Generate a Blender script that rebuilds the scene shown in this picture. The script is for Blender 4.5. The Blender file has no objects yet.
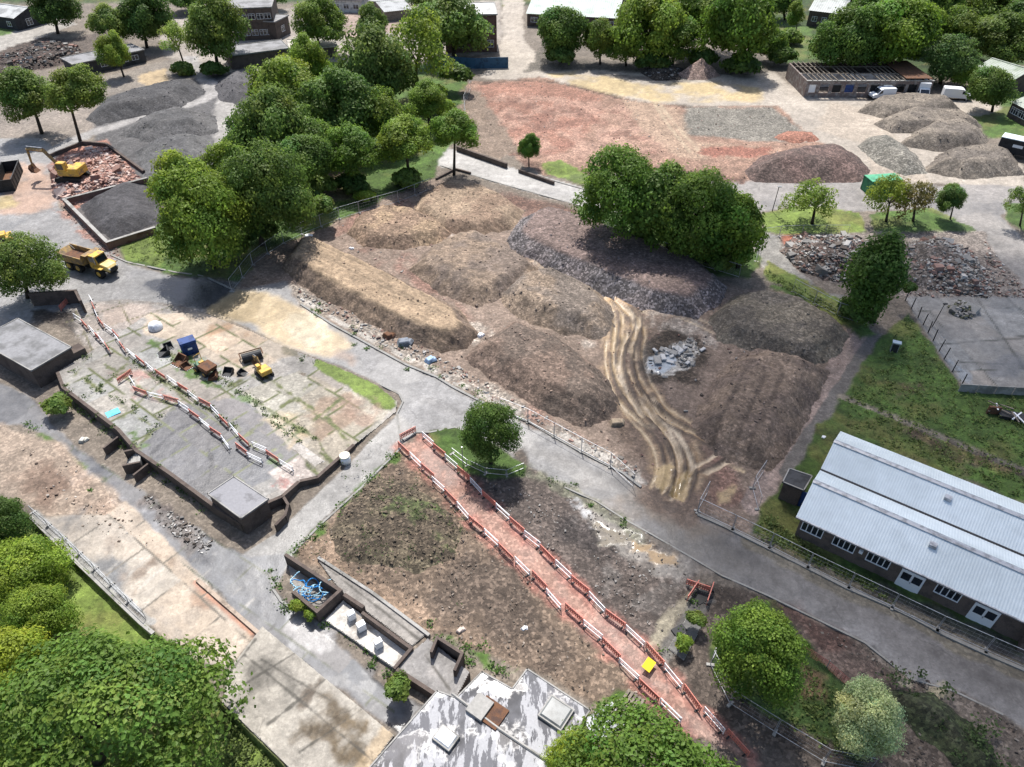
import bpy, bmesh, math, random
import numpy as np
R = math.radians
scene = bpy.context.scene
# ------------------------------------------------------------------ camera, light, exposure
CAMH, TH, FPX = 51.0, R(40.0), 711.0
cd = bpy.data.cameras.new('camera'); cam = bpy.data.objects.new('camera', cd)
scene.collection.objects.link(cam); scene.camera = cam
cam.location = (0, 0, CAMH); cam.rotation_euler = (R(50.0), 0, 0)
cd.sensor_width = 36.0; cd.lens = FPX / 1024 * 36.0; cd.clip_start = 1.0; cd.clip_end = 6000
SUN_EL, SUN_AZ = R(58), R(-7)            # azimuth from +Y towards +X
world = bpy.data.worlds.new('World'); scene.world = world; world.use_nodes = True
nt = world.node_tree; bgn = nt.nodes['Background']
sky = nt.nodes.new('ShaderNodeTexSky'); sky.sky_type = 'NISHITA'; sky.sun_disc = False
sky.sun_elevation = SUN_EL; sky.sun_rotation = SUN_AZ; sky.dust_density = 2.5; sky.air_density = 1.0; sky.ozone_density = 1.0
nt.links.new(sky.outputs[0], bgn.inputs[0]); bgn.inputs[1].default_value = 0.125
sl = bpy.data.lights.new('sun', 'SUN'); sl.energy = 4.6; sl.angle = R(0.53); sl.color = (1.0, 0.965, 0.92)
so = bpy.data.objects.new('sun', sl); scene.collection.objects.link(so)
so.location = (0, 60, 120)
so.rotation_euler = (-(math.pi / 2 - SUN_EL), 0, -SUN_AZ)
scene.view_settings.view_transform = 'Standard'; scene.view_settings.look = 'None'
scene.view_settings.gamma = 1.0; scene.view_settings.use_curve_mapping = False
scene.view_settings.exposure = 0.62
scene.render.engine = 'CYCLES'
scene.cycles.max_bounces = 6; scene.cycles.diffuse_bounces = 3; scene.cycles.glossy_bounces = 2
scene.cycles.transmission_bounces = 2; scene.cycles.transparent_max_bounces = 8
scene.cycles.use_denoising = True
COL = scene.collection
rnd = random.Random(7)
rng = np.random.default_rng(11)

CLOUD = [(62, 42, 52, 47)]               # shaded ground: centre and half sizes
# ------------------------------------------------------------------ helpers
ST, CT = math.sin(TH), math.cos(TH)
def G(px, py, z=0.0):
    """point at height z seen along pixel (px, py)"""
    u = (px - 512.0) / FPX; v = (py - 383.5) / FPX
    t = (CAMH - z) / (ST + v * CT)
    return (u * t, t * (CT - v * ST), z)
def G2(px, py, z=0.0):
    p = G(px, py, z); return (p[0], p[1])
def scale_at(py): return FPX * (ST + (py - 383.5) / FPX * CT) / CAMH
def lin(c):
    c = np.asarray(c, float) / 255.0
    return np.where(c <= 0.04045, c / 12.92, ((c + 0.055) / 1.055) ** 2.4)
def A(r, g, b, k=0.55):
    """albedo from a sunlit picture colour"""
    c = lin((r, g, b)) * k; return c * .91 + c.mean() * .09
def hash2(ix, iy, seed):
    h = (ix.astype(np.int64) * 374761393 + iy.astype(np.int64) * 668265263 + seed * 974711) & 0xffffffff
    h = ((h ^ (h >> 13)) * 1274126177) & 0xffffffff
    return ((h ^ (h >> 16)) & 0xffff) / 65535.0
def vnoise(x, y, seed=0):
    ix = np.floor(x); iy = np.floor(y); fx = x - ix; fy = y - iy
    fx = fx * fx * (3 - 2 * fx); fy = fy * fy * (3 - 2 * fy)
    a = hash2(ix, iy, seed); b = hash2(ix + 1, iy, seed); c = hash2(ix, iy + 1, seed); d = hash2(ix + 1, iy + 1, seed)
    return (a * (1 - fx) + b * fx) * (1 - fy) + (c * (1 - fx) + d * fx) * fy
def fbm(x, y, sc, octv=4, seed=0):
    """-1..1, sc = size in metres"""
    s = 0; a = 1.0; t = 0; f = 1.0 / sc
    for k in range(octv):
        s = s + a * (vnoise(x * f + 31.7 * k, y * f - 17.3 * k, seed + k) * 2 - 1); t += a; a *= 0.55; f *= 2.03
    return s / t * 1.6
def sstep(a, b, x):
    t = np.clip((x - a) / (b - a + 1e-9), 0, 1); return t * t * (3 - 2 * t)
def poly_sd(x, y, P):
    """signed distance, positive inside"""
    P = np.asarray(P, float); n = len(P)
    best = np.full(x.shape, 1e9); ins = np.zeros(x.shape, bool)
    for i in range(n):
        ax, ay = P[i]; bx, by = P[(i + 1) % n]
        ex, ey = bx - ax, by - ay; L = ex * ex + ey * ey + 1e-12
        t = np.clip(((x - ax) * ex + (y - ay) * ey) / L, 0, 1)
        d = (x - ax - t * ex) ** 2 + (y - ay - t * ey) ** 2
        best = np.minimum(best, d)
        if ay != by:
            c = ((ay > y) != (by > y)) & (x < (bx - ax) * (y - ay) / (by - ay) + ax)
            ins ^= c
    d = np.sqrt(best); return np.where(ins, d, -d)
def line_d(x, y, P):
    best = np.full(x.shape, 1e9)
    for (ax, ay), (bx, by) in zip(P[:-1], P[1:]):
        ex, ey = bx - ax, by - ay; L = ex * ex + ey * ey + 1e-12
        t = np.clip(((x - ax) * ex + (y - ay) * ey) / L, 0, 1)
        best = np.minimum(best, (x - ax - t * ex) ** 2 + (y - ay - t * ey) ** 2)
    return np.sqrt(best)
def smooth_path(P, it=2):
    P = [tuple(p) for p in P]
    for _ in range(it):
        Q = [P[0]]
        for a, b in zip(P[:-1], P[1:]):
            Q.append((a[0] * .75 + b[0] * .25, a[1] * .75 + b[1] * .25)); Q.append((a[0] * .25 + b[0] * .75, a[1] * .25 + b[1] * .75))
        Q.append(P[-1]); P = Q
    return P

def tag(o, label=None, cat=None, group=None, kind=None):
    if label: o['label'] = label
    if cat: o['category'] = cat
    if group: o['group'] = group
    if kind: o['kind'] = kind
    return o
def empty(name, loc, rz=0.0, label=None, cat=None, group=None):
    o = bpy.data.objects.new(name, None); COL.objects.link(o); o.empty_display_size = 0.5
    o.location = loc; o.rotation_euler = (0, 0, rz); return tag(o, label, cat, group)
def link_mesh(name, me, mat, parent=None):
    if mat is not None and not me.materials: me.materials.append(mat)
    o = bpy.data.objects.new(name, me); COL.objects.link(o)
    if parent is not None: o.parent = parent
    return o
def fast_mesh(name, V, F, mat, parent=None, col=None, par=None, smooth=True):
    """V (N,3), F (M,k) -> object; col/par are per-vertex (N,3|4)"""
    V = np.asarray(V, np.float32); F = np.asarray(F, np.int32); k = F.shape[1]
    me = bpy.data.meshes.new(name)
    me.vertices.add(len(V)); me.vertices.foreach_set('co', V.ravel())
    me.loops.add(F.size); me.loops.foreach_set('vertex_index', F.ravel())
    me.polygons.add(len(F)); me.polygons.foreach_set('loop_start', np.arange(0, F.size, k, dtype=np.int32))
    me.polygons.foreach_set('loop_total', np.full(len(F), k, np.int32))
    me.polygons.foreach_set('use_smooth', np.full(len(F), bool(smooth)))
    for nm, arr in (('Col', col), ('Par', par)):
        if arr is None: continue
        arr = np.asarray(arr, np.float32)
        if arr.shape[1] == 3: arr = np.concatenate([arr, np.ones((len(arr), 1), np.float32)], 1)
        at = me.attributes.new(nm, 'FLOAT_COLOR', 'POINT'); at.data.foreach_set('color', arr.ravel())
    me.update(calc_edges=True); me.validate()
    return link_mesh(name, me, mat, parent)
class MB:
    def __init__(s): s.v = []; s.f = []
    def add(s, vs, fs):
        n = len(s.v); s.v += [tuple(p) for p in vs]; s.f += [tuple(i + n for i in f) for f in fs]; return s
    def box(s, c, d, rz=0.0, taper=1.0, rx=0.0):
        """centre c, full size d, turned rz about z; taper scales the top"""
        cx, cy, cz = c; hx, hy, hz = d[0] / 2, d[1] / 2, d[2] / 2; ca, sa = math.cos(rz), math.sin(rz); vs = []
        cr, sr = math.cos(rx), math.sin(rx)
        for z, t in ((-hz, 1.0), (hz, taper)):
            for x, y in ((-hx, -hy), (hx, -hy), (hx, hy), (-hx, hy)):
                X, Y, Z = x * t, y * t, z
                Y, Z = Y * cr - Z * sr, Y * sr + Z * cr
                vs.append((cx + X * ca - Y * sa, cy + X * sa + Y * ca, cz + Z))
        return s.add(vs, [(3, 2, 1, 0), (4, 5, 6, 7), (0, 1, 5, 4), (1, 2, 6, 5), (2, 3, 7, 6), (3, 0, 4, 7)])
    def prism(s, P, z0, z1, top=None):
        P = list(P); n = len(P)
        a = sum(P[i][0] * P[(i + 1) % n][1] - P[(i + 1) % n][0] * P[i][1] for i in range(n))
        if a < 0: P = P[::-1]; top = top[::-1] if top else None
        T = top or P
        f0 = z0 if callable(z0) else (lambda x, y: z0); f1 = z1 if callable(z1) else (lambda x, y: z1)
        vs = [(x, y, f0(x, y)) for x, y in P] + [(x, y, f1(x, y)) for x, y in T]
        return s.add(vs, [tuple(range(n - 1, -1, -1)), tuple(range(n, 2 * n))] + [(i, (i + 1) % n, n + (i + 1) % n, n + i) for i in range(n)])
    def extr(s, prof, x0, x1):
        """profile of (y,z) points pushed along x"""
        n = len(prof)
        vs = [(x0, y, z) for y, z in prof] + [(x1, y, z) for y, z in prof]
        return s.add(vs, [tuple(range(n - 1, -1, -1)), tuple(range(n, 2 * n))] + [(i, (i + 1) % n, n + (i + 1) % n, n + i) for i in range(n)])
    def extry(s, prof, y0, y1):
        """profile of (x,z) points pushed along y"""
        n = len(prof)
        vs = [(x, y0, z) for x, z in prof] + [(x, y1, z) for x, z in prof]
        return s.add(vs, [tuple(range(n)), tuple(range(2 * n - 1, n - 1, -1))] + [(i, n + i, n + (i + 1) % n, (i + 1) % n) for i in range(n)])
    def tube(s, p0, p1, r0, r1=None, n=6):
        r1 = r0 if r1 is None else r1
        p0 = np.array(p0, float); p1 = np.array(p1, float); d = p1 - p0; d /= np.linalg.norm(d) + 1e-9
        a = np.cross(d, (0, 0, 1.0) if abs(d[2]) < .9 else (1.0, 0, 0)); a /= np.linalg.norm(a); b = np.cross(d, a)
        vs = []
        for p, r in ((p0, r0), (p1, r1)):
            for k in range(n):
                t = 2 * math.pi * k / n; vs.append(p + r * (math.cos(t) * a + math.sin(t) * b))
        return s.add(vs, [tuple(range(n))[::-1], tuple(range(n, 2 * n))] + [(i, (i + 1) % n, n + (i + 1) % n, n + i) for i in range(n)])
    def path(s, pts, r, n=5):
        for a, b in zip(pts[:-1], pts[1:]): s.tube(a, b, r, r, n)
        return s
    def build(s, name, mat, parent=None, bevel=0.0, smooth=False):
        me = bpy.data.meshes.new(name); me.from_pydata(s.v, [], s.f); me.update()
        bm = bmesh.new(); bm.from_mesh(me)
        bmesh.ops.recalc_face_normals(bm, faces=bm.faces[:])
        if bevel: bmesh.ops.bevel(bm, geom=bm.edges[:], offset=bevel, segments=1, affect='EDGES', clamp_overlap=True)
        bm.to_mesh(me); bm.free()
        if smooth: me.polygons.foreach_set('use_smooth', [True] * len(me.polygons))
        return link_mesh(name, me, mat, parent)
def copy_tree(o, parent=None):
    c = o.copy(); COL.objects.link(c)
    if parent is not None: c.parent = parent
    for ch in list(o.children): copy_tree(ch, c)
    return c
ONES = 'first second third fourth fifth sixth seventh eighth ninth tenth eleventh twelfth thirteenth fourteenth fifteenth sixteenth seventeenth eighteenth nineteenth'.split()
def ordinal(n):
    if n <= 19: return ONES[n - 1]
    t = {2: 'twent', 3: 'thirt', 4: 'fort'}[n // 10]
    return t + 'ieth' if n % 10 == 0 else t + 'y-' + ONES[n % 10 - 1]

# ------------------------------------------------------------------ materials
def new_mat(name):
    m = bpy.data.materials.new(name); m.use_nodes = True; return m, m.node_tree, m.node_tree.nodes['Principled BSDF']
def noise_node(nt, vec, scale, detail=4.0, rough=0.6):
    n = nt.nodes.new('ShaderNodeTexNoise'); n.inputs['Scale'].default_value = scale; n.inputs['Detail'].default_value = detail
    n.inputs['Roughness'].default_value = rough; nt.links.new(vec, n.inputs['Vector']); return n
def math_node(nt, op, a, b=None, c=None, clamp=False):
    n = nt.nodes.new('ShaderNodeMath'); n.operation = op; n.use_clamp = clamp
    for i, q in enumerate((a, b, c)):
        if q is None: continue
        if isinstance(q, (int, float)): n.inputs[i].default_value = q
        else: nt.links.new(q, n.inputs[i])
    return n.outputs[0]
def vscale(nt, col, fac):
    n = nt.nodes.new('ShaderNodeVectorMath'); n.operation = 'SCALE'; nt.links.new(col, n.inputs[0])
    nt.links.new(fac, n.inputs['Scale']); return n.outputs[0]
def mixc(nt, fac, a, b):
    n = nt.nodes.new('ShaderNodeMix'); n.data_type = 'RGBA'
    for i, q in ((0, fac), (6, a), (7, b)):
        if isinstance(q, (int, float)): n.inputs[i].default_value = q
        elif isinstance(q, (tuple, list, np.ndarray)): n.inputs[i].default_value = (*[float(t) for t in q[:3]], 1)
        else: nt.links.new(q, n.inputs[i])
    return n.outputs[2]
def ramp01(nt, x, a, b):
    n = nt.nodes.new('ShaderNodeMapRange'); n.interpolation_type = 'SMOOTHSTEP'
    nt.links.new(x, n.inputs[0]); n.inputs[1].default_value = a; n.inputs[2].default_value = b; return n.outputs[0]
MATS = {}
def M(name, col, rough=0.8, var=0.35, scale=0.8, bump=0.3, col2=None, thr=(0.45, 0.65), metal=0.0, spec=0.3):
    """weathered procedural material: base colour, broad patches of col2, fine grain"""
    if name in MATS: return MATS[name]
    m, nt, b = new_mat(name); tc = nt.nodes.new('ShaderNodeTexCoord'); v = tc.outputs['Object']
    n1 = noise_node(nt, v, scale, 6); n2 = noise_node(nt, v, scale * 9, 4)
    col2 = col2 if col2 is not None else tuple(float(c) * 0.55 for c in col)
    c = mixc(nt, ramp01(nt, n1.outputs[0], *thr), col, col2)
    f = math_node(nt, 'MULTIPLY_ADD', n2.outputs[0], var * 2, 1 - var)
    c = vscale(nt, c, f); nt.links.new(c, b.inputs['Base Color'])
    b.inputs['Roughness'].default_value = rough; b.inputs['Metallic'].default_value = metal
    b.inputs['Specular IOR Level'].default_value = spec
    if bump:
        bp = nt.nodes.new('ShaderNodeBump'); bp.inputs['Strength'].default_value = bump; bp.inputs['Distance'].default_value = 0.05
        nt.links.new(n2.outputs[0], bp.inputs['Height']); nt.links.new(bp.outputs[0], b.inputs['Normal'])
    MATS[name] = m; return m
def ground_material():
    m, nt, b = new_mat('earth_and_paving')
    geo = nt.nodes.new('ShaderNodeNewGeometry'); pos = geo.outputs['Position']
    ac = nt.nodes.new('ShaderNodeAttribute'); ac.attribute_name = 'Col'
    ap = nt.nodes.new('ShaderNodeAttribute'); ap.attribute_name = 'Par'
    sp = nt.nodes.new('ShaderNodeSeparateColor'); nt.links.new(ap.outputs['Color'], sp.inputs[0])
    spk, rgh, bmp = sp.outputs[0], sp.outputs[1], sp.outputs[2]
    n1 = noise_node(nt, pos, 0.9, 8, 0.62); n2 = noise_node(nt, pos, 5.0, 5, 0.65)
    vo = nt.nodes.new('ShaderNodeTexVoronoi'); vo.inputs['Scale'].default_value = 4.2; nt.links.new(pos, vo.inputs['Vector'])
    vs = nt.nodes.new('ShaderNodeSeparateColor'); nt.links.new(vo.outputs['Color'], vs.inputs[0])
    st = math_node(nt, 'POWER', vs.outputs[0], 2.2)
    st = math_node(nt, 'MULTIPLY_ADD', st, 1.7, 0.45)              # dark fines, some pale stones
    f_st = math_node(nt, 'MULTIPLY_ADD', math_node(nt, 'SUBTRACT', st, 1.0), spk, 1.0)
    f1 = math_node(nt, 'MULTIPLY_ADD', n1.outputs[0], 0.75, 0.62)
    f2 = math_node(nt, 'MULTIPLY_ADD', n2.outputs[0], 0.8, 0.6)
    n3 = noise_node(nt, pos, 2.1, 10, 0.78); n4 = noise_node(nt, pos, 0.35, 6, 0.7)
    f3 = math_node(nt, 'MULTIPLY_ADD', ramp01(nt, n3.outputs[0], .36, .62), 0.42, 0.79)
    f4 = math_node(nt, 'MULTIPLY_ADD', ramp01(nt, n4.outputs[0], .40, .60), 0.24, 0.88)
    f = math_node(nt, 'MULTIPLY', math_node(nt, 'MULTIPLY', f1, f2), f_st)
    f3 = math_node(nt, 'MULTIPLY_ADD', math_node(nt, 'SUBTRACT', math_node(nt, 'MULTIPLY', f3, f4), 1.0), math_node(nt, 'MULTIPLY_ADD', bmp, .85, .12, True), 1.0)
    f = math_node(nt, 'MULTIPLY', f, f3)
    wob = nt.nodes.new('ShaderNodeVectorMath'); wob.operation = 'MULTIPLY_ADD'; nt.links.new(n1.outputs['Color'], wob.inputs[0]); wob.inputs[1].default_value = (1.6, 1.6, 0); nt.links.new(pos, wob.inputs[2])
    cr = nt.nodes.new('ShaderNodeTexVoronoi'); cr.feature = 'DISTANCE_TO_EDGE'; cr.inputs['Scale'].default_value = .28; nt.links.new(wob.outputs[0], cr.inputs['Vector'])
    ck = math_node(nt, 'MULTIPLY', ramp01(nt, cr.outputs['Distance'], .030, .010), ramp01(nt, bmp, .55, .35)); ck = math_node(nt, 'MULTIPLY', ck, ramp01(nt, n4.outputs[0], .50, .60))
    f = math_node(nt, 'MULTIPLY', f, math_node(nt, 'MULTIPLY_ADD', ck, -.24, 1.0))
    nt.links.new(vscale(nt, ac.outputs['Color'], f), b.inputs['Base Color'])
    nt.links.new(rgh, b.inputs['Roughness']); b.inputs['Specular IOR Level'].default_value = 0.4
    h = math_node(nt, 'ADD', math_node(nt, 'MULTIPLY', n2.outputs[0], 0.6), math_node(nt, 'MULTIPLY', vs.outputs[0], spk))
    bp = nt.nodes.new('ShaderNodeBump'); bp.inputs['Distance'].default_value = 0.16
    nt.links.new(bmp, bp.inputs['Strength']); nt.links.new(h, bp.inputs['Height']); nt.links.new(bp.outputs[0], b.inputs['Normal'])
    return m
MG = ground_material()
def leaf_material():
    m = bpy.data.materials.new('leaves'); m.use_nodes = True; nt = m.node_tree; nt.nodes.clear()
    out = nt.nodes.new('ShaderNodeOutputMaterial')
    ac = nt.nodes.new('ShaderNodeAttribute'); ac.attribute_name = 'Col'; oi = nt.nodes.new('ShaderNodeObjectInfo')
    mu = nt.nodes.new('ShaderNodeVectorMath'); mu.operation = 'MULTIPLY'
    nt.links.new(ac.outputs['Color'], mu.inputs[0]); nt.links.new(oi.outputs['Color'], mu.inputs[1])
    d = nt.nodes.new('ShaderNodeBsdfPrincipled'); d.inputs['Roughness'].default_value = 0.55; d.inputs['Specular IOR Level'].default_value = 0.25
    t = nt.nodes.new('ShaderNodeBsdfTranslucent'); mx = nt.nodes.new('ShaderNodeMixShader'); mx.inputs[0].default_value = 0.5
    nt.links.new(mu.outputs[0], d.inputs['Base Color']); nt.links.new(mu.outputs[0], t.inputs['Color'])
    nt.links.new(d.outputs[0], mx.inputs[1]); nt.links.new(t.outputs[0], mx.inputs[2]); nt.links.new(mx.outputs[0], out.inputs[0])
    return m
ML = leaf_material()
def chunk_material():
    m, nt, b = new_mat('broken_masonry'); ac = nt.nodes.new('ShaderNodeAttribute'); ac.attribute_name = 'Col'
    tc = nt.nodes.new('ShaderNodeTexCoord'); n = noise_node(nt, tc.outputs['Object'], 6.0)
    f = math_node(nt, 'MULTIPLY_ADD', n.outputs[0], 0.7, 0.65)
    nt.links.new(vscale(nt, ac.outputs['Color'], f), b.inputs['Base Color']); b.inputs['Roughness'].default_value = 0.9
    return m
MC = chunk_material()
M_BRICK = M('weathered_brick', (0.10, 0.078, 0.066), 0.9, 0.5, 0.9, 0.4, (0.065, 0.05, 0.043))
M_BRICKR = M('red_brick', (0.19, 0.115, 0.09), 0.9, 0.5, 0.9, 0.4, (0.12, 0.06, 0.045))
M_CONC = M('old_concrete', (0.30, 0.29, 0.27), 0.9, 0.35, 0.5, 0.3, (0.17, 0.165, 0.15))
M_KERB = M('kerb_concrete', (0.24, 0.235, 0.22), 0.9, 0.3, 0.6, 0.3, (0.2, 0.19, 0.17))
M_ROOFG = M('felt_roof', (0.20, 0.20, 0.205), 0.7, 0.35, 0.4, 0.15, (0.11, 0.11, 0.11), (.42, .62))
M_DARK = M('dark_opening', (0.012, 0.013, 0.015), 0.6, 0.3, 1.0, 0.0)  # near-black colour that stands for the shade inside openings
M_GLASS = M('window_glass', (0.02, 0.026, 0.036), 0.1, 0.3, 1.0, 0.0, spec=0.6)
M_WHITE = M('white_paint', (0.74, 0.75, 0.76), 0.5, 0.12, 1.0, 0.05, (0.6, 0.6, 0.6), (0.6, 0.8))
M_STEEL = M('galvanised_steel', (0.42, 0.43, 0.45), 0.45, 0.2, 2.0, 0.0, metal=0.5)
M_YEL = M('yellow_paint', (0.58, 0.36, 0.06), 0.55, 0.35, 1.6, 0.1, (0.24, 0.165, 0.085), (0.45, 0.68))
M_MUDY = M('muddy_yellow_paint', (0.34, 0.22, 0.075), 0.7, 0.4, 2.0, 0.15, (0.17, 0.12, 0.075), (0.4, 0.6))
M_RUBBER = M('tyre_rubber', (0.022, 0.021, 0.02), 0.85, 0.4, 3.0, 0.2)
M_BLACK = M('black_steel', (0.025, 0.026, 0.028), 0.6, 0.4, 2.0, 0.05)
M_RUST = M('rusty_steel', (0.13, 0.062, 0.032), 0.85, 0.5, 2.0, 0.3, (0.07, 0.04, 0.03))
M_WOOD = M('grey_timber', (0.20, 0.17, 0.135), 0.85, 0.4, 2.5, 0.2)
M_BARK = M('bark', (0.06, 0.048, 0.036), 0.95, 0.4, 3.0, 0.5)
M_REDP = M('red_plastic', (0.52, 0.17, 0.125), 0.6, 0.25, 2.0, 0.0, (0.44, 0.19, 0.15))
M_BLUEP = M('blue_paint', (0.02, 0.055, 0.19), 0.5, 0.25, 1.5, 0.05)
M_BLUEL = M('bright_blue_pipe', (0.02, 0.22, 0.55), 0.5, 0.2, 2.0, 0.0)
M_GREENP = M('green_paint', (0.025, 0.17, 0.075), 0.55, 0.25, 1.2, 0.05)
M_SHEET = M('pale_sheet_roof', (0.60, 0.665, 0.69), 0.5, 0.14, 0.15, 0.05, (0.50, 0.56, 0.58), (0.4, 0.7))
M_GREENROOF = M('mossy_asbestos_roof', (0.33, 0.36, 0.31), 0.8, 0.3, 0.5, 0.2, (0.22, 0.26, 0.19))
# ------------------------------------------------------------------ painted height sheets
class Canvas:
    def __init__(s, x, y, z, shape):
        s.x, s.y, s.z, s.shape = x, y, z, shape; n = len(x)
        s.col = np.tile(np.array([0.15, 0.13, 0.11]), (n, 1)); s.spk = np.full(n, .3); s.rgh = np.full(n, .92); s.bmp = np.full(n, .6)
        s.reg = np.zeros(n, np.int32); s.zf = 0.0
    def W(s, P):
        h = s.zf if callable(s.zf) else None
        out = []
        for p in P:
            q = G(p[0], p[1])
            if h:
                for _ in range(6): q = G(p[0], p[1], float(h(q[0], q[1])))
            out.append((q[0], q[1]))
        return out
    def _apply(s, i, m, col, spk, rgh, bmp, reg, dz):
        mm = m[:, None]
        if col is not None: s.col[i] = s.col[i] * (1 - mm) + np.asarray(col, float)[None, :] * mm
        for nm, v in (('spk', spk), ('rgh', rgh), ('bmp', bmp)):
            if v is not None: a = getattr(s, nm); a[i] = a[i] * (1 - m) + v * m
        if dz: s.z[i] += dz * m
        if reg is not None: s.reg[i[m > .5]] = reg
    def paint(s, P, col=None, soft=.25, rag=.4, rs=2.5, spk=None, rgh=None, bmp=None, reg=None, alpha=1.0, patch=None, dz=0, world=False, seed=0):
        Q = np.array(P if world else s.W(P)); mg = soft + rag + 1
        i = np.nonzero((s.x > Q[:, 0].min() - mg) & (s.x < Q[:, 0].max() + mg) & (s.y > Q[:, 1].min() - mg) & (s.y < Q[:, 1].max() + mg))[0]
        if not len(i): return
        d = poly_sd(s.x[i], s.y[i], Q)
        if rag: d = d + rag * fbm(s.x[i], s.y[i], rs, 4, 3 + seed)
        m = sstep(-soft, soft, d) * alpha
        if patch: m = m * sstep(patch[1] - patch[2], patch[1] + patch[2], fbm(s.x[i], s.y[i], patch[0], 5, 50 + seed))
        s._apply(i, m, col, spk, rgh, bmp, reg, dz)
    def line(s, P, w, col=None, soft=.15, rag=.1, rs=1.5, spk=None, rgh=None, bmp=None, reg=None, alpha=1.0, patch=None, dz=0, world=False, seed=0, sm=2):
        Q = P if world else s.W(P)
        Q = np.array(smooth_path(Q, sm) if len(Q) > 2 and sm else Q); mg = w + soft + rag + 1
        i = np.nonzero((s.x > Q[:, 0].min() - mg) & (s.x < Q[:, 0].max() + mg) & (s.y > Q[:, 1].min() - mg) & (s.y < Q[:, 1].max() + mg))[0]
        if not len(i): return
        d = w / 2 - line_d(s.x[i], s.y[i], Q)
        if rag: d = d + rag * fbm(s.x[i], s.y[i], rs, 4, 9 + seed)
        m = sstep(-soft, soft, d) * alpha
        if patch: m = m * sstep(patch[1] - patch[2], patch[1] + patch[2], fbm(s.x[i], s.y[i], patch[0], 5, 70 + seed))
        s._apply(i, m, col, spk, rgh, bmp, reg, dz)
    def cells(s, P, d0, d1, su, sv, amp=.15, jc=None, jw=.14, patch=(2.0, -.2, .3), seed=0, warm=.05):
        Q = np.array(s.W(P)); sd = poly_sd(s.x, s.y, Q); i = np.nonzero(sd > 0)[0]; a, b = np.array(s.W([d0, d1])); d = (b - a) / np.linalg.norm(b - a)
        u = ((s.x[i] - a[0]) * d[0] + (s.y[i] - a[1]) * d[1]) / su; v = (-(s.x[i] - a[0]) * d[1] + (s.y[i] - a[1]) * d[0]) / sv
        u = u + .5 * np.floor(hash2(np.floor(v), np.floor(v) * 0, seed + 5) * 3)
        t = hash2(np.floor(u), np.floor(v), seed) - .5; w = hash2(np.floor(u), np.floor(v), seed + 1) - .5
        s.col[i] = s.col[i] * (1 + 2 * amp * t)[:, None] * np.stack([1 + warm * 2 * w, np.ones_like(w), 1 - warm * 2 * w], 1)
        if jc is not None:
            fu = np.abs(u - np.round(u)) * su; fv = np.abs(v - np.round(v)) * sv; m = sstep(jw, jw * .4, np.minimum(fu, fv)) * sstep(patch[1] - patch[2], patch[1] + patch[2], fbm(s.x[i], s.y[i], patch[0], 4, 60 + seed))
            s.col[i] = s.col[i] * (1 - m[:, None]) + np.asarray(jc)[None] * m[:, None]
    def attrs(s):
        v = 1 + .16 * fbm(s.x, s.y, 9, 4, 21) + .12 * fbm(s.x, s.y, 2.2, 4, 22) + .16 * fbm(s.x, s.y, .6, 4, 23)
        return np.clip(s.col * v[:, None], .004, .9), np.stack([s.spk, s.rgh, s.bmp, np.ones_like(s.spk)], 1)
    def faces(s):
        h, w = s.shape; a = np.arange(h * w).reshape(h, w)
        return np.stack([a[:-1, :-1].ravel(), a[:-1, 1:].ravel(), a[1:, 1:].ravel(), a[1:, :-1].ravel()], 1)[:, ::-1]
    def emit(s, name, keep, parent=None, mat=None):
        F = s.faces(); F = F[keep(F)]
        u, inv = np.unique(F, return_inverse=True); col, par = s.attrs()
        V = np.stack([s.x, s.y, s.z], 1)
        return fast_mesh(name, V[u], inv.reshape(-1, 4), mat or MG, parent, col[u], par[u])
def px_canvas(x0, x1, y0, y1, st, zf=None, far=False):
    xs = np.arange(x0, x1 + .01, st); ys = np.arange(y0, y1 + .01, st)
    if far:
        xs = np.concatenate([[-9000, -3500, -1500, -800, -450, -280], xs, [x1 + 130, x1 + 300, x1 + 700, x1 + 1500, x1 + 3500, x1 + 9000]])
        ys = np.concatenate([[-200, -190, -170, -140, -110, -90], ys, [y1 + 25, y1 + 60, y1 + 110, y1 + 170, y1 + 240]])
    PX, PY = np.meshgrid(xs, ys); px = PX.ravel(); py = PY.ravel()
    u = (px - 512) / FPX; v = (py - 383.5) / FPX; z = np.zeros_like(px)
    for _ in range(7 if zf else 1):
        t = (CAMH - z) / (ST + v * CT); x = u * t; y = t * (CT - v * ST)
        z = zf(x, y) if zf else z
    c = Canvas(x, y, z.copy() if zf else np.zeros_like(x), PX.shape); c.zf = zf or 0.0; c.px0 = px; c.py0 = py
    return c

# colours of the ground's own stuff, plus wet tarmac darkened by painted tree shadow
TARMAC = A(160, 158, 156); TARD = A(118, 117, 117); DIRT = A(146, 126, 110); DIRTD = A(112, 97, 85); CONC = A(188, 182, 172)
CONCP = A(205, 196, 182); GRASS = A(96, 128, 52, .5); GRASSD = A(66, 92, 38, .5); GRASSY = A(128, 150, 62, .5); MUD = A(190, 160, 112)
PINK = A(178, 146, 130); SAND = A(205, 180, 140); ASH = A(104, 102, 102); WET_SHADE = A(84, 86, 92); BRIK = A(170, 110, 92); OLIVE = A(120, 112, 88)
GRAVEL = A(140, 134, 126)
T = px_canvas(-130, 1154, -64, 836, 1.55, None, True)
ROAD, GRS, PAVE, WATER, RUB = 1, 2, 3, 4, 5
P = T.paint; L = T.line
T.col[:] = A(140, 128, 114)
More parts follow.
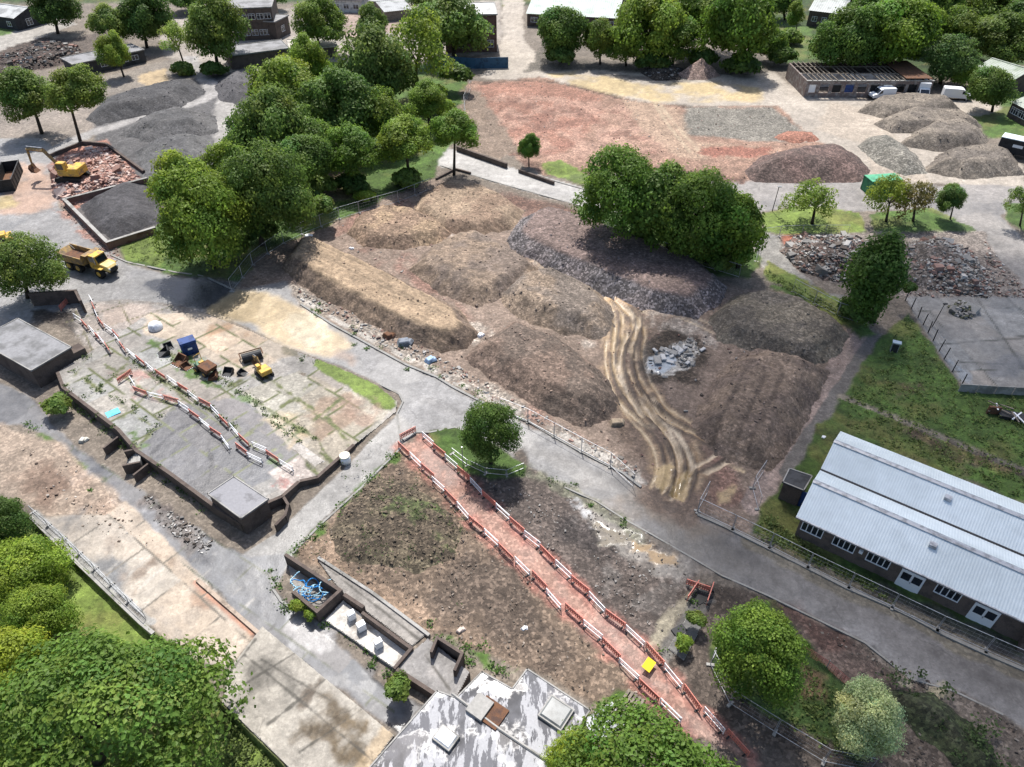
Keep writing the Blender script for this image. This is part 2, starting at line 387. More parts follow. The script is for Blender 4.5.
# woodland floor and fields beyond the top of the frame
P([(-9000, -205), (9000, -205), (9000, 8), (760, 8), (300, 3), (-9000, 3)], GRASSD, 2, 2, 8, .2, reg=GRS, bmp=1.0)
P([(760, 0), (1400, 0), (1400, 62), (935, 66), (930, 90), (800, 70), (775, 60)], GRASSD, 1, 1, 4, .2, reg=GRS, bmp=1.0)
P([(775, 20), (812, 28), (818, 58), (785, 62), (772, 45)], GRASS, .5, 1, 3, .2, reg=GRS)
P([(975, 100), (1024, 92), (1200, 92), (1200, 140), (1024, 140), (988, 138), (965, 112)], GRASS, .5, .6, 3, .15, reg=GRS)
# far left: road, rubble field, yards
P([(-200, 50), (0, 36), (30, 25), (62, 17), (76, 24), (40, 38), (0, 52), (-200, 64)], CONC, .4, .4, 3, .1, reg=ROAD)
P([(-200, 20), (0, 20), (18, 24), (14, 33), (0, 36), (-200, 45)], GRASS, .3, .5, 3, .1, reg=GRS)
P([(-200, 60), (0, 50), (40, 38), (75, 40), (92, 58), (55, 68), (30, 72), (0, 84), (-200, 100)], A(96, 82, 72), .6, 1.2, 3, .8, reg=RUB, bmp=1.2)
P([(62, 40), (110, 30), (150, 60), (90, 78)], A(110, 98, 88), .6, 1, 3, .6)
P([(160, 20), (330, 5), (500, 0), (505, 50), (440, 60), (340, 62), (235, 75), (190, 70), (165, 55)], A(178, 168, 156), .6, .8, 4, .2, reg=PAVE)
P([(340, 5), (405, 10), (400, 30), (345, 40)], PINK, .8, 1, 3, .2, alpha=.6)
P([(100, 78), (175, 58), (205, 80), (190, 90), (130, 96), (100, 92)], A(150, 140, 128), .5, .8, 3, .3)
P([(140, 74), (165, 69), (170, 82), (150, 88), (138, 82)], SAND, .4, .5, 2, .1)
P([(85, 120), (105, 96), (200, 78), (258, 70), (262, 100), (240, 150), (220, 175), (160, 200), (120, 180), (95, 140)], ASH, .6, .8, 4, .35)
P([(0, 85), (85, 78), (100, 100), (90, 135), (60, 145), (0, 142), (-200, 160), (-200, 100)], A(158, 146, 134), .6, .8, 4, .3)
L([(190, 58), (200, 75), (212, 85), (214, 95), (196, 103), (150, 116), (112, 126), (85, 135), (55, 150)], 3.2, A(176, 172, 168), .6, .5, 3, .1)
L([(228, 98), (222, 118), (225, 140), (218, 155)], 4.5, A(178, 174, 168), .8, .8, 3, .15)
L([(233, 110), (224, 160)], 1.2, A(205, 202, 196), .4, .3, 2, .1, patch=(3, .1, .3))
# left yard and road
P([(-300, 150), (0, 138), (40, 138), (58, 150), (48, 178), (62, 208), (100, 246), (128, 264), (175, 276), (240, 283), (262, 268), (282, 262), (292, 270), (250, 305), (215, 310), (150, 302), (120, 300), (80, 305), (60, 318), (0, 330), (-300, 360)], TARMAC, .3, .4, 3, .15, .8, .35, ROAD)
P([(8, 160), (45, 165), (50, 190), (60, 208), (30, 215), (0, 212), (0, 170)], A(196, 164, 142), .8, 1, 3, .15, patch=(6, -.2, .5))
P([(-20, 195), (12, 197), (16, 207), (-20, 212)], A(208, 184, 128), .5, .5, 2, .1)
P([(20, 225), (70, 235), (110, 262), (60, 262), (15, 240)], CONCP, 1, 1, 4, .1, alpha=.45, patch=(3, .1, .4))
P([(145, 282), (200, 276), (245, 284), (258, 290), (230, 312), (195, 312), (170, 300)], WET_SHADE, .5, .9, 2.5, .15, .22, .25, alpha=.9)  # wet tarmac with the big tree's shadow painted into its colour
P([(150, 283), (185, 282), (190, 300), (165, 300)], WET_SHADE, .3, .8, 1.5, .1, .1, .1, patch=(1.2, .1, .2))
# the main road, in one run from the yard to the lower right corner
RD_UP = [(262, 268), (283, 268), (300, 305), (331, 325), (373, 348), (406, 366), (436, 378), (452, 388), (487, 406), (530, 424), (552, 437), (575, 450), (600, 463), (622, 474), (640, 488), (664, 502), (697, 516), (722, 527), (752, 542), (780, 556), (812, 572), (845, 589), (885, 606), (910, 618), (945, 637), (980, 653), (1024, 672), (1200, 760)]
RD_LO = [(1200, 840), (1024, 727), (1003, 714), (953, 690), (910, 678), (865, 642), (768, 595), (722, 575), (690, 556), (652, 534), (625, 519), (597, 501), (565, 487), (527, 466), (500, 450), (470, 432), (455, 427), (430, 432), (416, 432), (402, 444), (398, 414), (404, 402), (400, 394), (380, 384), (345, 368), (312, 356), (280, 344), (240, 324), (210, 310)]
P(RD_UP + RD_LO, TARMAC, .15, .12, 2, .12, .75, .3, ROAD)
P([(640, 480), (1200, 740), (1200, 840), (1024, 727), (953, 690), (910, 678), (865, 642), (722, 575), (625, 519)], A(134, 130, 127), 2, 1.5, 5, .12, alpha=.9)
for q, a_ in (([(560, 455), (700, 535), (860, 612), (1024, 694)], .5), ([(585, 452), (720, 545), (870, 625), (1040, 705)], .35), ([(430, 400), (520, 440), (600, 485)], .4)):
    L(q, 1.3, A(110, 106, 103), .5, .3, 3, .1, alpha=a_, patch=(5, 0, .5))
L([(590, 478), (640, 505), (720, 555)], 3.0, A(104, 100, 96), .6, .8, 2, .1, .5, alpha=.6)
P([(480, 425), (530, 440), (640, 500), (600, 490), (540, 462)], A(182, 178, 172), .6, .6, 3, .1, alpha=.5)
P([(238, 288), (262, 292), (300, 306), (334, 330), (350, 345), (330, 358), (280, 345), (245, 325), (212, 310)], A(210, 184, 138), .7, 1.0, 4, .1, .4, .2, alpha=.9)
P([(288, 312), (320, 318), (332, 335), (312, 347), (285, 338)], A(226, 210, 180), .5, .8, 2, .05, .16, .08)  # sky glare on the puddle, painted as a pale colour
P([(335, 345), (360, 356), (352, 366), (330, 356)], A(180, 150, 126), .5, .5, 2, .1, alpha=.6)
P([(640, 485), (690, 505), (735, 530), (700, 540), (650, 520), (600, 500)], A(140, 120, 98), 1, 1.5, 3, .15, .6, alpha=.6)
# side road and lower alley
P([(398, 414), (330, 482), (275, 535), (240, 556), (262, 566), (290, 553), (320, 522), (360, 487), (402, 444), (418, 430)], A(172, 169, 164), .15, .15, 2, .1, .75, .3, ROAD)
P([(-120, 400), (0, 384), (28, 396), (75, 448), (130, 482), (170, 512), (215, 540), (250, 558), (292, 552), (275, 590), (298, 610), (325, 634), (360, 662), (388, 690), (425, 706), (400, 732), (345, 692), (290, 652), (253, 630), (200, 574), (160, 542), (110, 492), (60, 442), (20, 424), (-120, 440)], A(132, 131, 132), .2, .25, 2, .06, .55, .12, PAVE)
for k in range(6):
    x, y = (70 + 55 * k, 460 + 38 * k); P([(x, y), (x + 30, y + 15), (x + 45, y + 38), (x + 10, y + 28)], (A(120, 121, 126), A(172, 172, 174), A(104, 104, 108))[k % 3], .4, 1.2, 1.6, .1, .35, patch=(2.5, 0, .3), alpha=.7)
P([(150, 495), (205, 535), (208, 548), (190, 552), (160, 520), (140, 500)], A(112, 102, 96), .4, .7, 1.5, .5)
P([(150, 505), (195, 545), (215, 555), (180, 535)], A(214, 206, 196), .3, .6, 1.2, .3, patch=(1.2, .05, .3))
L([(30, 425), (75, 462), (105, 480)], .5, GRASS, .3, .3, 1, .2, patch=(2, 0, .3))
# left dirt and the stained slab below
P([(-150, 430), (0, 424), (30, 436), (60, 442), (110, 492), (160, 542), (105, 560), (40, 515), (10, 495), (-150, 480)], A(182, 162, 142), .4, .6, 3, .3)
P([(0, 470), (40, 455), (80, 480), (100, 520), (45, 510)], A(148, 124, 106), .8, 1, 3, .3, patch=(4, 0, .4))
P([(55, 445), (110, 494), (150, 530), (120, 545), (80, 500)], A(196, 170, 148), .5, .7, 2, .4, patch=(3, -.2, .5))
P([(38, 516), (105, 515), (125, 500), (200, 574), (258, 634), (226, 668), (200, 660), (140, 617)], A(198, 182, 162), .12, .15, 1, .1, .7, .2, PAVE)
P([(42, 518), (78, 512), (112, 545), (140, 575), (120, 600)], A(112, 110, 108), .5, .9, 2, .15, .5, patch=(5, -.2, .4))
P([(110, 540), (170, 560), (215, 600), (160, 612), (125, 585)], A(146, 124, 104), .6, 1, 2, .2, patch=(2.5, .0, .35))
for k in range(9):
    a_ = (95 + 15 * k, 560 + 9.5 * k); L([a_, (a_[0] + 40, a_[1] - 38)], .18, A(200, 190, 176), .12, .12, .8, .1, alpha=.5, patch=(2, 0, .3))
P([(150, 625), (188, 578), (256, 634), (226, 668), (200, 660)], A(208, 190, 168), .2, .4, 1.5, .12, alpha=.8)
P([(196, 586), (220, 600), (210, 612), (190, 605)], A(168, 134, 108), .4, .5, 1.5, .1, alpha=.7)
L([(196, 582), (256, 636)], .5, A(206, 150, 120), .15, .1, 1, .1)
L([(35, 514), (140, 616), (152, 622)], .7, A(178, 176, 170), .1, .1, 1, .1)
# bottom-left lawn, lower than the slabs
P([(-300, 520), (0, 500), (30, 516), (60, 545), (140, 622), (200, 664), (222, 703), (300, 780), (360, 870), (-300, 870)], GRASSY, .15, .1, 2, .1, .95, 1.0, GRS)
# corner block between side road, alley and walkway: bare soil
P([(292, 553), (330, 522), (402, 447), (425, 466), (500, 548), (560, 610), (640, 690), (600, 712), (527, 668), (480, 650), (430, 635), (380, 600), (330, 570)], A(142, 122, 103), .3, .4, 2.5, .55, .95, .9)
P([(292, 553), (340, 512), (345, 560), (420, 605), (470, 640), (430, 635), (370, 598), (310, 565)], A(168, 142, 118), .8, .8, 2.5, .4, alpha=.8)
P([(430, 560), (500, 560), (560, 615), (600, 665), (560, 660), (500, 640), (440, 600)], A(108, 94, 82), 1, 1.5, 3, .7, alpha=.8)
P([(405, 455), (425, 470), (470, 525), (440, 520), (405, 480)], A(136, 116, 96), .5, .8, 2, .6)
for q in ([(440, 632), (490, 655), (520, 668), (500, 672), (460, 650)], [(290, 552), (345, 500), (400, 450), (405, 455), (345, 508), (300, 556)], [(590, 700), (620, 690), (640, 700), (600, 716)]):
    P(q, GRASS, .2, .4, 1, .2, patch=(1.2, -.1, .3), reg=None)
# mud between walkway and main road
P([(418, 432), (455, 428), (500, 452), (527, 468), (565, 489), (597, 503), (640, 535), (690, 558), (702, 575), (690, 610), (655, 645), (640, 660), (560, 575), (500, 512), (440, 455)], A(110, 98, 90), .3, .4, 2.5, .6, .9, 1.0)
P([(560, 500), (610, 520), (640, 560), (600, 570), (560, 530)], A(84, 76, 72), 1, 1.5, 2.5, .7, patch=(4, -.1, .4))
P([(575, 505), (600, 515), (640, 540), (690, 560), (700, 572), (660, 575), (620, 550)], A(150, 142, 132), .5, .8, 2, .2, .5, .3, alpha=.8)
P([(597, 522), (640, 535), (640, 548), (600, 545)], A(148, 138, 120), .3, .6, 1.5, .1, .12, .05, WATER)
P([(632, 541), (650, 545), (646, 553), (631, 551)], A(190, 160, 118), .2, .4, 1, .05, .14, .03, WATER)
P([(650, 552), (672, 556), (680, 564), (655, 565)], A(184, 156, 118), .2, .5, 1, .05, .14, .03, WATER)
P([(560, 470), (640, 500), (700, 560), (640, 640), (590, 570)], A(140, 134, 128), 1, 1, 2, .4, alpha=.5, patch=(2.2, .25, .2))
L([(527, 469), (565, 490), (597, 505), (640, 538)], 1.3, A(134, 132, 112), .3, .4, 1.5, .4, patch=(2, -.2, .4))
L([(570, 500), (590, 515), (596, 528)], .8, A(186, 186, 186), .3, .4, 1, .1, .3, patch=(1, 0, .3))
# lower right: scrub, lawn round the trees
P([(690, 575), (768, 597), (865, 645), (910, 681), (953, 692), (1024, 730), (1200, 840), (1200, 900), (560, 900), (600, 716), (640, 690), (690, 610)], A(104, 92, 82), .3, .4, 2.5, .6, .95, 1.0)
P([(770, 605), (860, 650), (905, 685), (870, 690), (830, 668), (790, 625)], A(122, 104, 94), .5, 1, 2, .6)
P([(690, 715), (720, 722), (800, 767), (860, 800), (700, 800)], A(120, 108, 98), 1, 1, 3, .3)
P([(950, 700), (1024, 735), (1200, 830), (1024, 780), (960, 740)], A(142, 130, 118), .8, 1, 2.5, .4, alpha=.8, patch=(4, -.1, .4))
P([(712, 640), (735, 612), (775, 602), (815, 655), (850, 692), (892, 720), (890, 748), (858, 764), (830, 748), (775, 720), (742, 702), (716, 672)], GRASSD * 1.25, .3, .5, 2, .15, .95, 1.0, GRS)
P([(800, 665), (825, 680), (828, 705), (806, 700)], A(140, 110, 84), .5, .8, 1.5, .3, alpha=.8)
P([(775, 605), (800, 600), (850, 650), (835, 655)], A(112, 82, 72), .5, .7, 2, .5, alpha=.7)
P([(925, 690), (945, 684), (952, 696), (934, 702)], A(196, 184, 152), .3, .4, 1, .15)
P([(893, 678), (910, 682), (912, 690), (898, 688)], A(196, 184, 160), .3, .4, 1, .15)
L([(655, 645), (672, 615), (690, 598), (700, 585)], 1.0, A(170, 160, 138), .2, .3, 1.2, .2)
P([(680, 610), (705, 585), (712, 600), (690, 630), (665, 665), (655, 655)], A(124, 120, 114), .3, .4, 1.5, .2, reg=PAVE)
# walkway between the red and white barriers
WALK_L = [(x - 4, y + 3) for x, y in [(402, 444), (426, 466), (445, 487), (465, 509), (488, 531), (508, 550), (537, 576), (554, 595), (571, 608), (587, 622), (603, 637), (618, 652), (632, 669), (648, 686), (664, 701), (690, 726)]]
WALK_R = [(x + 5, y + 3) for x, y in [(418, 434), (440, 456), (460, 475), (481, 496), (506, 520), (536, 549), (569, 580), (584, 595), (598, 610), (616, 623), (632, 638), (648, 653), (662, 670), (677, 688), (694, 707), (716, 728), (745, 756)]]
P(WALK_L + WALK_R[::-1], A(196, 156, 138), .3, .25, 1.5, .35, .95, .5, PAVE)
L(WALK_L, 1.3, A(196, 130, 114), .4, .3, 1, .4, alpha=.75, patch=(1.5, -.2, .4))
L(WALK_R, 1.3, A(196, 130, 114), .4, .3, 1, .4, alpha=.75, patch=(1.5, -.2, .4))
P(WALK_L[:4] + WALK_R[:4][::-1], A(184, 132, 110), 1, .4, 1.5, .35, alpha=.4)
# demolition field: brown made ground
FIELD = [(236, 290), (262, 250), (330, 222), (432, 178), (470, 182), (530, 205), (580, 212), (590, 228), (660, 262), (740, 288), (790, 290), (852, 328), (858, 336), (800, 428), (772, 480), (752, 505), (752, 538), (697, 514), (664, 500), (640, 486), (600, 461), (552, 435), (487, 404), (436, 376), (373, 346), (300, 304), (286, 282)]
P(FIELD, A(156, 136, 120), .4, .5, 3, .3, .92, 1.0)
P([(300, 304), (286, 282), (300, 285), (400, 345), (470, 375), (530, 410), (600, 448), (640, 470), (640, 486), (552, 435), (436, 376)], A(176, 164, 150), .4, .6, 2, .7, patch=(2, -.25, .4))
L([(x + 3, y - 6) for x, y in RD_UP[2:15]], .9, A(206, 198, 186), .12, .15, 1.5, .2, patch=(2.2, -.2, .2))
for q in ([(400, 195), (420, 215), (445, 235), (410, 245), (385, 228)], [(330, 222), (365, 212), (380, 240), (420, 262), (470, 320), (420, 290), (360, 262)], [(480, 185), (580, 212), (600, 235), (540, 220), (510, 210)], [(470, 385), (545, 420), (600, 445), (560, 425)], [(530, 235), (560, 262), (520, 258)], [(660, 450), (700, 440), (752, 500), (730, 520), (690, 500)]):
    P(q, A(160, 120, 104), 1, 1.2, 3, .55, patch=(3, -.15, .4), alpha=.75)
for q in ([(440, 225), (470, 245), (520, 250), (560, 275), (500, 285), (470, 265)], [(395, 215), (430, 220), (450, 240), (400, 250)], [(400, 290), (470, 320), (500, 335), (480, 350), (430, 315)], [(590, 285), (640, 310), (700, 320), (720, 345), (680, 340), (620, 320)], [(520, 300), (560, 335), (620, 345), (590, 350)]):
    P(q, A(206, 192, 176), .5, .8, 1.5, .6, patch=(1.6, -.05, .25), alpha=.85)
P([(590, 285), (640, 295), (660, 340), (650, 420), (690, 440), (660, 480), (610, 420), (600, 350)], A(140, 118, 100), .8, 1, 3, .4, alpha=.7)
RUTS = [[(555, 272), (595, 292), (611, 312), (614, 345), (617, 375), (634, 413), (656, 443), (668, 470), (664, 492)],
        [(570, 276), (608, 294), (630, 315), (635, 338), (629, 360), (633, 383), (652, 410), (677, 438), (688, 468), (681, 496)],
        [(590, 280), (640, 305), (680, 320), (720, 340)], [(640, 410), (690, 438), (720, 455), (742, 466)], [(655, 420), (690, 430), (745, 455)],
        [(606, 300), (622, 320), (625, 345), (622, 370), (640, 405), (664, 436), (677, 465), (673, 494)]]
rr_ = random.Random(5)
L([(560, 272), (600, 292), (622, 318), (624, 350), (624, 378), (646, 412), (672, 442), (684, 470), (676, 496)], 6.5, A(126, 104, 88), .8, .8, 2, .3, .7, .8, alpha=.85)
L([(600, 290), (620, 312), (626, 345), (624, 378), (648, 414), (676, 448), (682, 480)], 5, A(190, 154, 108), .8, 1, 2, .2, .4, .3, alpha=.6, patch=(2.2, .1, .3))
TRK = [[(540, 262), (566, 272), (600, 290), (614, 312), (615, 335), (613, 368), (631, 405), (660, 440), (671, 468), (664, 492)],
       [(572, 273), (602, 288), (628, 312), (636, 330), (633, 350), (637, 372), (658, 410), (686, 445), (692, 470), (682, 498)],
       [(585, 276), (616, 294), (638, 312), (641, 326), (631, 346), (627, 370), (642, 402), (671, 436), (682, 465), (676, 494)],
       [(640, 398), (668, 424), (700, 445), (746, 466)], [(636, 384), (662, 410), (700, 432), (752, 452)], [(602, 284), (650, 306), (690, 318), (716, 330)],
       [(621, 396), (640, 415), (660, 432)], [(508, 252), (540, 262), (572, 273)], [(664, 494), (690, 476), (716, 462), (742, 446)]]
for t_, base_ in enumerate(TRK):
    W_ = [np.array(p) for p in T.W(base_)]
    wid_ = rr_.uniform(.8, 1.3)
    for k, o_ in enumerate((-1.0, -.45, .0, .5, 1.05) if t_ < 3 else (-.7, 0, .7)):
        Q_ = []
        for a in range(len(W_)):
            d_ = W_[min(a + 1, len(W_) - 1)] - W_[max(a - 1, 0)]; d_ = d_ / np.linalg.norm(d_)
            Q_.append(tuple(W_[a] + np.array([-d_[1], d_[0]]) * (o_ + rr_.gauss(0, .16))))
        tan_ = (k % 2 == 0) if t_ < 3 else k != 1
        L(Q_, (.46 if tan_ else .32) * wid_ * rr_.uniform(.6, 1.25), (A(214, 186, 144), A(200, 170, 128), A(222, 198, 164))[t_ % 3] if tan_ else A(92, 76, 64), .12, .10, 1, .1, .42 if tan_ else .7, .3, alpha=.95, patch=(4, -.5 if k in (1, 3) else -.1, .35), dz=-.16 if tan_ else .12, world=True, seed=k + t_, sm=2)
P([(580, 280), (606, 288), (636, 302), (626, 304), (596, 292)], A(196, 152, 96), .5, .6, 1.5, .1, .4, alpha=.8)
P([(655, 470), (672, 462), (672, 482), (662, 494), (656, 488)], A(204, 174, 120), .25, .3, 1, .05, .12, .05, WATER)
P([(676, 478), (690, 470), (690, 490), (682, 500), (672, 494)], A(204, 174, 120), .25, .3, 1, .05, .12, .05, WATER)
P([(716, 490), (738, 486), (730, 502), (718, 505)], MUD, .3, .4, 1, .1, .3)
P([(640, 345), (668, 328), (700, 340), (706, 360), (690, 385), (650, 380), (636, 362)], A(92, 80, 68), .6, .8, 1.5, .7)
P([(650, 358), (668, 350), (690, 338), (698, 350), (690, 368), (664, 376), (648, 370)], A(206, 200, 190), .2, .6, 1.2, .4, .6)
P([(650, 358), (672, 354), (676, 366), (660, 373), (648, 368)], A(196, 206, 214), .2, .5, 1, .05, .08, .02, WATER)
# concrete strip along the right of the field
L([(858, 334), (810, 410), (768, 480), (755, 505)], 2.4, A(182, 160, 148), .15, .3, 1.5, .3, reg=PAVE)
L([(878, 338), (828, 415), (806, 448), (790, 474)], 2.2, A(128, 122, 116), .12, .15, 1.5, .2, reg=PAVE)
# lawn east of the field and path through it
P([(790, 285), (858, 318), (878, 335), (860, 338), (845, 326), (770, 286)], GRASS, .3, .5, 1.5, .15, reg=GRS, bmp=1)
P([(908, 312), (928, 340), (966, 392), (1024, 396), (1200, 400), (1200, 560), (1024, 505), (845, 432), (822, 428), (840, 400), (880, 340)], GRASS * .9, .25, .4, 2, .15, .95, 1.0, GRS)
P([(820, 425), (845, 432), (1024, 505), (1200, 580), (1200, 760), (1024, 655), (940, 628), (880, 600), (800, 560), (755, 537), (762, 508), (790, 478)], GRASS * .75, .25, .4, 2, .15, .95, 1.0, GRS)
L([(843, 397), (900, 420), (960, 445), (1030, 475), (1200, 545)], 1.0, A(160, 150, 132), .12, .15, 1.5, .2, reg=PAVE)
P([(905, 425), (1024, 470), (1024, 482), (960, 462), (900, 432)], A(96, 82, 66), .6, .8, 1.5, .5, patch=(2, 0, .3))
P([(880, 382), (920, 384), (930, 396), (890, 398)], A(118, 96, 76), .5, .8, 1.5, .5, patch=(1.5, -.1, .3), alpha=.8)
P([(960, 470), (1024, 500), (1024, 510), (930, 472), (900, 450)], A(110, 98, 70), .6, 1, 2, .4, patch=(2, 0, .4), alpha=.7)
L([(752, 542), (780, 556), (812, 572), (845, 589), (885, 605), (910, 617), (945, 636), (980, 652), (1024, 671)], 2.0, A(136, 128, 112), .2, .3, 1.5, .3, patch=None, reg=None)
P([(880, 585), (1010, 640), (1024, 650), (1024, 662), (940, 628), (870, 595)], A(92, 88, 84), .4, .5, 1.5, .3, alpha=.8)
# concrete yard on the right with joints
P([(905, 298), (940, 290), (1024, 285), (1200, 285), (1200, 400), (1024, 394), (966, 392), (930, 340)], A(168, 164, 158), .15, .2, 1.5, .1, .8, .3, PAVE)
for q in ([(930, 345), (1024, 338)], [(975, 295), (1040, 392)], [(960, 362), (1024, 365)], [(1000, 290), (1100, 392)]):
    L(q, .2, A(96, 96, 90), .15, .1, 1, .1, sm=0)
P([(985, 360), (1024, 352), (1024, 380), (990, 378)], A(120, 120, 122), .5, .8, 2, .1, .4, alpha=.7)
P([(950, 360), (966, 372), (976, 390), (960, 380)], A(186, 194, 200), .3, .5, 1.2, .05, .15)
# roads on the right
P([(560, 178), (640, 165), (740, 178), (870, 180), (940, 186), (990, 182), (1200, 180), (1200, 205), (1024, 203), (1000, 215), (1024, 240), (1200, 290), (1200, 330), (1024, 290), (985, 258), (955, 225), (930, 208), (860, 212), (800, 205), (760, 212)], A(164, 158, 152), .2, .3, 2, .12, .8, .35, ROAD)
P([(1003, 205), (1024, 202), (1100, 205), (1100, 235), (1030, 235), (1008, 222)], GRASS, .2, .3, 1.5, .1, reg=GRS, bmp=1)
P([(760, 215), (800, 205), (860, 213), (865, 232), (790, 236), (765, 232)], GRASSY, .2, .4, 1.5, .1, reg=GRS, bmp=1)
P([(868, 214), (930, 208), (972, 228), (978, 234), (900, 238), (875, 234)], GRASS, .2, .4, 1.5, .1, reg=GRS, bmp=1)
P([(780, 236), (870, 232), (985, 232), (1000, 260), (1024, 285), (1024, 296), (900, 296), (868, 285), (800, 280), (780, 262)], A(150, 138, 128), .3, .5, 2, .6, reg=RUB)
P([(782, 236), (805, 234), (800, 246), (784, 246)], A(190, 118, 92), .3, .5, 1.5, .4)
P([(752, 228), (778, 236), (790, 262), (820, 290), (860, 300), (850, 312), (790, 285), (757, 262)], A(158, 154, 146), .25, .4, 1.5, .2)
P([(768, 262), (785, 270), (850, 305), (870, 325), (840, 325), (790, 290), (765, 280)], GRASSY, .2, .5, 1.5, .1, reg=GRS, bmp=1)
# top: pale road, yellow pad, pink crushed brick, gravel
P([(500, 58), (504, -10), (524, -10), (523, 40), (545, 64), (620, 72), (690, 78), (775, 72), (800, 92), (870, 100), (1000, 100), (1000, 112), (960, 118), (985, 150), (1024, 165), (1024, 186), (870, 182), (800, 140), (770, 108), (660, 104), (560, 86), (480, 78)], A(196, 184, 168), .4, .6, 3, .15, .85, .4, ROAD)
P([(548, 74), (575, 70), (640, 84), (720, 82), (760, 88), (758, 102), (655, 101), (590, 90)], A(214, 188, 132), .8, 1, 3, .1, alpha=.85, patch=(6, -.3, .4))
P([(466, 82), (540, 77), (640, 102), (690, 106), (780, 106), (815, 140), (850, 152), (860, 180), (740, 180), (640, 168), (590, 172), (545, 175), (490, 140), (474, 110)], A(176, 140, 118), .4, .6, 3, .45, .9, .8, RUB)
P([(475, 84), (540, 80), (600, 95), (600, 120), (560, 160), (520, 150), (480, 118)], A(178, 128, 106), 1, 1, 4, .45, alpha=.9)
L([(466, 84), (540, 78), (600, 92), (640, 103), (690, 106)], 1.2, A(110, 84, 70), .4, .5, 2, .5, dz=-.3, patch=(4, -.3, .4))
L([(472, 112), (500, 142), (546, 174), (590, 172), (640, 168), (740, 180)], 2.2, A(124, 94, 80), .6, .8, 2, .6, dz=-.3, patch=(5, -.3, .4))
P([(480, 90), (620, 102), (680, 150), (560, 164), (500, 140)], A(200, 160, 138), .6, 1, 2, .4, patch=(2.5, .1, .3), alpha=.7)
P([(480, 90), (620, 102), (680, 150), (560, 164), (500, 140)], A(142, 100, 84), .6, 1, 2, .5, patch=(3.5, .2, .3), alpha=.6, seed=9)
P([(685, 107), (772, 107), (802, 128), (812, 142), (740, 140), (680, 134)], A(146, 140, 128), .6, .8, 3, .6)
P([(625, 100), (680, 108), (690, 140), (780, 150), (745, 158), (680, 158), (640, 130)], A(190, 162, 136), .8, 1, 3, .35, alpha=.8)
for q in ([(655, 104), (668, 125), (690, 152)], [(660, 104), (675, 125), (700, 152)]): L(q, .6, A(206, 186, 156), .3, .2, 2, .1, alpha=.7)
P([(700, 146), (770, 148), (775, 158), (705, 157)], A(168, 112, 92), .6, 1, 2, .5)
P([(830, 100), (880, 112), (905, 150), (930, 180), (870, 182), (862, 145), (815, 130)], A(198, 182, 162), .8, 1, 3, .25, alpha=.8)
P([(525, 72), (545, 40), (560, 60), (640, 62), (700, 60), (760, 55), (770, 72), (690, 77), (620, 70)], A(112, 104, 92), .6, 1, 2.5, .6)
P([(600, 74), (700, 80), (680, 82), (610, 78)], A(96, 90, 84), .5, .8, 2, .5, alpha=.7)
# pale path in the middle and the verge beside it
P([(420, 150), (440, 145), (470, 156), (520, 170), (592, 190), (640, 205), (640, 216), (580, 206), (500, 184), (450, 168), (420, 164)], A(196, 192, 186), .12, .1, 2, .08, .8, .3, ROAD)
P([(540, 164), (560, 160), (600, 180), (596, 190), (560, 178), (545, 172)], GRASSY, .2, .4, 1.5, .1, reg=GRS, bmp=1)
P([(470, 186), (530, 200), (580, 210), (600, 230), (540, 214), (480, 192)], A(122, 92, 78), .6, .8, 2, .6, alpha=.8)
# wooded ground on the left and under the middle clump
P([(118, 248), (135, 228), (160, 212), (220, 185), (240, 120), (262, 60), (330, 62), (455, 65), (466, 82), (470, 130), (445, 150), (432, 178), (400, 192), (330, 224), (262, 252), (240, 282), (175, 275), (128, 262)], GRASS * .9, .3, .6, 2.5, .15, .95, 1.0, GRS)
P([(120, 245), (150, 228), (170, 250), (160, 268), (128, 260)], GRASSY, .3, .5, 2, .1, reg=GRS)
P([(280, 185), (340, 172), (350, 200), (300, 205)], A(158, 130, 112), .8, 1, 3, .3, alpha=.8)
P([(460, 90), (480, 92), (520, 150), (500, 158), (462, 150)], A(150, 130, 112), .6, .8, 3, .4)
P([(575, 205), (620, 215), (740, 240), (762, 258), (752, 278), (700, 276), (640, 252), (590, 232)], GRASS * .8, .3, .4, 2, .1, .95, 1.0, GRS)
P([(428, 432), (455, 427), (500, 448), (527, 466), (524, 478), (490, 480), (458, 470), (440, 452)], GRASS * .85, .2, .2, 1.5, .1, .95, 1.0, GRS)
P([(498, 442), (522, 450), (528, 466), (510, 460)], A(96, 84, 72), .3, .5, 1.5, .5)
# soil bank, ash bay floor, brick floor on the left
P([(48, 165), (62, 150), (105, 140), (142, 182), (74, 212), (55, 200)], A(178, 124, 104), .4, .7, 2, .7, reg=RUB)
P([(70, 212), (140, 182), (160, 225), (112, 250)], A(110, 106, 104), .2, .2, 2, .3)
L([(55, 205), (80, 228), (112, 256)], 1.6, A(176, 130, 112), .4, .7, 1.5, .7, patch=(1.5, -.1, .3))
P([(60, 318), (80, 305), (120, 300), (150, 302), (205, 312), (160, 345), (120, 372), (85, 345)], A(178, 168, 158), .3, .5, 2, .3, reg=PAVE)
P([(100, 305), (150, 304), (175, 318), (140, 335), (110, 325)], A(204, 184, 168), .5, .8, 2, .1, alpha=.7)
P([(30, 310), (78, 312), (75, 335), (40, 322)], A(88, 78, 70), .5, .8, 2, .6)
T.cells([(905, 298), (940, 290), (1024, 285), (1150, 285), (1150, 400), (1024, 394), (966, 392), (930, 340)], (930, 340), (1024, 336), 6, 6, .08, A(100, 100, 92), .12)
T.cells([(38, 516), (105, 515), (125, 500), (200, 574), (258, 634), (226, 668), (200, 660), (140, 617)], (38, 516), (140, 617), 5.5, 4, .10, A(120, 112, 98), .12, seed=3)
